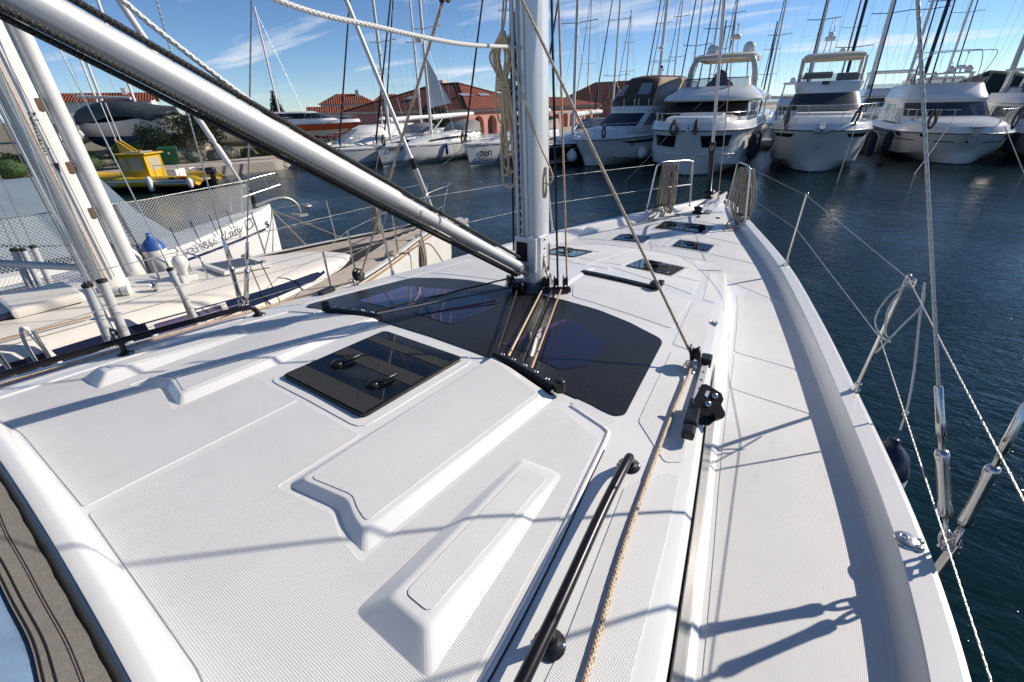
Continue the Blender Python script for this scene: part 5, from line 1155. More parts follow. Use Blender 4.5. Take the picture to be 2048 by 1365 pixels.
# main hatch garage, winch, handrail
MB().box(on_roof(-.05, -.55, .045), (.62, .50, .09), bev=.03).build('hatch_garage', CREAM, NB); MB().box(on_roof(-.05, -1.0, .03), (.55, .42, .05), bev=.015).build('sliding_hatch', NAVYW, NB)
MB().box(on_roof(-.62, -.75, .02), (.42, .5, .03), bev=.012).build('smoked_hatch', HG, NB)
w = thing('deck_winch', 'small winch and line clutch on the coachroof of the cream boat', 'winch', Vector((-4.12, -1.5, 0))+on_roof(.62, -1.15)); MB().lathe([(.055, 0), (.055, .03), (.035, .05), (.042, .09), (.03, .1)], n=14).build('drum', STEEL, w); MB().box((-.12, -.04, .02), (.22, .07, .05), Matrix.Rotation(R(25), 3, 'Z'), .015).build('clutch', BLACK, w)
MB().tube([on_roof(.72, -1.9, .03), on_roof(.70, -.4, .03)], .008, 6).build('control_line', VARN, NB)
# mast with furled sail slot
nmx = .02
def nm(z, dx=0, dy=0): return (nmx+dx, -.02+dy-.035*(z-1.6), z)
MB().loft([[nm(z, .085*math.sin(a), -.13*math.cos(a)) for a in [2*math.pi*j/24 for j in range(24)]] for z in (1.6, 3, 6, 10, 14.5)], closed=True, caps=(True, True)).build('mast', OLDW, NB)
nmast = NB.children[-1]
MB().tube([nm(1.75, .03, .20), nm(1.8, .03, .20), nm(12, .03, .16)], .065, 14).build('furled_sail_tube', OLDW, nmast)
MB().tube([nm(1.72, .02, -.155), nm(14, .02, -.15)], .018, 6).build('luff_rail', ALU, nmast)
for z in (2.35, 2.75, 3.25): MB().box(nm(z, .062, .085), (.03, .05, .10), bev=.01).build('mast_slot', mat('rust_slot', (.14, .09, .06), .7), nmast)
text_mesh('mast_lettering', 'Nemarin', .095, BLACK, nmast, frame_of(nm(3.03, .092, -.015), (.0, -.03, -1), (.55, .83, 0)), font_scale=(1, 1.0)); MB().prism([nm(2.80, .086, -.03), nm(2.80, .096, .015), nm(2.72, .094, .005)], (.002, -.001, 0)).build('mast_emblem', BLACK, nmast)
for i in range(3): MB().lathe([(.045, -.03), (.045, .03)], (nmx+.16+.05*i, -.12+.06*i, nroof(.2, 0)+.05), (.6, .8, 0), 14).build('mast_foot_block', OLDW, nmast)
MB().lathe([(.05, -.02), (.035, 0), (.05, .02)], (nmx+.30, .22, nroof(.3, .2)+.05), (.4, .9, 0), 14).build('turning_sheave', STEEL, nmast)
MB().lathe([(.03, 0), (.035, .1), (.035, 1.5)], (nmx-.12, -.06, nroof(0, 0)+.22), (-.55, -.85, .22), 14).build('vang_strut', ALU, nmast)
for z, l in ((6.2, 1.1), (10.2, .8)):
    for s in (1, -1): rod('spreader', nm(z), (s*l, nm(z)[1]-.2, z+.05), .03, ALU, nmast)
for i, (dx, dy, mt_, r_) in enumerate(((.10, -.05, TANF, .007), (.105, .02, WHR, .006), (.09, -.10, WIRE, .006), (-.10, -.12, WHR, .006), (-.16, -.16, TAN, .006))): 
    MB().tube([nm(1.75, dx, dy), nm(14, dx*.8, dy)], r_, 6).build('halyard', mt_, nmast)
# shrouds in plastic tubes
NS = [(1.30, -.48, 1.19, .035), (1.27, -.42, 1.19, .024), (1.26, -.36, 1.19, .035), (1.16, .22, 1.2, .028), (-1.33, -.45, 1.18, .033), (-1.31, -.36, 1.18, .028), (-1.29, -.28, 1.18, .03)]
for i, (x, y, z, r_) in enumerate(NS):
    tgt = Vector(nm(10.2 if i % 2 else 6.2)); tgt.x = (.95 if i in (0, 2, 4, 6) else .1)*math.copysign(1, x)
    b = Vector((x, y, z)); d = (tgt-b).normalized(); L_ = .82 if i in (0, 1, 2) else .74
    MB().lathe([(r_, .06), (r_, L_)], b, d, 14).build('shroud_tube', TUBEG, NB); cap_ = NB.children[-1]
    MB().lathe([(r_*1.04, L_-.01), (r_*1.04, L_+.015), (r_*.3, L_+.02)], b, d, 12).build('tube_cap', RUBBER, cap_); MB().lathe([(r_*1.02, L_*.5), (r_*1.02, L_*.5+.004)], b, d, 14).build('tube_joint', DARK, cap_)
    MB().tube([b, b+d*8], .005, 6).build('shroud', WIRE, NB); MB().box(b+Vector((0, 0, .03)), (.05, .03, .08), bev=.006).build('shroud_plate', STEEL, NB)
# stanchions, lifelines
pst = []
for s in (1, -1):
    tops = []
    for y in (-3.2, -.82, .12, 1.62, 2.05, 3.05):
        h = .62 if y != 1.62 else .50
        a = Vector((s*(nb(y)-.02), y, nz_(y)+.05)); b = a+Vector((s*.03, -.02, h)); MB().tube([a, b], .012, 8).build('stanchion', STEEL, NB); tops.append(b)
    tops.append(Vector((s*.42, 3.9, nz_(4)+.62)))
    MB().tube(tops, .003, 5).build('lifeline', WIREM, NB); MB().tube([t-Vector((0, 0, .30)) for t in tops], .003, 5).build('lifeline', WIREM, NB)
p = MB().tube(spline([(.45, 3.75, nz_(3.8)+.03), (.42, 3.9, 1.62), (.40, 4.0, 1.90), (.33, 4.3, 1.95), (.22, 4.75, 1.96), (0, 4.98, 1.96), (-.22, 4.75, 1.96), (-.33, 4.3, 1.95), (-.40, 4.0, 1.90), (-.42, 3.9, 1.62), (-.45, 3.75, nz_(3.8)+.03)], 4), .013, 8)
for s in (1, -1): p.tube([(s*.20, 4.5, 1.36), (s*.24, 4.72, 1.95)], .012, 8); p.tube([(s*.42, 3.9, 1.62), (s*.2, 4.6, 1.64)], .010, 8)
p.build('pulpit', STEEL, NB)
nf = MB(); fa2 = Vector((0, 4.62, 1.36)); fd2 = (Vector(nm(13.8))-fa2).normalized(); nf.lathe([(.015, 0), (.015, .1), (.08, .12), (.08, .14), (.05, .16), (.05, .24), (.08, .26), (.03, .29)], fa2, fd2, 16); nf.build('furling_drum', DARK, NB); MB().lathe([(.033, .28), (.036, .5), (.042, .52), (.042, .98), (.05, 1.0), (.05, 1.16), (.03, 1.2), (.028, 12.5)], fa2, fd2, 14).build('forestay_foil', ALU, NB)
MB().lathe([(.052, 1.0), (.052, 1.17)], fa2, fd2, 14).build('furler_sleeve', BLACK, NB)
an = MB(); an.box((.05, 4.95, 1.30), (.10, .5, .06), bev=.01); an.box((.08, 5.2, 1.24), (.05, .3, .10), bev=.02); an.prism([(-.12, 5.25, 1.05), (.05, 5.38, 1.12), (.22, 5.25, 1.05), (.05, 5.18, 1.24)], (0, .02, .03)); an.build('anchor', HULLG, NB)
for x, y, l in ((.34, 3.35, 'near'), (-.40, 3.3, 'far')): coilrope('mooring_rope_coil', f'brown mooring rope hanging over the {l} bow rail of the cream boat', (-4.12+x*1.25, -1.5+y+.4, 1.78 if l == 'far' else 1.38), .20, .62, 12, GRYR, .011, 61 if l == 'far' else 62)
for x, y, z, l in ((.72, 2.9, 1.28, 'near'), (-1.12, 1.8, 1.25, 'far')):
    m = MB(); 
    for k in range(5): m.tube([(.09*math.cos(a)*(1-.1*k), .06*math.sin(a)*(1-.05*k), .012+.012*k+.008*math.sin(3*a+k)) for a in [2*math.pi*j/16 for j in range(17)]], .011, 6)
    if l == 'near': m.tube(spline([(.05, .05, .03), (.0, .35, .01), (.02, .6, .03), (.06, .75, .0), (.14, .9, -.3)], 5), .011, 6)
    o = m.build('rope_pile', GRYR); o.location = (-4.12+x, -1.5+y, z); tag(o, f'{l} pile of grey rope made fast on the foredeck of the cream boat', 'rope')
st = ropeobj('hanging_rope', 'white rope loops hanging on the nearest stanchion of the cream boat', spline([(-2.80, -2.36, 1.86), (-2.86, -2.30, 1.60), (-2.80, -2.26, 1.42), (-2.76, -2.32, 1.62), (-2.78, -2.37, 1.86), (-2.82, -2.40, 1.7), (-2.84, -2.38, 1.22)], 6), .012, WHR, 8)
ropeobj('blue_lashing', 'dark blue rope knotted on the grey shroud tubes of the cream boat', spline([(-2.84, -1.94, 1.66), (-2.80, -1.90, 1.63), (-2.84, -1.90, 1.60), (-2.80, -1.93, 1.58), (-2.80, -1.86, 1.40), (-2.76, -1.84, 1.24)], 6), .012, mat('navy_rope', (.03, .04, .08), .8), 8)
bk = thing('snatch_block', 'black triangular pulley block standing on the near rail of the cream boat', 'pulley', (-2.93, -.72, 1.24)); MB().prism([(-.015, -.09, 0), (-.015, .07, 0), (-.015, .085, .05), (-.015, .02, .14), (-.015, -.05, .13), (-.015, -.10, .05)], (.03, 0, 0)).build('cheek', BLACK, bk)
for y, z in ((-.04, .105), (.015, .115)): MB().lathe([(.01, 0), (.01, .004)], (.016, y, z), (1, 0, 0), 10).build('bolt', STEEL, bk)
ropeobj('block_lashing', 'thin black cord tying up the triangular pulley block', [(-2.93, -.66, 1.38), (-2.95, -.70, 1.80), (-2.93, -.60, 1.82), (-2.92, -.50, 1.26)], .005, BLK, 6)
# ================================================================ catamaran with netting
LD = thing('catamaran', 'white catamaran hull with white safety netting and name on its bow', 'catamaran', (-6.95, 1.72, 0))
CW = mat('catamaran_white', (.78, .78, .77), .3, var=.03, vscale=2)
def ldz(y): return 1.63+.16*max(y, -3.2) if y > -3.2 else 1.12
def ldb(y): return .02+.40*min(1, (-y)/1.5)**.6 if y < 0 else .02
lys = [-.0, -.03, -.08, -.2, -.4, -.7, -1.1, -1.6, -2.2, -3, -4, -6, -9]
S = []
for y in lys:
    b = ldb(y); z = ldz(y); half = [(b*.75, -.2), (b*.95, .1), (b, .55), (b+.02, z-.25), (b, z-.02), (b-.01 if b > .05 else b, z), (b*.4, z+.02)]
    S.append([(x, y-.03*(zz < .2), zz) for x, zz in half]+[(-x, y-.03*(zz < .2), zz) for x, zz in reversed(half)])
lh = sharp(MB().loft(S, caps=(True, False)).build('hull', CW, LD), 35)
LDN = mat('navy_letters', (.015, .02, .10), .4); LDK = mat('black_letters', (.02, .02, .02), .4)
def ldp(y, z, o=.012): return Vector((ldb(y)+.02+o, y, z))
def ldframe(y, z, up=(0, .12, 1)): return frame_of(ldp(y, z), Vector((ldb(y+.2)-ldb(y-.2), .4, .055)), up)
text_mesh('boat_name', 'Lady', .22, LDK, lh, ldframe(-.92, 1.36), shear=.35, font_scale=(.9, 1), bold=-.004); text_mesh('boat_name', 'D', .27, LDK, lh, ldframe(-.58, 1.42), shear=.35, bold=-.005)
text_mesh('boat_emblem', '$', .16, LDK, lh, ldframe(-.22, 1.34)); text_mesh('registration_number', 'H-31856', .17, mat('slate_letters', (.10, .12, .17), .5), lh, ldframe(-1.50, 1.27), font_scale=(.95, 1), bold=-.003)
MB().loft([[ldp(y, 1.30+.10*y+dz, .008) for dz in (-.018, .018)] for y in (-.28, -.5, -.8, -1.2, -1.6, -2.1, -2.4)]).build('name_stripe', LDN, lh)
# netting on the guard rails: real cords, one mesh
net = MB(); n0 = Vector((.40, 0, 0))
def netp(u, v):
    """u metres aft of bow, v 0 hull edge .. 1 rail"""
    y = -.42-u; zt_ = 2.13-.0*u; zb = ldz(y)+.02; return Vector((ldb(y)+.03+.05*v, y-.20*v*0, zb+(zt_-.045*(u > 0)-zb)*v))
cell = .042; 
for k in range(-22, 96):
    for dirn in (1, -1):
        pts = []
        for j in range(17):
            v = j/16; u = k*cell+dirn*v*.74
            if 0 <= u <= 3.9: pts.append(netp(u, v))
        if len(pts) > 1: net.tube([pts[0], pts[len(pts)//2], pts[-1]] if len(pts) > 2 else pts, .0028, 4, cap=False)
nn_ = net.build('safety_net', mat('white_net_cord', (.66, .66, .64), .8), LD); nn_['kind'] = 'stuff'
MB().tube([netp(-.05, 1), netp(1.6, 1.0), netp(3.9, 1.02)], .008, 6).build('guard_wire', WIREM, LD); 
for u in (.45, .75, 1.05, 1.35, 1.65, 2.1): MB().tube([netp(u, .0)-Vector((0, 0, .08)), netp(u+.05, .42)], .006, 5).build('net_lashing', BLACK, LD)
MB().tube([netp(1.85, 0), netp(1.95, 1.0)], .022, 8).build('stanchion', STEEL, LD); MB().tube([netp(1.98, .0), netp(2.1, .95)], .012, 8).build('stanchion', STEEL, LD)
pr = MB().tube(spline([(.20, -.60, 1.60), (.22, -.50, 2.02), (.20, -.36, 2.12), (.10, .16, 2.16), (.06, .24, 2.12), (.05, .25, 1.96)], 5), .017, 8); pr.tube([(.21, -.55, 1.86), (.06, .24, 1.95)], .03, 8); pr.tube([(-.20, -.60, 1.60), (-.22, -.50, 2.02), (-.18, -.36, 2.12), (-.02, .20, 2.15)], .017, 8); pr.tube([(.13, -.05, 2.14), (.13, .0, 1.92)], .012, 6); pr.build('bow_pulpit', STEEL, LD)
fx = MB().lathe([(.03, 0), (.05, .1), (.05, .25), (.08, .28), (.08, .36), (.03, .4)], (-.05, -.20, 1.62), (-.05, -.35, 1), 12); fx.build('furling_drum', DARK, LD); MB().lathe([(.022, .35), (.024, .75), (.05, .8), (.05, 1.1), (.03, 1.15), (.045, 1.2), (.045, 6)], (-.05, -.20, 1.62), (-.05, -.35, 1), 12).build('forestay', OLDW, LD)
an = MB(); an.tube(spline([(.0, -.25, 1.66), (.04, .1, 1.72), (.08, .32, 1.70), (.10, .46, 1.58), (.10, .50, 1.42)], 5), [.035]*10+[.03]*11, 8); an.prism([(-.04, .38, 1.36), (.10, .30, 1.40), (.24, .40, 1.36), (.14, .62, 1.33), (.10, .66, 1.34)], (0, 0, .03)); an.ball((.10, .66, 1.50), .08, 10, 6, (1, 1.4, .5)); an.build('anchor', mat('galvanised', (.36, .36, .35), .5, .7), LD)
for i, (y1_, x1_) in enumerate(((1.35, 2.1), (.15, 2.0))): MB().tube([(.05, -.02, 1.55), (x1_*.45, y1_*.45, 1.05 if i == 0 else .9), (x1_, y1_, .5)], .012, 6).build('bridle', GRYR, LD)
fd_ = thing('fender', 'large white fender with blue top against the catamaran hull under the netting', 'fender', (-6.32, -.44, 1.22)); fd_.scale = (.82, .82, .85)
MB().lathe([(.03, -.42), (.12, -.38), (.18, -.26), (.19, 0), (.185, .24), (.18, .25)], n=22).build('body', mat('yellowed_vinyl', (.72, .70, .62), .4), fd_); MB().lathe([(.183, .245), (.16, .33), (.10, .40), (.05, .43), (.04, .50), (.02, .52)], n=22).build('top', mat('blue_vinyl', (.03, .09, .32), .4), fd_)
fd2_ = thing('fender', 'shaded white fender just left of the blue topped fender', 'fender', (-6.36, -.78, 1.12)); MB().lathe([(.03, -.42), (.12, -.38), (.17, -.26), (.18, 0), (.175, .26), (.12, .36), (.04, .42)], n=20).build('body', mat('yellowed_vinyl', (.72, .70, .62), .4), fd2_)
# trampoline cover and coachroof of the catamaran
tp = MB(); TARP = mat('blue_grey_tarpaulin', (.20, .26, .31), .85, var=.12, vscale=2, bump=.25, bscale=5)
tp.loft([[(x, y, z+.05*math.sin(2.1*x+y)) for x, z in ((-5.6, 2.15-.02*k), (-4.6, 2.22-.08*k), (-3.2, 2.02-.14*k), (-1.8, 1.72-.15*k), (-.9, 1.52-.12*k))] for k, y in enumerate((-7.0, -5.2, -3.6, -2.2, -1.1))])
tp.build('trampoline_cover', TARP, LD)
MB().loft([[(-5.6, -7.0, z), (-5.6, -1.1, z-.4), (-.9, -1.1, z-.3), (-.5, -7.0, z)] for z in (.6, 1.35)], closed=True, caps=(False, True)).build('bridgedeck', CW, LD)
MB().loft([[(x-6.2, y, z) for x, z in half] for y, half in [(yy, [(.45, -.2), (.5, .5), (.48, 1.5), (-.48, 1.5), (-.5, .5), (-.45, -.2)]) for yy in (-.9, -3, -9)]], caps=(True, False)).build('far_hull', CW, LD)
# ================================================================ sailing boats along the far pontoon
SAILW = mat('white_sailcloth', (.78, .77, .74), .8, bump=.2, bscale=6)
HBLUE = mat('dark_blue_hull', (.012, .016, .035), .2)
BLUEP = mat('blue_boot_stripe', (.02, .05, .16), .4)
DSAIL = mat('dark_sail_cover', (.02, .022, .03), .9)
GREYC = mat('grey_sprayhood', (.28, .27, .26), .9)
def sail_boat(label, loc, rz, L=12, hb=1.9, fb=1.15, hull=HULLW, mh=16, furl=DSAIL, lite=False, mast_mat=OLDW, spr=(.42, .70), hood=GREYC, group=None, radar_z=None, mr=.10, boomc=SAILW, stripes=True):
    T = place(thing('sailing_boat', label, 'sailboat', group=group), loc, rz)
    ys = [0, .05, .15, .3, .6, 1, 1.6, 2.4, 3.5, 5, 7, 9, L]
    def pl(y): 
        t = y/(L*.58); return hb*(1-(1-min(1, t))**1.9)*(1-.22*max(0, (y-L*.58)/(L*.42))**2)+.02
    S = []; D_ = []
    for y in ys:
        b = pl(y); z = fb*(1.06-.08*min(1, y/4)); rk = .35*(1-min(1, y/3))
        S.append([(0, y+rk*1.3, -.3), (b*.55, y+rk*1.1, -.1), (b*.86, y+rk, .06), (b*.95, y+rk*.6, z*.45), (b, y, z)]); D_.append([(b, y, z), (b-.04, y+.02, z+.05), (b-.08, y+.02, z+.02), (b*.5, y+.02, z+.05), (0, y+.02, z+.06)])
    m = MB()
    for s in (1, -1): m.loft([[(s*x, y, z) for x, y, z in q] for q in S])
    n = len(S[0]); m.add([(x, y, z) for x, y, z in S[-1]]+[(-x, y, z) for x, y, z in S[-1]], [tuple(range(n))+tuple(range(2*n-1, n-1, -1))])
    h = m.build('hull', hull, T, fix=True); m = MB()
    for s in (1, -1): m.loft([[(s*x, y, z) for x, y, z in q] for q in D_])
    m.build('deck', HULLW, T, fix=True)
    def side_(y, f):
        i = max(k for k in range(len(ys)-1) if ys[k] <= y); t = (y-ys[i])/(ys[i+1]-ys[i]); P = [Vector(a).lerp(Vector(b), t) for a, b in zip(S[i], S[i+1])][2:]
        g = f*2; j = min(int(g), 1); return P[j].lerp(P[j+1], g-j)
    if stripes:
        st = MB()
        for s in (1, -1):
            for f0, f1 in ((.06, .13), (.19, .23), (.90, .93)): st.loft([[(s*(side_(y, f).x+.012), side_(y, f).y-.012, side_(y, f).z) for f in (f0, f1)] for y in (.02, .15, .3, .6, 1, 2, 3.5, 5, 7, 9, L-.1)])
        st.build('hull_stripe', stripes if not isinstance(stripes, bool) else HBLUE, h)
    c0 = L*.22; rf = MB()
    SS = []
    for y, w, hh in ((c0, .15, .02), (c0+.5, .5, .14), (c0+1.6, .85, .26), (L*.42, 1.05, .36), (L*.6, 1.12, .44), (L*.72, 1.1, .45)):
        w *= hb/1.9; SS.append([(w, y, fb), (w-.05, y, fb+hh*.8), (w-.18, y, fb+hh+.03), (0, y, fb+hh+.10), (-w+.18, y, fb+hh+.03), (-w+.05, y, fb+hh*.8), (-w, y, fb)])
    rf.loft(SS, caps=(True, True)); cr_ = rf.build('coachroof', HULLW, T)
    my = L*.40; zt0 = fb+.42
    mk_ = MB().tube([(0, my, zt0), (0, my+.012*mh, mh)], [mr, mr*.8], 10).build('mast', mast_mat, T)
    sp = []
    for f in spr:
        z = zt0+(mh-zt0)*f
        for s in (1, -1): rod('spreader', (0, my+.1, z), (s*1.15*(1.2-f*.5), my+.45, z+.12), .028, DARK if mast_mat is not OLDW else ALU, mk_); sp.append((s, z, 1.15*(1.2-f*.5)))
    rg = MB()
    for s in (1, -1):
        ps = [(s*hb*.9, my+.3, fb)]+[(s*w, my+.45, z+.12) for ss, z, w in sorted(sp, key=lambda q: q[1]) if ss == s]+[(0, my+.012*mh, mh*.98)]; rg.tube(ps, .008, 4); rg.tube([(s*hb*.88, my+.5, fb), (0, my+.1, zt0+(mh-zt0)*spr[0])], .008, 4)
    rg.tube([(0, L-.1, fb+.1), (0, my+.012*mh, mh)], .008, 4); rg.build('standing_rigging', WIRE, T)
    MB().tube([(0, .12, fb+.15), (0, .14, fb+.5), (0, my+.0, mh*.96)], [.03, .055, .035], 7).build('furled_genoa', furl, T)
    if not lite:
        cw = MB()
        for s in (1, -1): cw.loft([[(s*(w-.052*q+.012), y, fb+hh*q) for q in (.35, .75)] for y, w, hh in ((c0+1.2, .74*hb/1.9, .22), (L*.42, 1.05*hb/1.9, .36), (L*.6, 1.12*hb/1.9, .44))])
        cw.build('cabin_window', TINT, cr_)
        bz = fb+1.45; MB().tube([(0, my+.15, bz), (0, my+L*.2, bz+.06), (0, my+L*.38, bz+.1)], [.16, .15, .11], 10).build('boom_cover', boomc, T); rod('kicker', (0, my+.12, zt0+.15), (0, my+1.3, bz-.1), .035, ALU, T)
        hd = MB().loft([[(w*1.15, y, z0), (w*1.08, y, z0+hh*.8), (w*.7, y, z0+hh), (0, y, z0+hh*1.05), (-w*.7, y, z0+hh), (-w*1.08, y, z0+hh*.8), (-w*1.15, y, z0)] for y, w, z0, hh in ((L*.60, 1.0, fb+.45, .12), (L*.65, 1.02, fb+.45, .62), (L*.72, 1.02, fb+.45, .72))]); hd.build('sprayhood', hood, T)
        hdv = MB().loft([[(w*.95, y-.02, z), (-w*.95, y-.02, z)] for y, w, z in ((L*.612, .95, fb+.72), (L*.640, .98, fb+1.0))]).build('sprayhood_window', CLEARV, T)
        p = MB()
        for s in (1, -1): p.tube([(s*.35, 1.1, fb+.05), (s*.30, .9, fb+.62), (s*.18, .1, fb+.66), (0, -.1, fb+.66)], .014, 6); p.tube([(s*.12, .4, fb+.05), (s*.15, .25, fb+.65)], .013, 6); p.tube([(s*.31, 1.0, fb+.35), (s*.17, .3, fb+.36)], .012, 6)
        p.build('pulpit', STEEL, T); l = MB()
        for s in (1, -1):
            tops = [(s*.30, .95, fb+.62)]
            for y in (2.2, 4.2, 6.4, 8.6): l.tube([(s*(pl(y)-.06), y, fb), (s*(pl(y)-.05), y, fb+.62)], .012, 5); tops.append((s*(pl(y)-.05), y, fb+.62))
            l.tube(tops, .005, 4); l.tube([(a, b, c-.3) for a, b, c in tops], .005, 4)
        l.build('lifelines', STEEL, T)
        an = MB(); an.box((0, .0, fb+.10), (.12, .5, .06), bev=.01); an.prism([(-.14, -.25, fb-.12), (0, -.34, fb-.05), (.14, -.25, fb-.12), (.0, -.1, fb+.05)], (0, .03, .03)); an.build('anchor', HULLG, T)
    if radar_z: 
        rr = MB(); rr.box((0, my-.22, radar_z-.04), (.08, .3, .04)); rr.lathe([(.2, 0), (.26, .05), (.26, .13), (.18, .19)], (0, my-.32, radar_z), n=14); rr.build('radar', HULLW, mk_)
    return T, side_
K, ks = sail_boat('white sailing boat with number on its bow and double dark waterline stripes', (-21.75, 16.5, 0), .05, 12.5, 1.95, 1.10, mh=15.5, mast_mat=OLDW, radar_z=6.7, boomc=SAILW)
KT = mat('dark_letters', (.03, .03, .035), .5)
def side_text(T, ks, txt, size, y, f, par, material=KT, **k):
    p = ks(y, f); q = ks(y+.5, f); r_ = q-ks(y-.1 if y > .2 else y, f); return text_mesh('hull_lettering', txt, size, material, par, frame_of((p.x+.025, p.y-.025, p.z), r_, (0, 0, 1)), **k)
side_text(K, ks, 'K271159', .24, 1.05, .84, K, bold=.008)
fl = MB().add([(0.02, 4.95, 6.2), (.02, 5.15, 3.1), (.9, 6.2, 3.35)], [(0, 1, 2)]).build('hoisted_storm_sail', SAILW, K)
mooring('mooring line dropping from the stem of the white boat with double stripes', wp(K, (.25, .05, 1.0)), wp(K, (.35, -.6, -.1)), .014, 0)
fenderobj('blue cylinder fender on the side of the white boat with double stripes', wp(K, (1.72, 4.4, .72)), .10, .62, mat('royal_blue_vinyl', (.02, .06, .28), .4))
N2, n2s = sail_boat('older white sailing boat with blue waterline beside the double striped boat', (-23.6, 15.3, 0), .05, 10.5, 1.6, 1.0, mh=14, furl=DSAIL, radar_z=5.0, stripes=BLUEP)
mooring('pale line from the bow of the older white boat with blue waterline', wp(N2, (-.2, .1, 1.0)), wp(N2, (-.6, -.8, -.1)), .014, 0)
Z, zs = sail_boat('white charter sailing boat with large dark name on its bow', (-16.75, 18.7, 0), .05, 13, 2.05, 1.18, mh=17, furl=DSAIL, hood=mat('beige_sprayhood', (.42, .38, .32), .9), stripes=BLUEP)
side_text(Z, zs, 'zen', .62, 1.15, .62, Z, bold=.006); side_text(Z, zs, 'YACHT CHARTER', .13, 1.15, .32, Z, mat('grey_letters', (.16, .16, .17), .5)); side_text(Z, zs, '962 R', .14, .75, .95, Z)
mooring('mooring line slanting from the bow of the charter boat', wp(Z, (-.1, .05, 1.1)), wp(Z, (-1.2, -1.8, -.1)), .014, .1)
coilrope('rope_coil', 'dark rope coils on the bow rail of the charter boat', wp(Z, (-.25, .2, 1.85)), .3, .6, 12, ROPEB, .02, 71); coilrope('rope_coil', 'dark rope coils on the bow rail of the double striped boat', wp(K, (.30, .4, 1.78)), .3, .62, 12, ROPEB, .02, 72)
bm2 = MB(); bm2.loft([[(x, y, 2.62-.10*(x/1.4)**2) for x in (-1.4, -.7, 0, .7, 1.4)] for y in (8.4, 10.5, 12.4)]); bm2.build('bimini', mat('beige_sprayhood', (.42, .38, .32), .9), Z)
MB().loft([[(.06, 5.05, z), (.25, 5.5, z-.15), (.30, 5.6, z-.3)] for z in (4.2, 3.3)]).build('blue_flag', mat('flag_blue', (.02, .16, .45), .8), Z)
DB, _ = sail_boat('dark blue hulled boat with arched spray cover between the mast and the brown canopy yacht', (-13.0, 20.3, 0), .05, 11.5, 1.8, 1.05, hull=HBLUE, mh=15, hood=mat('blue_grey_cover', (.16, .19, .22), .9), stripes=HULLW)
back = 'sailing boats on the far pontoons'
def rear(px_x, px_y, mh, label, **k):
    """a boat whose mast foot stands at this plan position; hull lies round it"""
    L = k.pop('L', 12); return sail_boat(label, (px_x, px_y-L*.40, 0), .06, L, k.pop('hb', 1.8), k.pop('fb', 1.15), mh=mh, lite=True, group=back, mr=k.pop('mr', .1)*.78, **k)
rear(-18.5, 43.0, 17, 'sailing boat behind with white mast and two pairs of spreaders above the brown canopy', mr=.13, spr=(.24, .52))
rear(-14.8, 44.5, 17, 'sailing boat behind with white mast and radar, right of the brown canopy', mr=.14, spr=(.30, .6), radar_z=7.2)
rear(-12.1, 45.3, 18, 'sailing boat behind with thin grey mast left of the arched hardtop', mr=.10, mast_mat=ALU, spr=(.35, .66))
rear(-10.7, 45.7, 18, 'sailing boat behind with grey mast rising through the arched hardtop', mr=.12, mast_mat=ALU)
rear(-16.5, 72.0, 12.2, 'distant sailing boat whose short mast top shows right of the arched hardtop', mr=.12, mast_mat=DARK)
rear(-3.0, 47.0, 18, 'sailing boat behind with grey mast left of the sunpad yacht hardtop', mr=.16, mast_mat=ALU)
rear(-.5, 47.2, 19, 'sailing boat behind with black mast and wide spreaders over the sunpad yacht', mr=.16, mast_mat=BLACKM, spr=(.28, .6), furl=DSAIL)
rear(-10.6, 73.0, 11.6, 'distant sailing boat whose mast top shows left of the sunpad yacht', mr=.12, mast_mat=DARK)
rear(1.2, 47.2, 18, 'sailing boat behind with thick white furled mast right of the sunpad yacht', mr=.20, mast_mat=SAILW)
rear(3.5, 47.2, 18, 'sailing boat behind with grey mast left of the bimini hoops', mr=.14, mast_mat=ALU)
rear(4.4, 47.4, 19, 'sailing boat behind with black mast right beside the bimini hoops', mr=.17, mast_mat=BLACKM)
rear(9.0, 46.5, 18, 'sailing boat behind with thick dark mast at the right edge', mr=.22, mast_mat=HULLG)
rear(-28.9, 24.0, 15, 'sailing boat with white mast and radar behind the blue waterline boat', mr=.10, L=10) if False else rear(-25.6, 24.5, 15, 'sailing boat with white mast behind the blue waterline boat', mr=.10, L=10, hb=1.6)
rear(-30.5, 74.0, 15.0, 'distant sailing boat whose mast top shows above the tiled roof', mr=.13)
rear(-36.0, 72.0, 18.0, 'distant sailing boat whose mast top shows above the left slope of the tiled roof', mr=.13)
for x, y, h, r_, mt_, lb in ((-20.5, 66, 17, .12, ALU, 'thin grey mast left of the brown canopy'), (-13.4, 63, 16, .12, DARK, 'dark mast between brown canopy and arched hardtop'), (-8.0, 60, 19, .13, ALU, 'grey mast right of the arched hardtop'), (-1.8, 64, 20, .13, OLDW, 'white mast far behind the sunpad yacht hardtop'), (6.6, 60, 20, .14, OLDW, 'white mast far behind the bimini hoops'), (12.0, 58, 19, .14, DARK, 'dark mast at the far right behind the domed yacht'), (-24.0, 70, 17, .12, ALU, 'thin grey mast farthest left beside our own mast')):
    rear(x, y, h, 'distant sailing boat with '+lb, mr=r_, mast_mat=mt_)
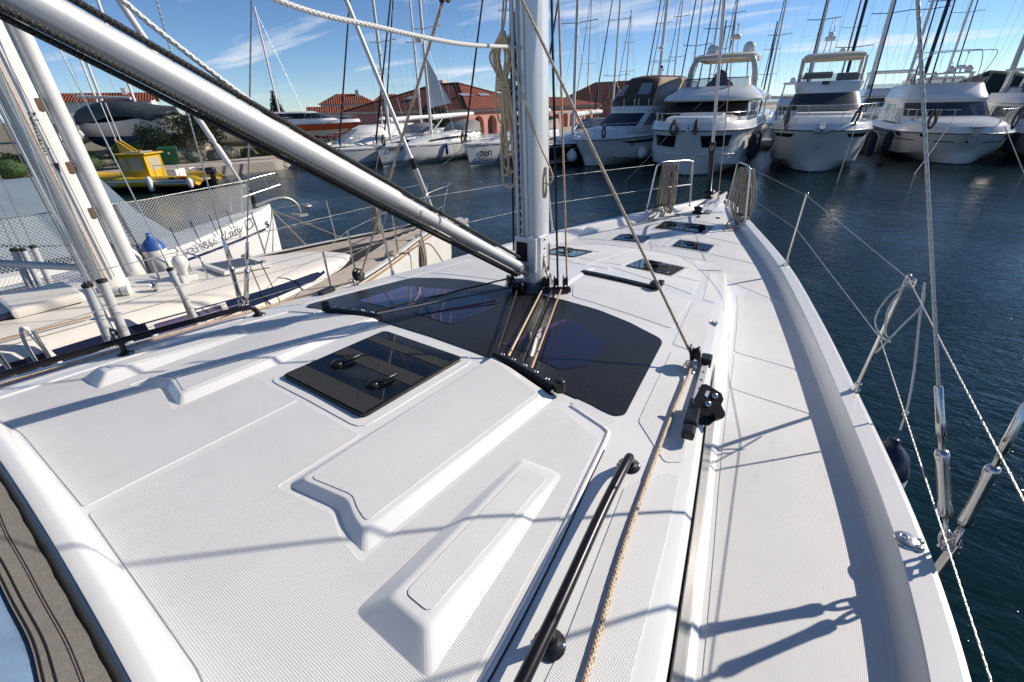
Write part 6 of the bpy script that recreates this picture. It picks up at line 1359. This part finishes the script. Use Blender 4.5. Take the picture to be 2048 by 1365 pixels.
# white motor boat with covers between the blue waterline boat and the quay
CB = place(thing('motor_boat', 'white motor boat under white covers at the end of the pontoon by the quay', 'motor boat'), (-25.6, 15.6, 0), .25)
hull_form(CB, 10, 1.65, 1.05, 1.22, .9, 1.25); tier('cover', [(1.15, 1.5, 2.0, 1.6), (1.35, 1.45, 2.2, 1.6), (1.95, 1.2, 3.8, 1.4), (2.12, 1.0, 4.4, 1.2)], 9, SAILW, CB, ang=60); A = (1.35, 1.45, 2.2, 1.6); B = (1.95, 1.2, 3.8, 1.4)
band('screen_cover', [lvl(A, B, .1), lvl(A, B, .95)], 9, 11, 19, mat('grey_mesh_cover', (.30, .32, .35), .8), CB); radar((0, 6.5, 2.1), CB, .3); bow_rail(CB, lambda y, b: b*min(1, .2+y/3.5), 1.65, 1.2, 1.75, .3, 4, n=6)
# ================================================================ shore: pontoon, quay, land
CONC = mat('quay_concrete', (.42, .38, .33), .85, var=.18, vscale=.7, bump=.3, bscale=6)
PAVE = mat('quay_paving', (.50, .43, .36), .85, var=.12, vscale=.5, bump=.15, bscale=8)
EARTH = mat('dry_earth', (.22, .19, .14), .95, var=.25, vscale=.4)
edge = [(-40, -30), (-31, -8), (-28.3, 2), (-27.6, 8), (-26.9, 13), (-27.6, 17.5), (-27.2, 22), (-27.2, 70), (-27.2, 400)]
tag(MB().loft([[(x, y, -1.5), (x, y, .52)] for x, y in edge], smooth=False).build('quay_wall', CONC), kind='structure')
tag(MB().loft([[(x, y, .52), (x-.45, y, .525), (x-.45, y, .56), (x-3.4, y, .56)] for x, y in edge], smooth=False).build('quay_pavement', PAVE), kind='structure')
tag(MB().loft([[(x-3.4, y, .545), (x-500, y, .55)] for x, y in edge], smooth=False).build('ground', EARTH), kind='structure')
pn = MB(); pn.box((-2, 36.5, .35), (50, 2.6, .3)); pn.box((-2, 36.5, .15), (49, 2.2, .4)); tag(pn.build('pontoon', CONC), kind='structure')
hillm = mat('bare_hill_hazed', (.16, .17, .21), 1.0, var=.2, vscale=.01)  # bare hill; distance haze is painted into its blue-grey colour
def hill(pts, depth, material):
    """ridge from plan points (x,y,h)"""
    k = 1+depth/900; return tag(MB().loft([[(x, y, -2) for x, y, h in pts], [(x*1.01, y*1.01, h*.7) for x, y, h in pts], [(x*1.02, y*1.02, h) for x, y, h in pts], [(x*1.25, y*1.25, h*.6) for x, y, h in pts], [(x*1.5, y*1.5, -2) for x, y, h in pts]]).build('hill', material), kind='structure')
rr = random.Random(4)
hill([(-900+60*i, 1500+rr.uniform(-30, 30), 4+rr.random()*4+(26*math.exp(-((i-4.3)/1.3)**2))) for i in range(40)], 300, hillm)
hill([(40+18*i, 620, 2+16*math.exp(-((i-2.2)/1.6)**2)+9*math.exp(-((i-6)/2.5)**2)+rr.random()*1.5) for i in range(12)], 100, mat('wooded_hill', (.035, .05, .03), 1.0, var=.4, vscale=.05))
# ---------------- buildings
def tile_mat(name, col, px=.30):
    m = mat(name, col, .85, var=.3, vscale=1.2); nt = m.node_tree; b = nt.nodes['Principled BSDF']
    uv = nt.nodes.new('ShaderNodeUVMap'); s = nt.nodes.new('ShaderNodeSeparateXYZ'); nt.links.new(uv.outputs[0], s.inputs[0])
    h = nmath(nt, 'ADD', nmath(nt, 'ABSOLUTE', nmath(nt, 'SINE', nmath(nt, 'MULTIPLY', s.outputs[0], math.pi/px))), nmath(nt, 'MULTIPLY', nmath(nt, 'FRACT', nmath(nt, 'DIVIDE', s.outputs[1], px*1.3)), .8))
    bp = nt.nodes.new('ShaderNodeBump'); bp.inputs['Strength'].default_value = 1; bp.inputs['Distance'].default_value = .12; nt.links.new(h, bp.inputs['Height']); nt.links.new(bp.outputs[0], b.inputs['Normal'])
    src = b.inputs['Base Color'].links[0].from_socket; dk = nt.nodes.new('ShaderNodeMapRange'); dk.inputs['From Max'].default_value = 1.5; dk.inputs['To Min'].default_value = .45; dk.inputs['To Max'].default_value = 1.15; nt.links.new(h, dk.inputs['Value'])
    mu = nt.nodes.new('ShaderNodeMix'); mu.data_type = 'RGBA'; mu.blend_type = 'MULTIPLY'; mu.inputs['Factor'].default_value = 1; nt.links.new(src, mu.inputs['A']); nt.links.new(dk.outputs[0], mu.inputs['B']); nt.links.new(mu.outputs['Result'], b.inputs['Base Color']); return m
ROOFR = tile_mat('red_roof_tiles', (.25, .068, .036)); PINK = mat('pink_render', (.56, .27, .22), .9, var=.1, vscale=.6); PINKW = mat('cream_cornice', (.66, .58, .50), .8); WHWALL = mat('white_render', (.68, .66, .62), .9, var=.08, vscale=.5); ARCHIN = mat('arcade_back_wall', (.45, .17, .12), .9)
def roof_face(m, pts):
    """roof plane with UVs: u along eave, v up slope"""
    p = [Vector(q) for q in pts]; n = (p[1]-p[0]).cross(p[2]-p[0]).normalized(); u = (p[1]-p[0]).normalized(); v = n.cross(u); m.add(p, [tuple(range(len(p)))], False, [[((q-p[0]).dot(u), (q-p[0]).dot(v)) for q in p]])
PB = thing('harbour_building', 'low pink building with red hipped tile roof and arcade behind the sailing boats', 'building', (-28.4, 32.8, .55))
zb, ze_ = -.1, 2.15; x0, y0, x1, y1 = 0, 0, -16.5, 27
MB().loft([[(x1, y0, z), (x0, y0, z)] for z in (zb, ze_)], smooth=False).build('front_wall', PINK, PB)
aw = MB(); bay = 2.05
for i in range(13):
    ya = .7+bay*i; hw = .72; cyy = ya+bay/2
    arc = [(cyy-hw*math.cos(math.pi*j/12), 1.05+hw*math.sin(math.pi*j/12)) for j in range(13)]
    for (a, b) in zip(arc[:-1], arc[1:]): aw.add([(0, a[0], a[1]), (0, b[0], b[1]), (0, b[0], ze_), (0, a[0], ze_)], [(0, 1, 2, 3)]); aw.add([(0, a[0], a[1]), (0, b[0], b[1]), (-.5, b[0], b[1]), (-.5, a[0], a[1])], [(0, 1, 2, 3)])
    for yy0, yy1 in ((ya, cyy-hw), (cyy+hw, ya+bay)): aw.add([(0, yy0, zb), (0, yy1, zb), (0, yy1, ze_), (0, yy0, ze_)], [(0, 1, 2, 3)])
    for yy in (cyy-hw, cyy+hw): aw.add([(0, yy, zb), (0, yy, 1.05), (-.5, yy, 1.05), (-.5, yy, zb)], [(0, 1, 2, 3)])
aw.add([(0, 0, zb), (0, .7, zb), (0, .7, ze_), (0, 0, ze_)], [(0, 1, 2, 3)]); aw.build('arcade_wall', PINK, PB)
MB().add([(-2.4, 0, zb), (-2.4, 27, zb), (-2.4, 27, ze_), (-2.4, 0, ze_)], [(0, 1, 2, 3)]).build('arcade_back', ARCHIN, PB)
cn = MB()
cn.box(((x0+x1)/2, -.06, ze_+.08), (17.2, .5, .22)); cn.box((.06, 13.7, ze_+.085), (.5, 27.4, .22)); cn.build('cornice', PINKW, PB)
ap0, ap1 = Vector((-6.2, 6.2, 4.72)), Vector((-9.6, 6.2, 4.72)); e = .55; ez = ze_+.2; ap2 = Vector((-6.2, 21, 4.72)) if False else Vector((-6.2, 9.0, 4.72))
rfm = MB(); roof_face(rfm, [(x1-e, -e, ez), (e, -e, ez), ap0, ap1]); roof_face(rfm, [(e, -e, ez), (e, 12.5, ez), ap0]); roof_face(rfm, [(e, 12.5, ez), (e, 27.5, ez), (-6, 27.5, 3.4), (-6, 12.5, 3.4)]); roof_face(rfm, [(e, 12.5, ez), (-12, 12.5, ez), ap0]); roof_face(rfm, [(x1-e, 12.5, ez), (x1-e, -e, ez), ap1]); roof_face(rfm, [(-12, 12.5, ez), (x1-e, 12.5, ez), ap1, ap0])
prf = rfm.build('roof', ROOFR, PB)
hip = MB()
for a, b in ((Vector((e, -e, ez)), ap0), (Vector((x1-e, -e, ez)), ap1), (ap0, ap1), (Vector((e, 12.5, ez)), ap0)): hip.tube([a+Vector((0, 0, .03)), b+Vector((0, 0, .03))], .09, 6)
hip.build('ridge_tiles', ROOFR, prf)
ch = MB(); ch.box((-9.0, 6.6, 4.85), (1.3, .7, .55)); ch.build('chimney', PINKW, prf)
for fx, fy in ((-5.2, 2.4), (-9.4, 2.4)):
    t_ = (fy+e)/(6.2+e); MB().box((fx, fy, ez+(4.72-ez)*t_+.12), (1.0, .8, .06), Matrix.Rotation(math.atan2(4.72-ez, 6.75), 3, 'X')).build('roof_window', mat('skylight_glass', (.35, .38, .42), .1), prf)
for fy in (3.2, 6.0):
    t_ = .48; MB().box((e-(e+6.2)*t_, fy, ez+(4.72-ez)*t_+.10), (.5, 1.6, .06), Matrix.Rotation(math.atan2(4.72-ez, 6.75), 3, 'Y')).build('roof_window', mat('skylight_glass', (.35, .38, .42), .1), prf)
PB2 = thing('harbour_building', 'second red tiled wing right of the pink arcade building', 'building', (-26.5, 62, .55)); MB().loft([[(-10, 0, z), (4, 0, z), (4, 16, z), (-10, 16, z)] for z in (0, 2.4)], closed=True, smooth=False).build('wall', PINK, PB2)
rm_ = MB(); roof_face(rm_, [(-10.5, -.5, 2.4), (4.5, -.5, 2.4), (0, 5, 5.2), (-6, 5, 5.2)]); roof_face(rm_, [(4.5, -.5, 2.4), (4.5, 16.5, 2.4), (0, 11, 5.2), (0, 5, 5.2)]); rm_.build('roof', ROOFR, PB2)
def house(label, loc, rz, w, d, h, rh, wins=3, hip_=False, chim=True):
    T = thing('house', label, 'house', loc, rz); MB().loft([[(-w/2, 0, z), (w/2, 0, z), (w/2, d, z), (-w/2, d, z)] for z in (0, h)], closed=True, smooth=False).build('wall', WHWALL, T)
    rf = MB(); o = .4; q = d*.5 if hip_ else 0; k = min(q, w*.35)
    roof_face(rf, [(-w/2-o, -o, h), (w/2+o, -o, h), (w/2+o-k, d/2, h+rh), (-w/2-o+k, d/2, h+rh)]); roof_face(rf, [(w/2+o, d+o, h), (-w/2-o, d+o, h), (-w/2-o+k, d/2, h+rh), (w/2+o-k, d/2, h+rh)])
    if k: roof_face(rf, [(w/2+o, -o, h), (w/2+o, d+o, h), (w/2+o-k, d/2, h+rh)]); roof_face(rf, [(-w/2-o, d+o, h), (-w/2-o, -o, h), (-w/2-o+k, d/2, h+rh)])
    r_ = rf.build('roof', ROOFR, T)
    if not k:
        for s in (1, -1): MB().add([(s*w/2, 0, h), (s*w/2, d, h), (s*w/2, d/2, h+rh)], [(0, 1, 2)]).build('gable', WHWALL, T)
    if chim: MB().box((w*.2, d*.4, h+rh*.95), (.5, .5, 1.1), bev=.03).build('chimney', WHWALL, r_)
    for i in range(wins):
        x = -w/2+w*(i+.7)/(wins+.4); f = MB().box((x, -.03, h*.62), (1.0, .1, .75)).build('window', WHWALL, T); MB().box((x, -.09, h*.62), (.85, .06, .6)).build('pane', TINT, f)
        MB().box((w/2+.03, d*(i+.7)/(wins+.4), h*.62), (.1, .8, .7)).build('window', TINT, T)
    return T
house('white house with low red gable roof behind the red hulled boat', (-55.2, 38.0, .55), R(54), 5.6, 4, 2.2, .8, 2, chim=False)
house('larger white house with red hipped roofs behind the white gable house', (-60.5, 44.5, .55), R(52), 7.5, 6, 3.3, 1.35, 3, True)
house('cream house with red roof right of the larger white house', (-57.5, 49.5, .55), R(46), 4.5, 5, 3.3, 1.2, 2, True, False)
house('brick coloured roofed house behind the tarpaulin covered boat', (-74, 20, .55), R(65), 9, 7, 4.2, 1.0, 2, False)
tw = thing('bell_tower', 'small pink tower on the far shore left of the brown canopy', 'tower', (-128, 268, 2)); MB().box((0, 0, 2.8), (5, 5, 8)).build('shaft', PINK, tw); MB().box((0, 0, 7.3), (5.4, 5.4, .6)).build('parapet', PINKW, tw)
# ---------------- greenery
def leaf_mesh(name, cs, n, size, material, seed, parent, flat=1.0):
    """leaf-sized quads scattered through clump volumes cs=[(c,(rx,ry,rz))]"""
    r = random.Random(seed); vs = []; fs = []
    tot = sum(q[1][0]*q[1][1]+q[1][0]*q[1][2] for q in cs)
    for c, rad in cs:
        k = int(n*(rad[0]*rad[1]+rad[0]*rad[2])/tot)
        for _ in range(k):
            d = Vector((r.gauss(0, 1), r.gauss(0, 1), r.gauss(0, 1))).normalized(); t = r.random()**.4
            p = Vector((c[0]+d.x*rad[0]*t, c[1]+d.y*rad[1]*t, c[2]+d.z*rad[2]*t)); a = Vector((r.gauss(0, 1), r.gauss(0, 1), r.gauss(0, .8))).normalized(); b = a.orthogonal().normalized(); s = size*r.uniform(.6, 1.3)
            o = len(vs); vs += [p-a*s-b*s*.35, p+a*s*.1-b*s*.5, p+a*s, p+a*s*.1+b*s*.5]; fs.append((o, o+1, o+2, o+3))
    return MB().add(vs, fs).build(name, material, parent)
OLIVE = mat('olive_leaves', (.085, .10, .055), .8, var=.4, vscale=2); GREENB = mat('clipped_green', (.045, .085, .025), .8, var=.4, vscale=3); SAGE = mat('silvery_shrub', (.20, .22, .18), .85, var=.3, vscale=3); BARK = mat('bark', (.10, .075, .055), .9, var=.3, vscale=8, bump=.5, bscale=20); CYP = mat('dark_conifer', (.018, .03, .016), .9, var=.4, vscale=1)
def bush(label, loc, r, material, seed, hf=.8):
    T = thing('shrub', label, 'shrub', loc, group='shrubs along the quay'); q = random.Random(seed)
    cs = [((0, 0, r*hf*.7), (r, r, r*hf))]+[((q.uniform(-.5, .5)*r, q.uniform(-.5, .5)*r, r*hf*q.uniform(.6, 1.2)), (r*.55, r*.55, r*.5*hf)) for _ in range(4)]
    leaf_mesh('foliage', cs, int(3200*max(.5, r)), .055, material, seed, T); MB().ball((0, 0, r*hf*.65), r*.78, 12, 8, (1, 1, hf*.8)).build('inner_twigs', material, T)
    return T
sp_ = [(-31.0, 10.4, .6, SAGE, 'round grey green shrub on the quay, leftmost of the row'), (-30.9, 11.5, .45, SAGE, 'small grey shrub second in the row on the quay'), (-30.8, 12.3, .6, SAGE, 'grey shrub third in the row on the quay'), (-30.6, 13.4, .45, GREENB, 'small green shrub between the grey shrubs on the quay'), (-30.6, 14.8, .95, GREENB, 'large clipped green dome shrub on the quay'), (-31.2, 15.9, 1.15, SAGE, 'large grey green shrub behind the clipped dome'), (-30.6, 17.3, .55, SAGE, 'grey shrub right of the clipped dome on the quay'), (-30.6, 18.8, .6, SAGE, 'last grey shrub of the row towards the pontoon'), (-31.3, 2.4, .9, GREENB, 'green shrub left of the yellow boat cabin'), (-31.5, 5.4, .8, GREENB, 'green shrub behind the yellow boat cabin'), (-31.4, 7.4, 1.0, GREENB, 'dark green shrub beside the green box on the quay'), (-31.2, .6, .6, SAGE, 'grey shrub far left on the quay')]
for i, (x, y, r_, mt_, lb) in enumerate(sp_): bush(lb, (x, y, .55), r_, mt_, 100+i)
def tree(label, loc, h, rad, material, seed, n=5000, size=.09, conif=False):
    T = thing('tree', label, 'tree', loc); q = random.Random(seed); t = MB()
    t.tube([(0, 0, -.1), (.05*h*q.uniform(-1, 1), .04*h, h*.3), (.06*h*q.uniform(-1, 1), 0, h*.55)], [.06*h*.7, .045*h*.7, .03*h*.6], 9); cs = []
    if conif: cs = [((0, 0, h*f), (rad*(1.05-f)*1.1, rad*(1.05-f)*1.1, h*.14)) for f in (.2, .35, .5, .65, .8, .92)]
    else:
        for i in range(11):
            a = q.uniform(0, 6.28); d = q.uniform(.25, .85)*rad; c = (d*math.cos(a), d*math.sin(a), h*q.uniform(.45, .92)); cs.append((c, (rad*q.uniform(.3, .48),)*2+(rad*q.uniform(.22, .36),))); t.tube([(0, 0, h*.28), (c[0]*.5, c[1]*.5, h*.28+(c[2]-h*.28)*.6), c], [.03*h*.5, .02*h*.5, .006*h], 6)
    t.build('trunk', BARK, T); leaf_mesh('crown', cs, n, size, material, seed, T); return T
tree('loose olive tree behind the quay hedge, below the silver tube', (-33.2, 12.6, .55), 2.7, 2.3, OLIVE, 5, 9000, .07); tree('second olive tree left of the larger one behind the hedge', (-33.6, 9.9, .55), 2.2, 1.5, OLIVE, 6, 5000, .07)
tree('dark conifer standing behind the white boats on the hard', (-58, 32, .55), 4.6, 1.7, CYP, 7, 4000, .13, True); tree('leafy tree in front of the pink building behind the white mast', (-30.4, 30.6, .55), 2.6, 1.5, OLIVE, 8, 5000, .09)
# ---------------- boats on the hard
HS = place(thing('stored_sailboat', 'white and blue sailing boat on the hard under a dark blue tarpaulin', 'sailboat'), (-37.3, 12.7, .45), R(115)); HS.scale = (1, .88, 1)
hm_ = MB(); S = []
for y, b, z, k in ((0, .03, 2.95, 1.6), (.3, .5, 2.85, 1.3), (1, 1.0, 2.7, 1.0), (2.2, 1.45, 2.5, .8), (4, 1.6, 2.35, .7), (6, 1.5, 2.3, .8), (8, 1.1, 2.35, 1.0)): S.append([(0, y+.9*(1-min(1, y/3)), k*.7), (b*.55, y+.6*(1-min(1, y/3)), k), (b*.85, y+.35*(1-min(1, y/3)), 1.45), (b, y+.1, 1.9), (b, y, z)])
for s in (1, -1): hm_.loft([[(s*x, y, z) for x, y, z in q[2:]] for q in S])
hm_.build('hull', mat('chalky_white', (.60, .58, .53), .5, var=.12, vscale=3), HS, fix=True)
hb_ = MB()
for s in (1, -1): hb_.loft([[(s*x, y, z) for x, y, z in q[:3]] for q in S])
hb_.build('bottom_paint', mat('blue_antifouling', (.02, .07, .17), .7, var=.2, vscale=3), HS, fix=True); MB().box((0, 4, .45), (.25, 2.5, .9), bev=.05).build('keel', BLUEP, HS)
tm = MB(); TARPD = mat('dark_tarpaulin', (.045, .055, .065), .8, var=.25, vscale=2, bump=.5, bscale=4); S = []
for i, (y, b, z) in enumerate(((-.1, .12, 3.05), (.4, .65, 3.1), (1.2, 1.15, 3.15), (2.4, 1.55, 3.3), (4, 1.7, 3.55), (6, 1.6, 3.6), (8.1, 1.2, 3.3))):
    lw = 2.35-.25*math.sin(i*1.3)+(.45 if i < 2 else 0); S.append([(-b-.03, y, lw+.1), (-b-.02, y, 2.75), (-b*.6, y, z-.12+.06*math.sin(i*2)), (0, y, z+.12), (b*.6, y, z-.12+.06*math.cos(i*2)), (b+.02, y, 2.75), (b+.03, y, lw)])
tm.loft(S, caps=(True, True)); tm.build('tarpaulin', TARPD, HS)
MB().tube([(0, 3.4, 3.4), (0, 3.6, 15)], .10, 9).build('mast', OLDW, HS); MB().tube([(0, 3.7, 3.75), (0, 8.6, 4.0)], .09, 8).build('boom', OLDW, HS); MB().tube([(0, 6.9, 3.4), (0, 7.0, 12)], .07, 8).build('mizzen_mast', OLDW, HS)
for i in range(4): MB().tube([((-1)**i*1.0, 1.8+1.9*(i//2)*1.6, 0), ((-1)**i*.75, 1.8+1.9*(i//2)*1.6, 1.2)], .06, 6).build('prop_stand', BLUEP, HS)
def hard_boat(label, loc, rz, hullm, upper, L=9, z=1.5, cover=None):
    T = place(thing('stored_motor_boat', label, 'motor boat'), loc, rz); surf, plan, h = hull_form(T, L, 1.5, z, z+.3, 1.2, 1.2, mat_h=hullm, mat_b=upper, boot=False)
    A = (z+.35, 1.2, 2.2, 1.4); B = (z+.95, .95, 3.9, 1.1); tier('cabin', [(z+.2, 1.25, 2.0, 1.4), A, B, (z+1.05, .8, 4.3, 1)], L-1, upper, T); band('windscreen', [lvl(A, B, .15), lvl(A, B, .92)], L-1, 3, 21, cover or TINT, T)
    for s in (1, -1): hull_panel('boot_topping', surf, [(.02, .0), (L-.2, .0), (L-.2, .22), (.02, .34)], s, HULLC, h, .01, 24)
    bow_rail(T, plan, 1.5, z+.28, z+.85, .3, 4.5, n=6); MB().box((0, L*.35, z*.16), (1.6, .4, z*.42)).build('cradle', BARK, T); MB().box((0, L*.75, z*.16), (1.6, .4, z*.42)).build('cradle', BARK, T); return T
RB = hard_boat('sporty motor boat with orange red hull sides on the hard', (-37.6, 28.2, .75), R(128), mat('orange_red_hull', (.46, .055, .015), .25, coat=.4), HULLW, 10, 1.3)
hbm = hard_boat('white cabin cruiser with beige windscreen cover and bimini on the hard', (-39.5, 22.5, .55), R(115), HULLW, HULLW, 9, 1.25, TANC); bi = MB(); bi.loft([[(x, y, 3.75-.08*x*x) for x in (-1.1, 0, 1.1)] for y in (4.6, 6.4)]); bi.build('bimini', TANC, hbm)
for s in (1, -1): rod('bimini_pole', (s*1.15, 5.4, 2.1), (s*1.1, 4.7, 3.65), .02, STEEL, hbm); rod('bimini_pole', (s*1.15, 5.4, 2.1), (s*1.1, 6.3, 3.65), .02, STEEL, hbm)
radar((.2, 4.0, 2.3), hbm, .7)
hard_boat('white cabin cruiser on stands left of the tarpaulin covered boat', (-37.0, 5.4, .55), R(75), HULLW, HULLW, 9, 1.35, mat('amber_window', (.10, .08, .05), .1)); hard_boat('long white boat hull behind the tarpaulin covered boat', (-40.5, 15.5, .55), R(80), mat('ivory_hull', (.62, .57, .46), .4), HULLW, 10, 1.6, TARPD)
sm1 = place(thing('stored_sailboat', 'sailing boat on the hard with white mast standing left of the white gable house', 'sailboat'), (-45.5, 28.0, .55), R(120)); MB().loft([[(b, y, 1.6), (b*.8, y, .7), (0, y, .5), (-b*.8, y, .7), (-b, y, 1.6)] for y, b in ((0, .05), (1, .7), (3, 1.3), (8, 1.1))]).build('hull', HULLW, sm1); MB().tube([(0, 3, 1.6), (0, 3.1, 11.4)], .10, 8).build('mast', OLDW, sm1)
for s in (1, -1): MB().tube([(s*1.1, 3.1, 1.6), (s*.7, 3.1, 6.8), (0, 3.1, 11.2)], .012, 4).build('shroud', WIRE, sm1); rod('spreader', (0, 3.1, 6.8), (s*.7, 3.1, 6.8), .03, ALU, sm1)
MB().tube([(0, .1, 1.7), (0, 3.1, 11.2)], .012, 4).build('forestay', WIRE, sm1)
for k, (x, y, l) in enumerate(((-46.5, 11.5, 'stored sailing boat with thin white mast on the hard at far left'), (-50, 9.8, 'farther stored sailing boat with thin mast on the hard at far left'))):
    t = place(thing('stored_sailboat', l, 'sailboat'), (x, y, .55), R(70)); MB().loft([[(b, yy, 1.7), (b*.8, yy, .8), (0, yy, .5), (-b*.8, yy, .8), (-b, yy, 1.7)] for yy, b in ((-3, .05), (-2, .7), (0, 1.3), (5, 1.1))]).build('hull', HULLW, t); MB().tube([(0, 0, 1.6), (0, .3, 15)], .09, 8).build('mast', OLDW, t)
    for s in (1, -1): MB().tube([(s*1.2, 0, 1.7), (s*.8, .1, 8), (0, .3, 15)], .012, 4).build('shroud', WIRE, t)
gb = MB(); gb.loft([[(-.36, -.3, 0), (.36, -.3, 0), (.36, .3, 0), (-.36, .3, 0)], [(-.46, -.4, .85), (.46, -.4, .85), (.46, .3, .95), (-.46, .3, .95)]], closed=True, smooth=False, caps=(False, True)); gbt = thing('green_box', 'green container standing on the quay among the shrubs', 'container', (-31.2, 9.2, .55), R(62)); gb.build('body', mat('green_plastic', (.02, .13, .05), .5, var=.1, vscale=3), gbt); MB().box((.06, -.392, .62), (.10, .02, .12), Matrix.Rotation(R(4), 3, 'X')).build('sticker', WHITEP, gbt)
bn = thing('bench', 'white slatted bench on the quay left of the yellow cabin', 'bench', (-30.4, 4.3, .56), R(70))
for k in range(3): MB().box((0, .0+.12*k, .42), (1.2, .09, .03)).build('slat', WHITEP, bn); MB().box((0, .38, .55+.11*k), (1.2, .03, .08)).build('slat', WHITEP, bn)
for s in (-.5, .5): MB().box((s, .15, .2), (.06, .4, .4)).build('leg', DARK, bn)
# ---------------- yellow rescue boat
YB = mat('rescue_yellow', (.62, .40, .03), .5, var=.06, vscale=3); YC = mat('yellow_canvas', (.60, .38, .02), .85, var=.1, vscale=3, bump=.3, bscale=8)
RBT = place(thing('rescue_boat', 'yellow inflatable rescue boat with yellow canvas cabin by the quay', 'inflatable boat'), (-23.4, 7.6, 0), R(126)); RBT.scale = (.9, .9, .88)
for s in (1, -1):
    tp_ = [(s*.95, 0, .48), (s*.95, .5, .48), (s*.95, 4.4, .5), (s*.75, 5.6, .58), (s*.3, 6.3, .68), (0, 6.45, .70)]; MB().tube([(s*.95, -.35, .5)]+spline(tp_, 5), [.04]+[.26]*26, 12).build('tube', YB, RBT); st = RBT.children[-1]
    for z, mt_, w_ in ((.47, mat('grey_rubbing_strake', (.30, .31, .33), .6), .05), (.55, WHITEP, .03), (.40, WHITEP, .03)): MB().loft([[(p[0]+s*math.sqrt(.26**2-(zz-.49)**2)+s*.006, p[1], zz+p[2]-.49) for zz in (z-w_, z+w_)] for p in [(s*.95, .0, .49), (s*.95, 1.5, .49), (s*.95, 4.3, .5)]]).build('strake', mt_, st)
MB().loft([[(x, y, z) for x, z in ((-.8, .35), (-.5, .0), (0, -.25), (.5, .0), (.8, .35))] for y in (.1, 4.5)]+[[(0, 6.2, .5)]*5]).build('hull', DARK, RBT); MB().box((0, 2.6, .42), (1.5, 5, .08)).build('floor', HULLG, RBT)
cbn = MB().loft([[(-.62, 2.45, z), (.62, 2.45, z), (.60, 3.75+dy, z), (-.60, 3.75+dy, z)] for z, dy in ((.5, .25), (1.0, .15), (1.75, 0))], closed=True, smooth=False, caps=(False, True)).build('cabin', YC, RBT); MB().box((0, 3.1, 1.80), (1.45, 1.6, .08), bev=.03).build('cabin_roof', YB, cbn)
for s in (1, -1): MB().loft([[(s*.635, y, z) for y in (2.65, 3.3)] for z in (1.0, 1.6)]).build('window', CLEARV, cbn); MB().loft([[(s*.635, y, z) for y in (3.42, 3.7)] for z in (1.0, 1.6)]).build('window', CLEARV, cbn)
MB().loft([[(x, 2.435, z) for x in (-.4, .4)] for z in (1.0, 1.6)]).build('window', CLEARV, cbn); MB().prism([(-.03, 3.2, 1.8), (-.03, 4.0, 1.8), (-.03, 4.05, 2.5)], (.06, 0, 0)).build('radar_fin', YB, cbn); MB().prism([(.3, 3.2, 1.8), (.3, 4.0, 1.8), (.3, 4.05, 2.5)], (.06, 0, 0)).build('radar_fin', YB, cbn)
for x in (-.1, .2): MB().tube([(x, 3.9, 2.4), (x, 3.95, 4.2)], .02, 6).build('antenna', WHITEP, cbn)
lr = MB(); lr.tube([(-.66, 2.9+.22*math.cos(a), 1.25+.22*math.sin(a)) for a in [2*math.pi*j/16 for j in range(17)]], .05, 8); lr.build('life_ring', mat('faded_orange', (.5, .12, .03), .7), RBT) if False else None
MB().tube([(-.7, .9, .7), (-.7, .9, 1.25), (-.7, 2.1, 1.25), (-.7, 2.1, .7)], .02, 6).build('side_rail', STEEL, RBT); MB().box((0, 1.5, .75), (.8, .5, .5), bev=.05).build('seat_box', HULLW, RBT); MB().box((0, 3.1, 1.88), (.9, .9, .05), bev=.02).build('roof_rack', HULLG, cbn); MB().ball((-.35, 2.7, 1.93), .07).build('beacon', mat('amber_beacon', (.5, .2, .02), .3), cbn)
ob = MB(); ob.box((0, -.30, .85), (.34, .50, .34), bev=.1); ob.box((0, -.35, .45), (.16, .25, .7), bev=.04); ob.build('outboard_engine', DARK, RBT); MB().tube([(-.6, .4, .6), (-.6, .4, 1.05), (.6, .4, 1.05), (.6, .4, .6)], .02, 6).build('stern_rail', STEEL, RBT)
tx = mat('black_letters', (.02, .02, .02), .4); tr_ = mat('red_letters', (.45, .02, .02), .4)
# near side of the boat is its +x or -x side: lettering on both
for s in (1, -1):
    F_ = lambda y, z: frame_of((s*(.95+.195), y, z), (0, s, 0), (-s*.55, 0, .83))
    text_mesh('lettering', 'sea', .26, tx, RBT, F_(1.05 if s < 0 else .75, .665), bold=.012); text_mesh('lettering', 'Help', .26, tr_, RBT, F_(.55 if s < 0 else 1.28, .665), bold=.012)
WV = mat('white_vinyl', (.75, .75, .76), .3)
for i, y in enumerate((2.1, .1)): fenderobj(['white fender hanging amidships on the yellow inflatable', 'small white fender near the stern of the yellow inflatable'][i], wp(RBT, (1.32, y, .42)) if (wp(RBT, (1.3, y, .4)).x > wp(RBT, (-1.3, y, .4)).x) else wp(RBT, (-1.32, y, .42)), .11, .55 if i == 0 else .35, WV)
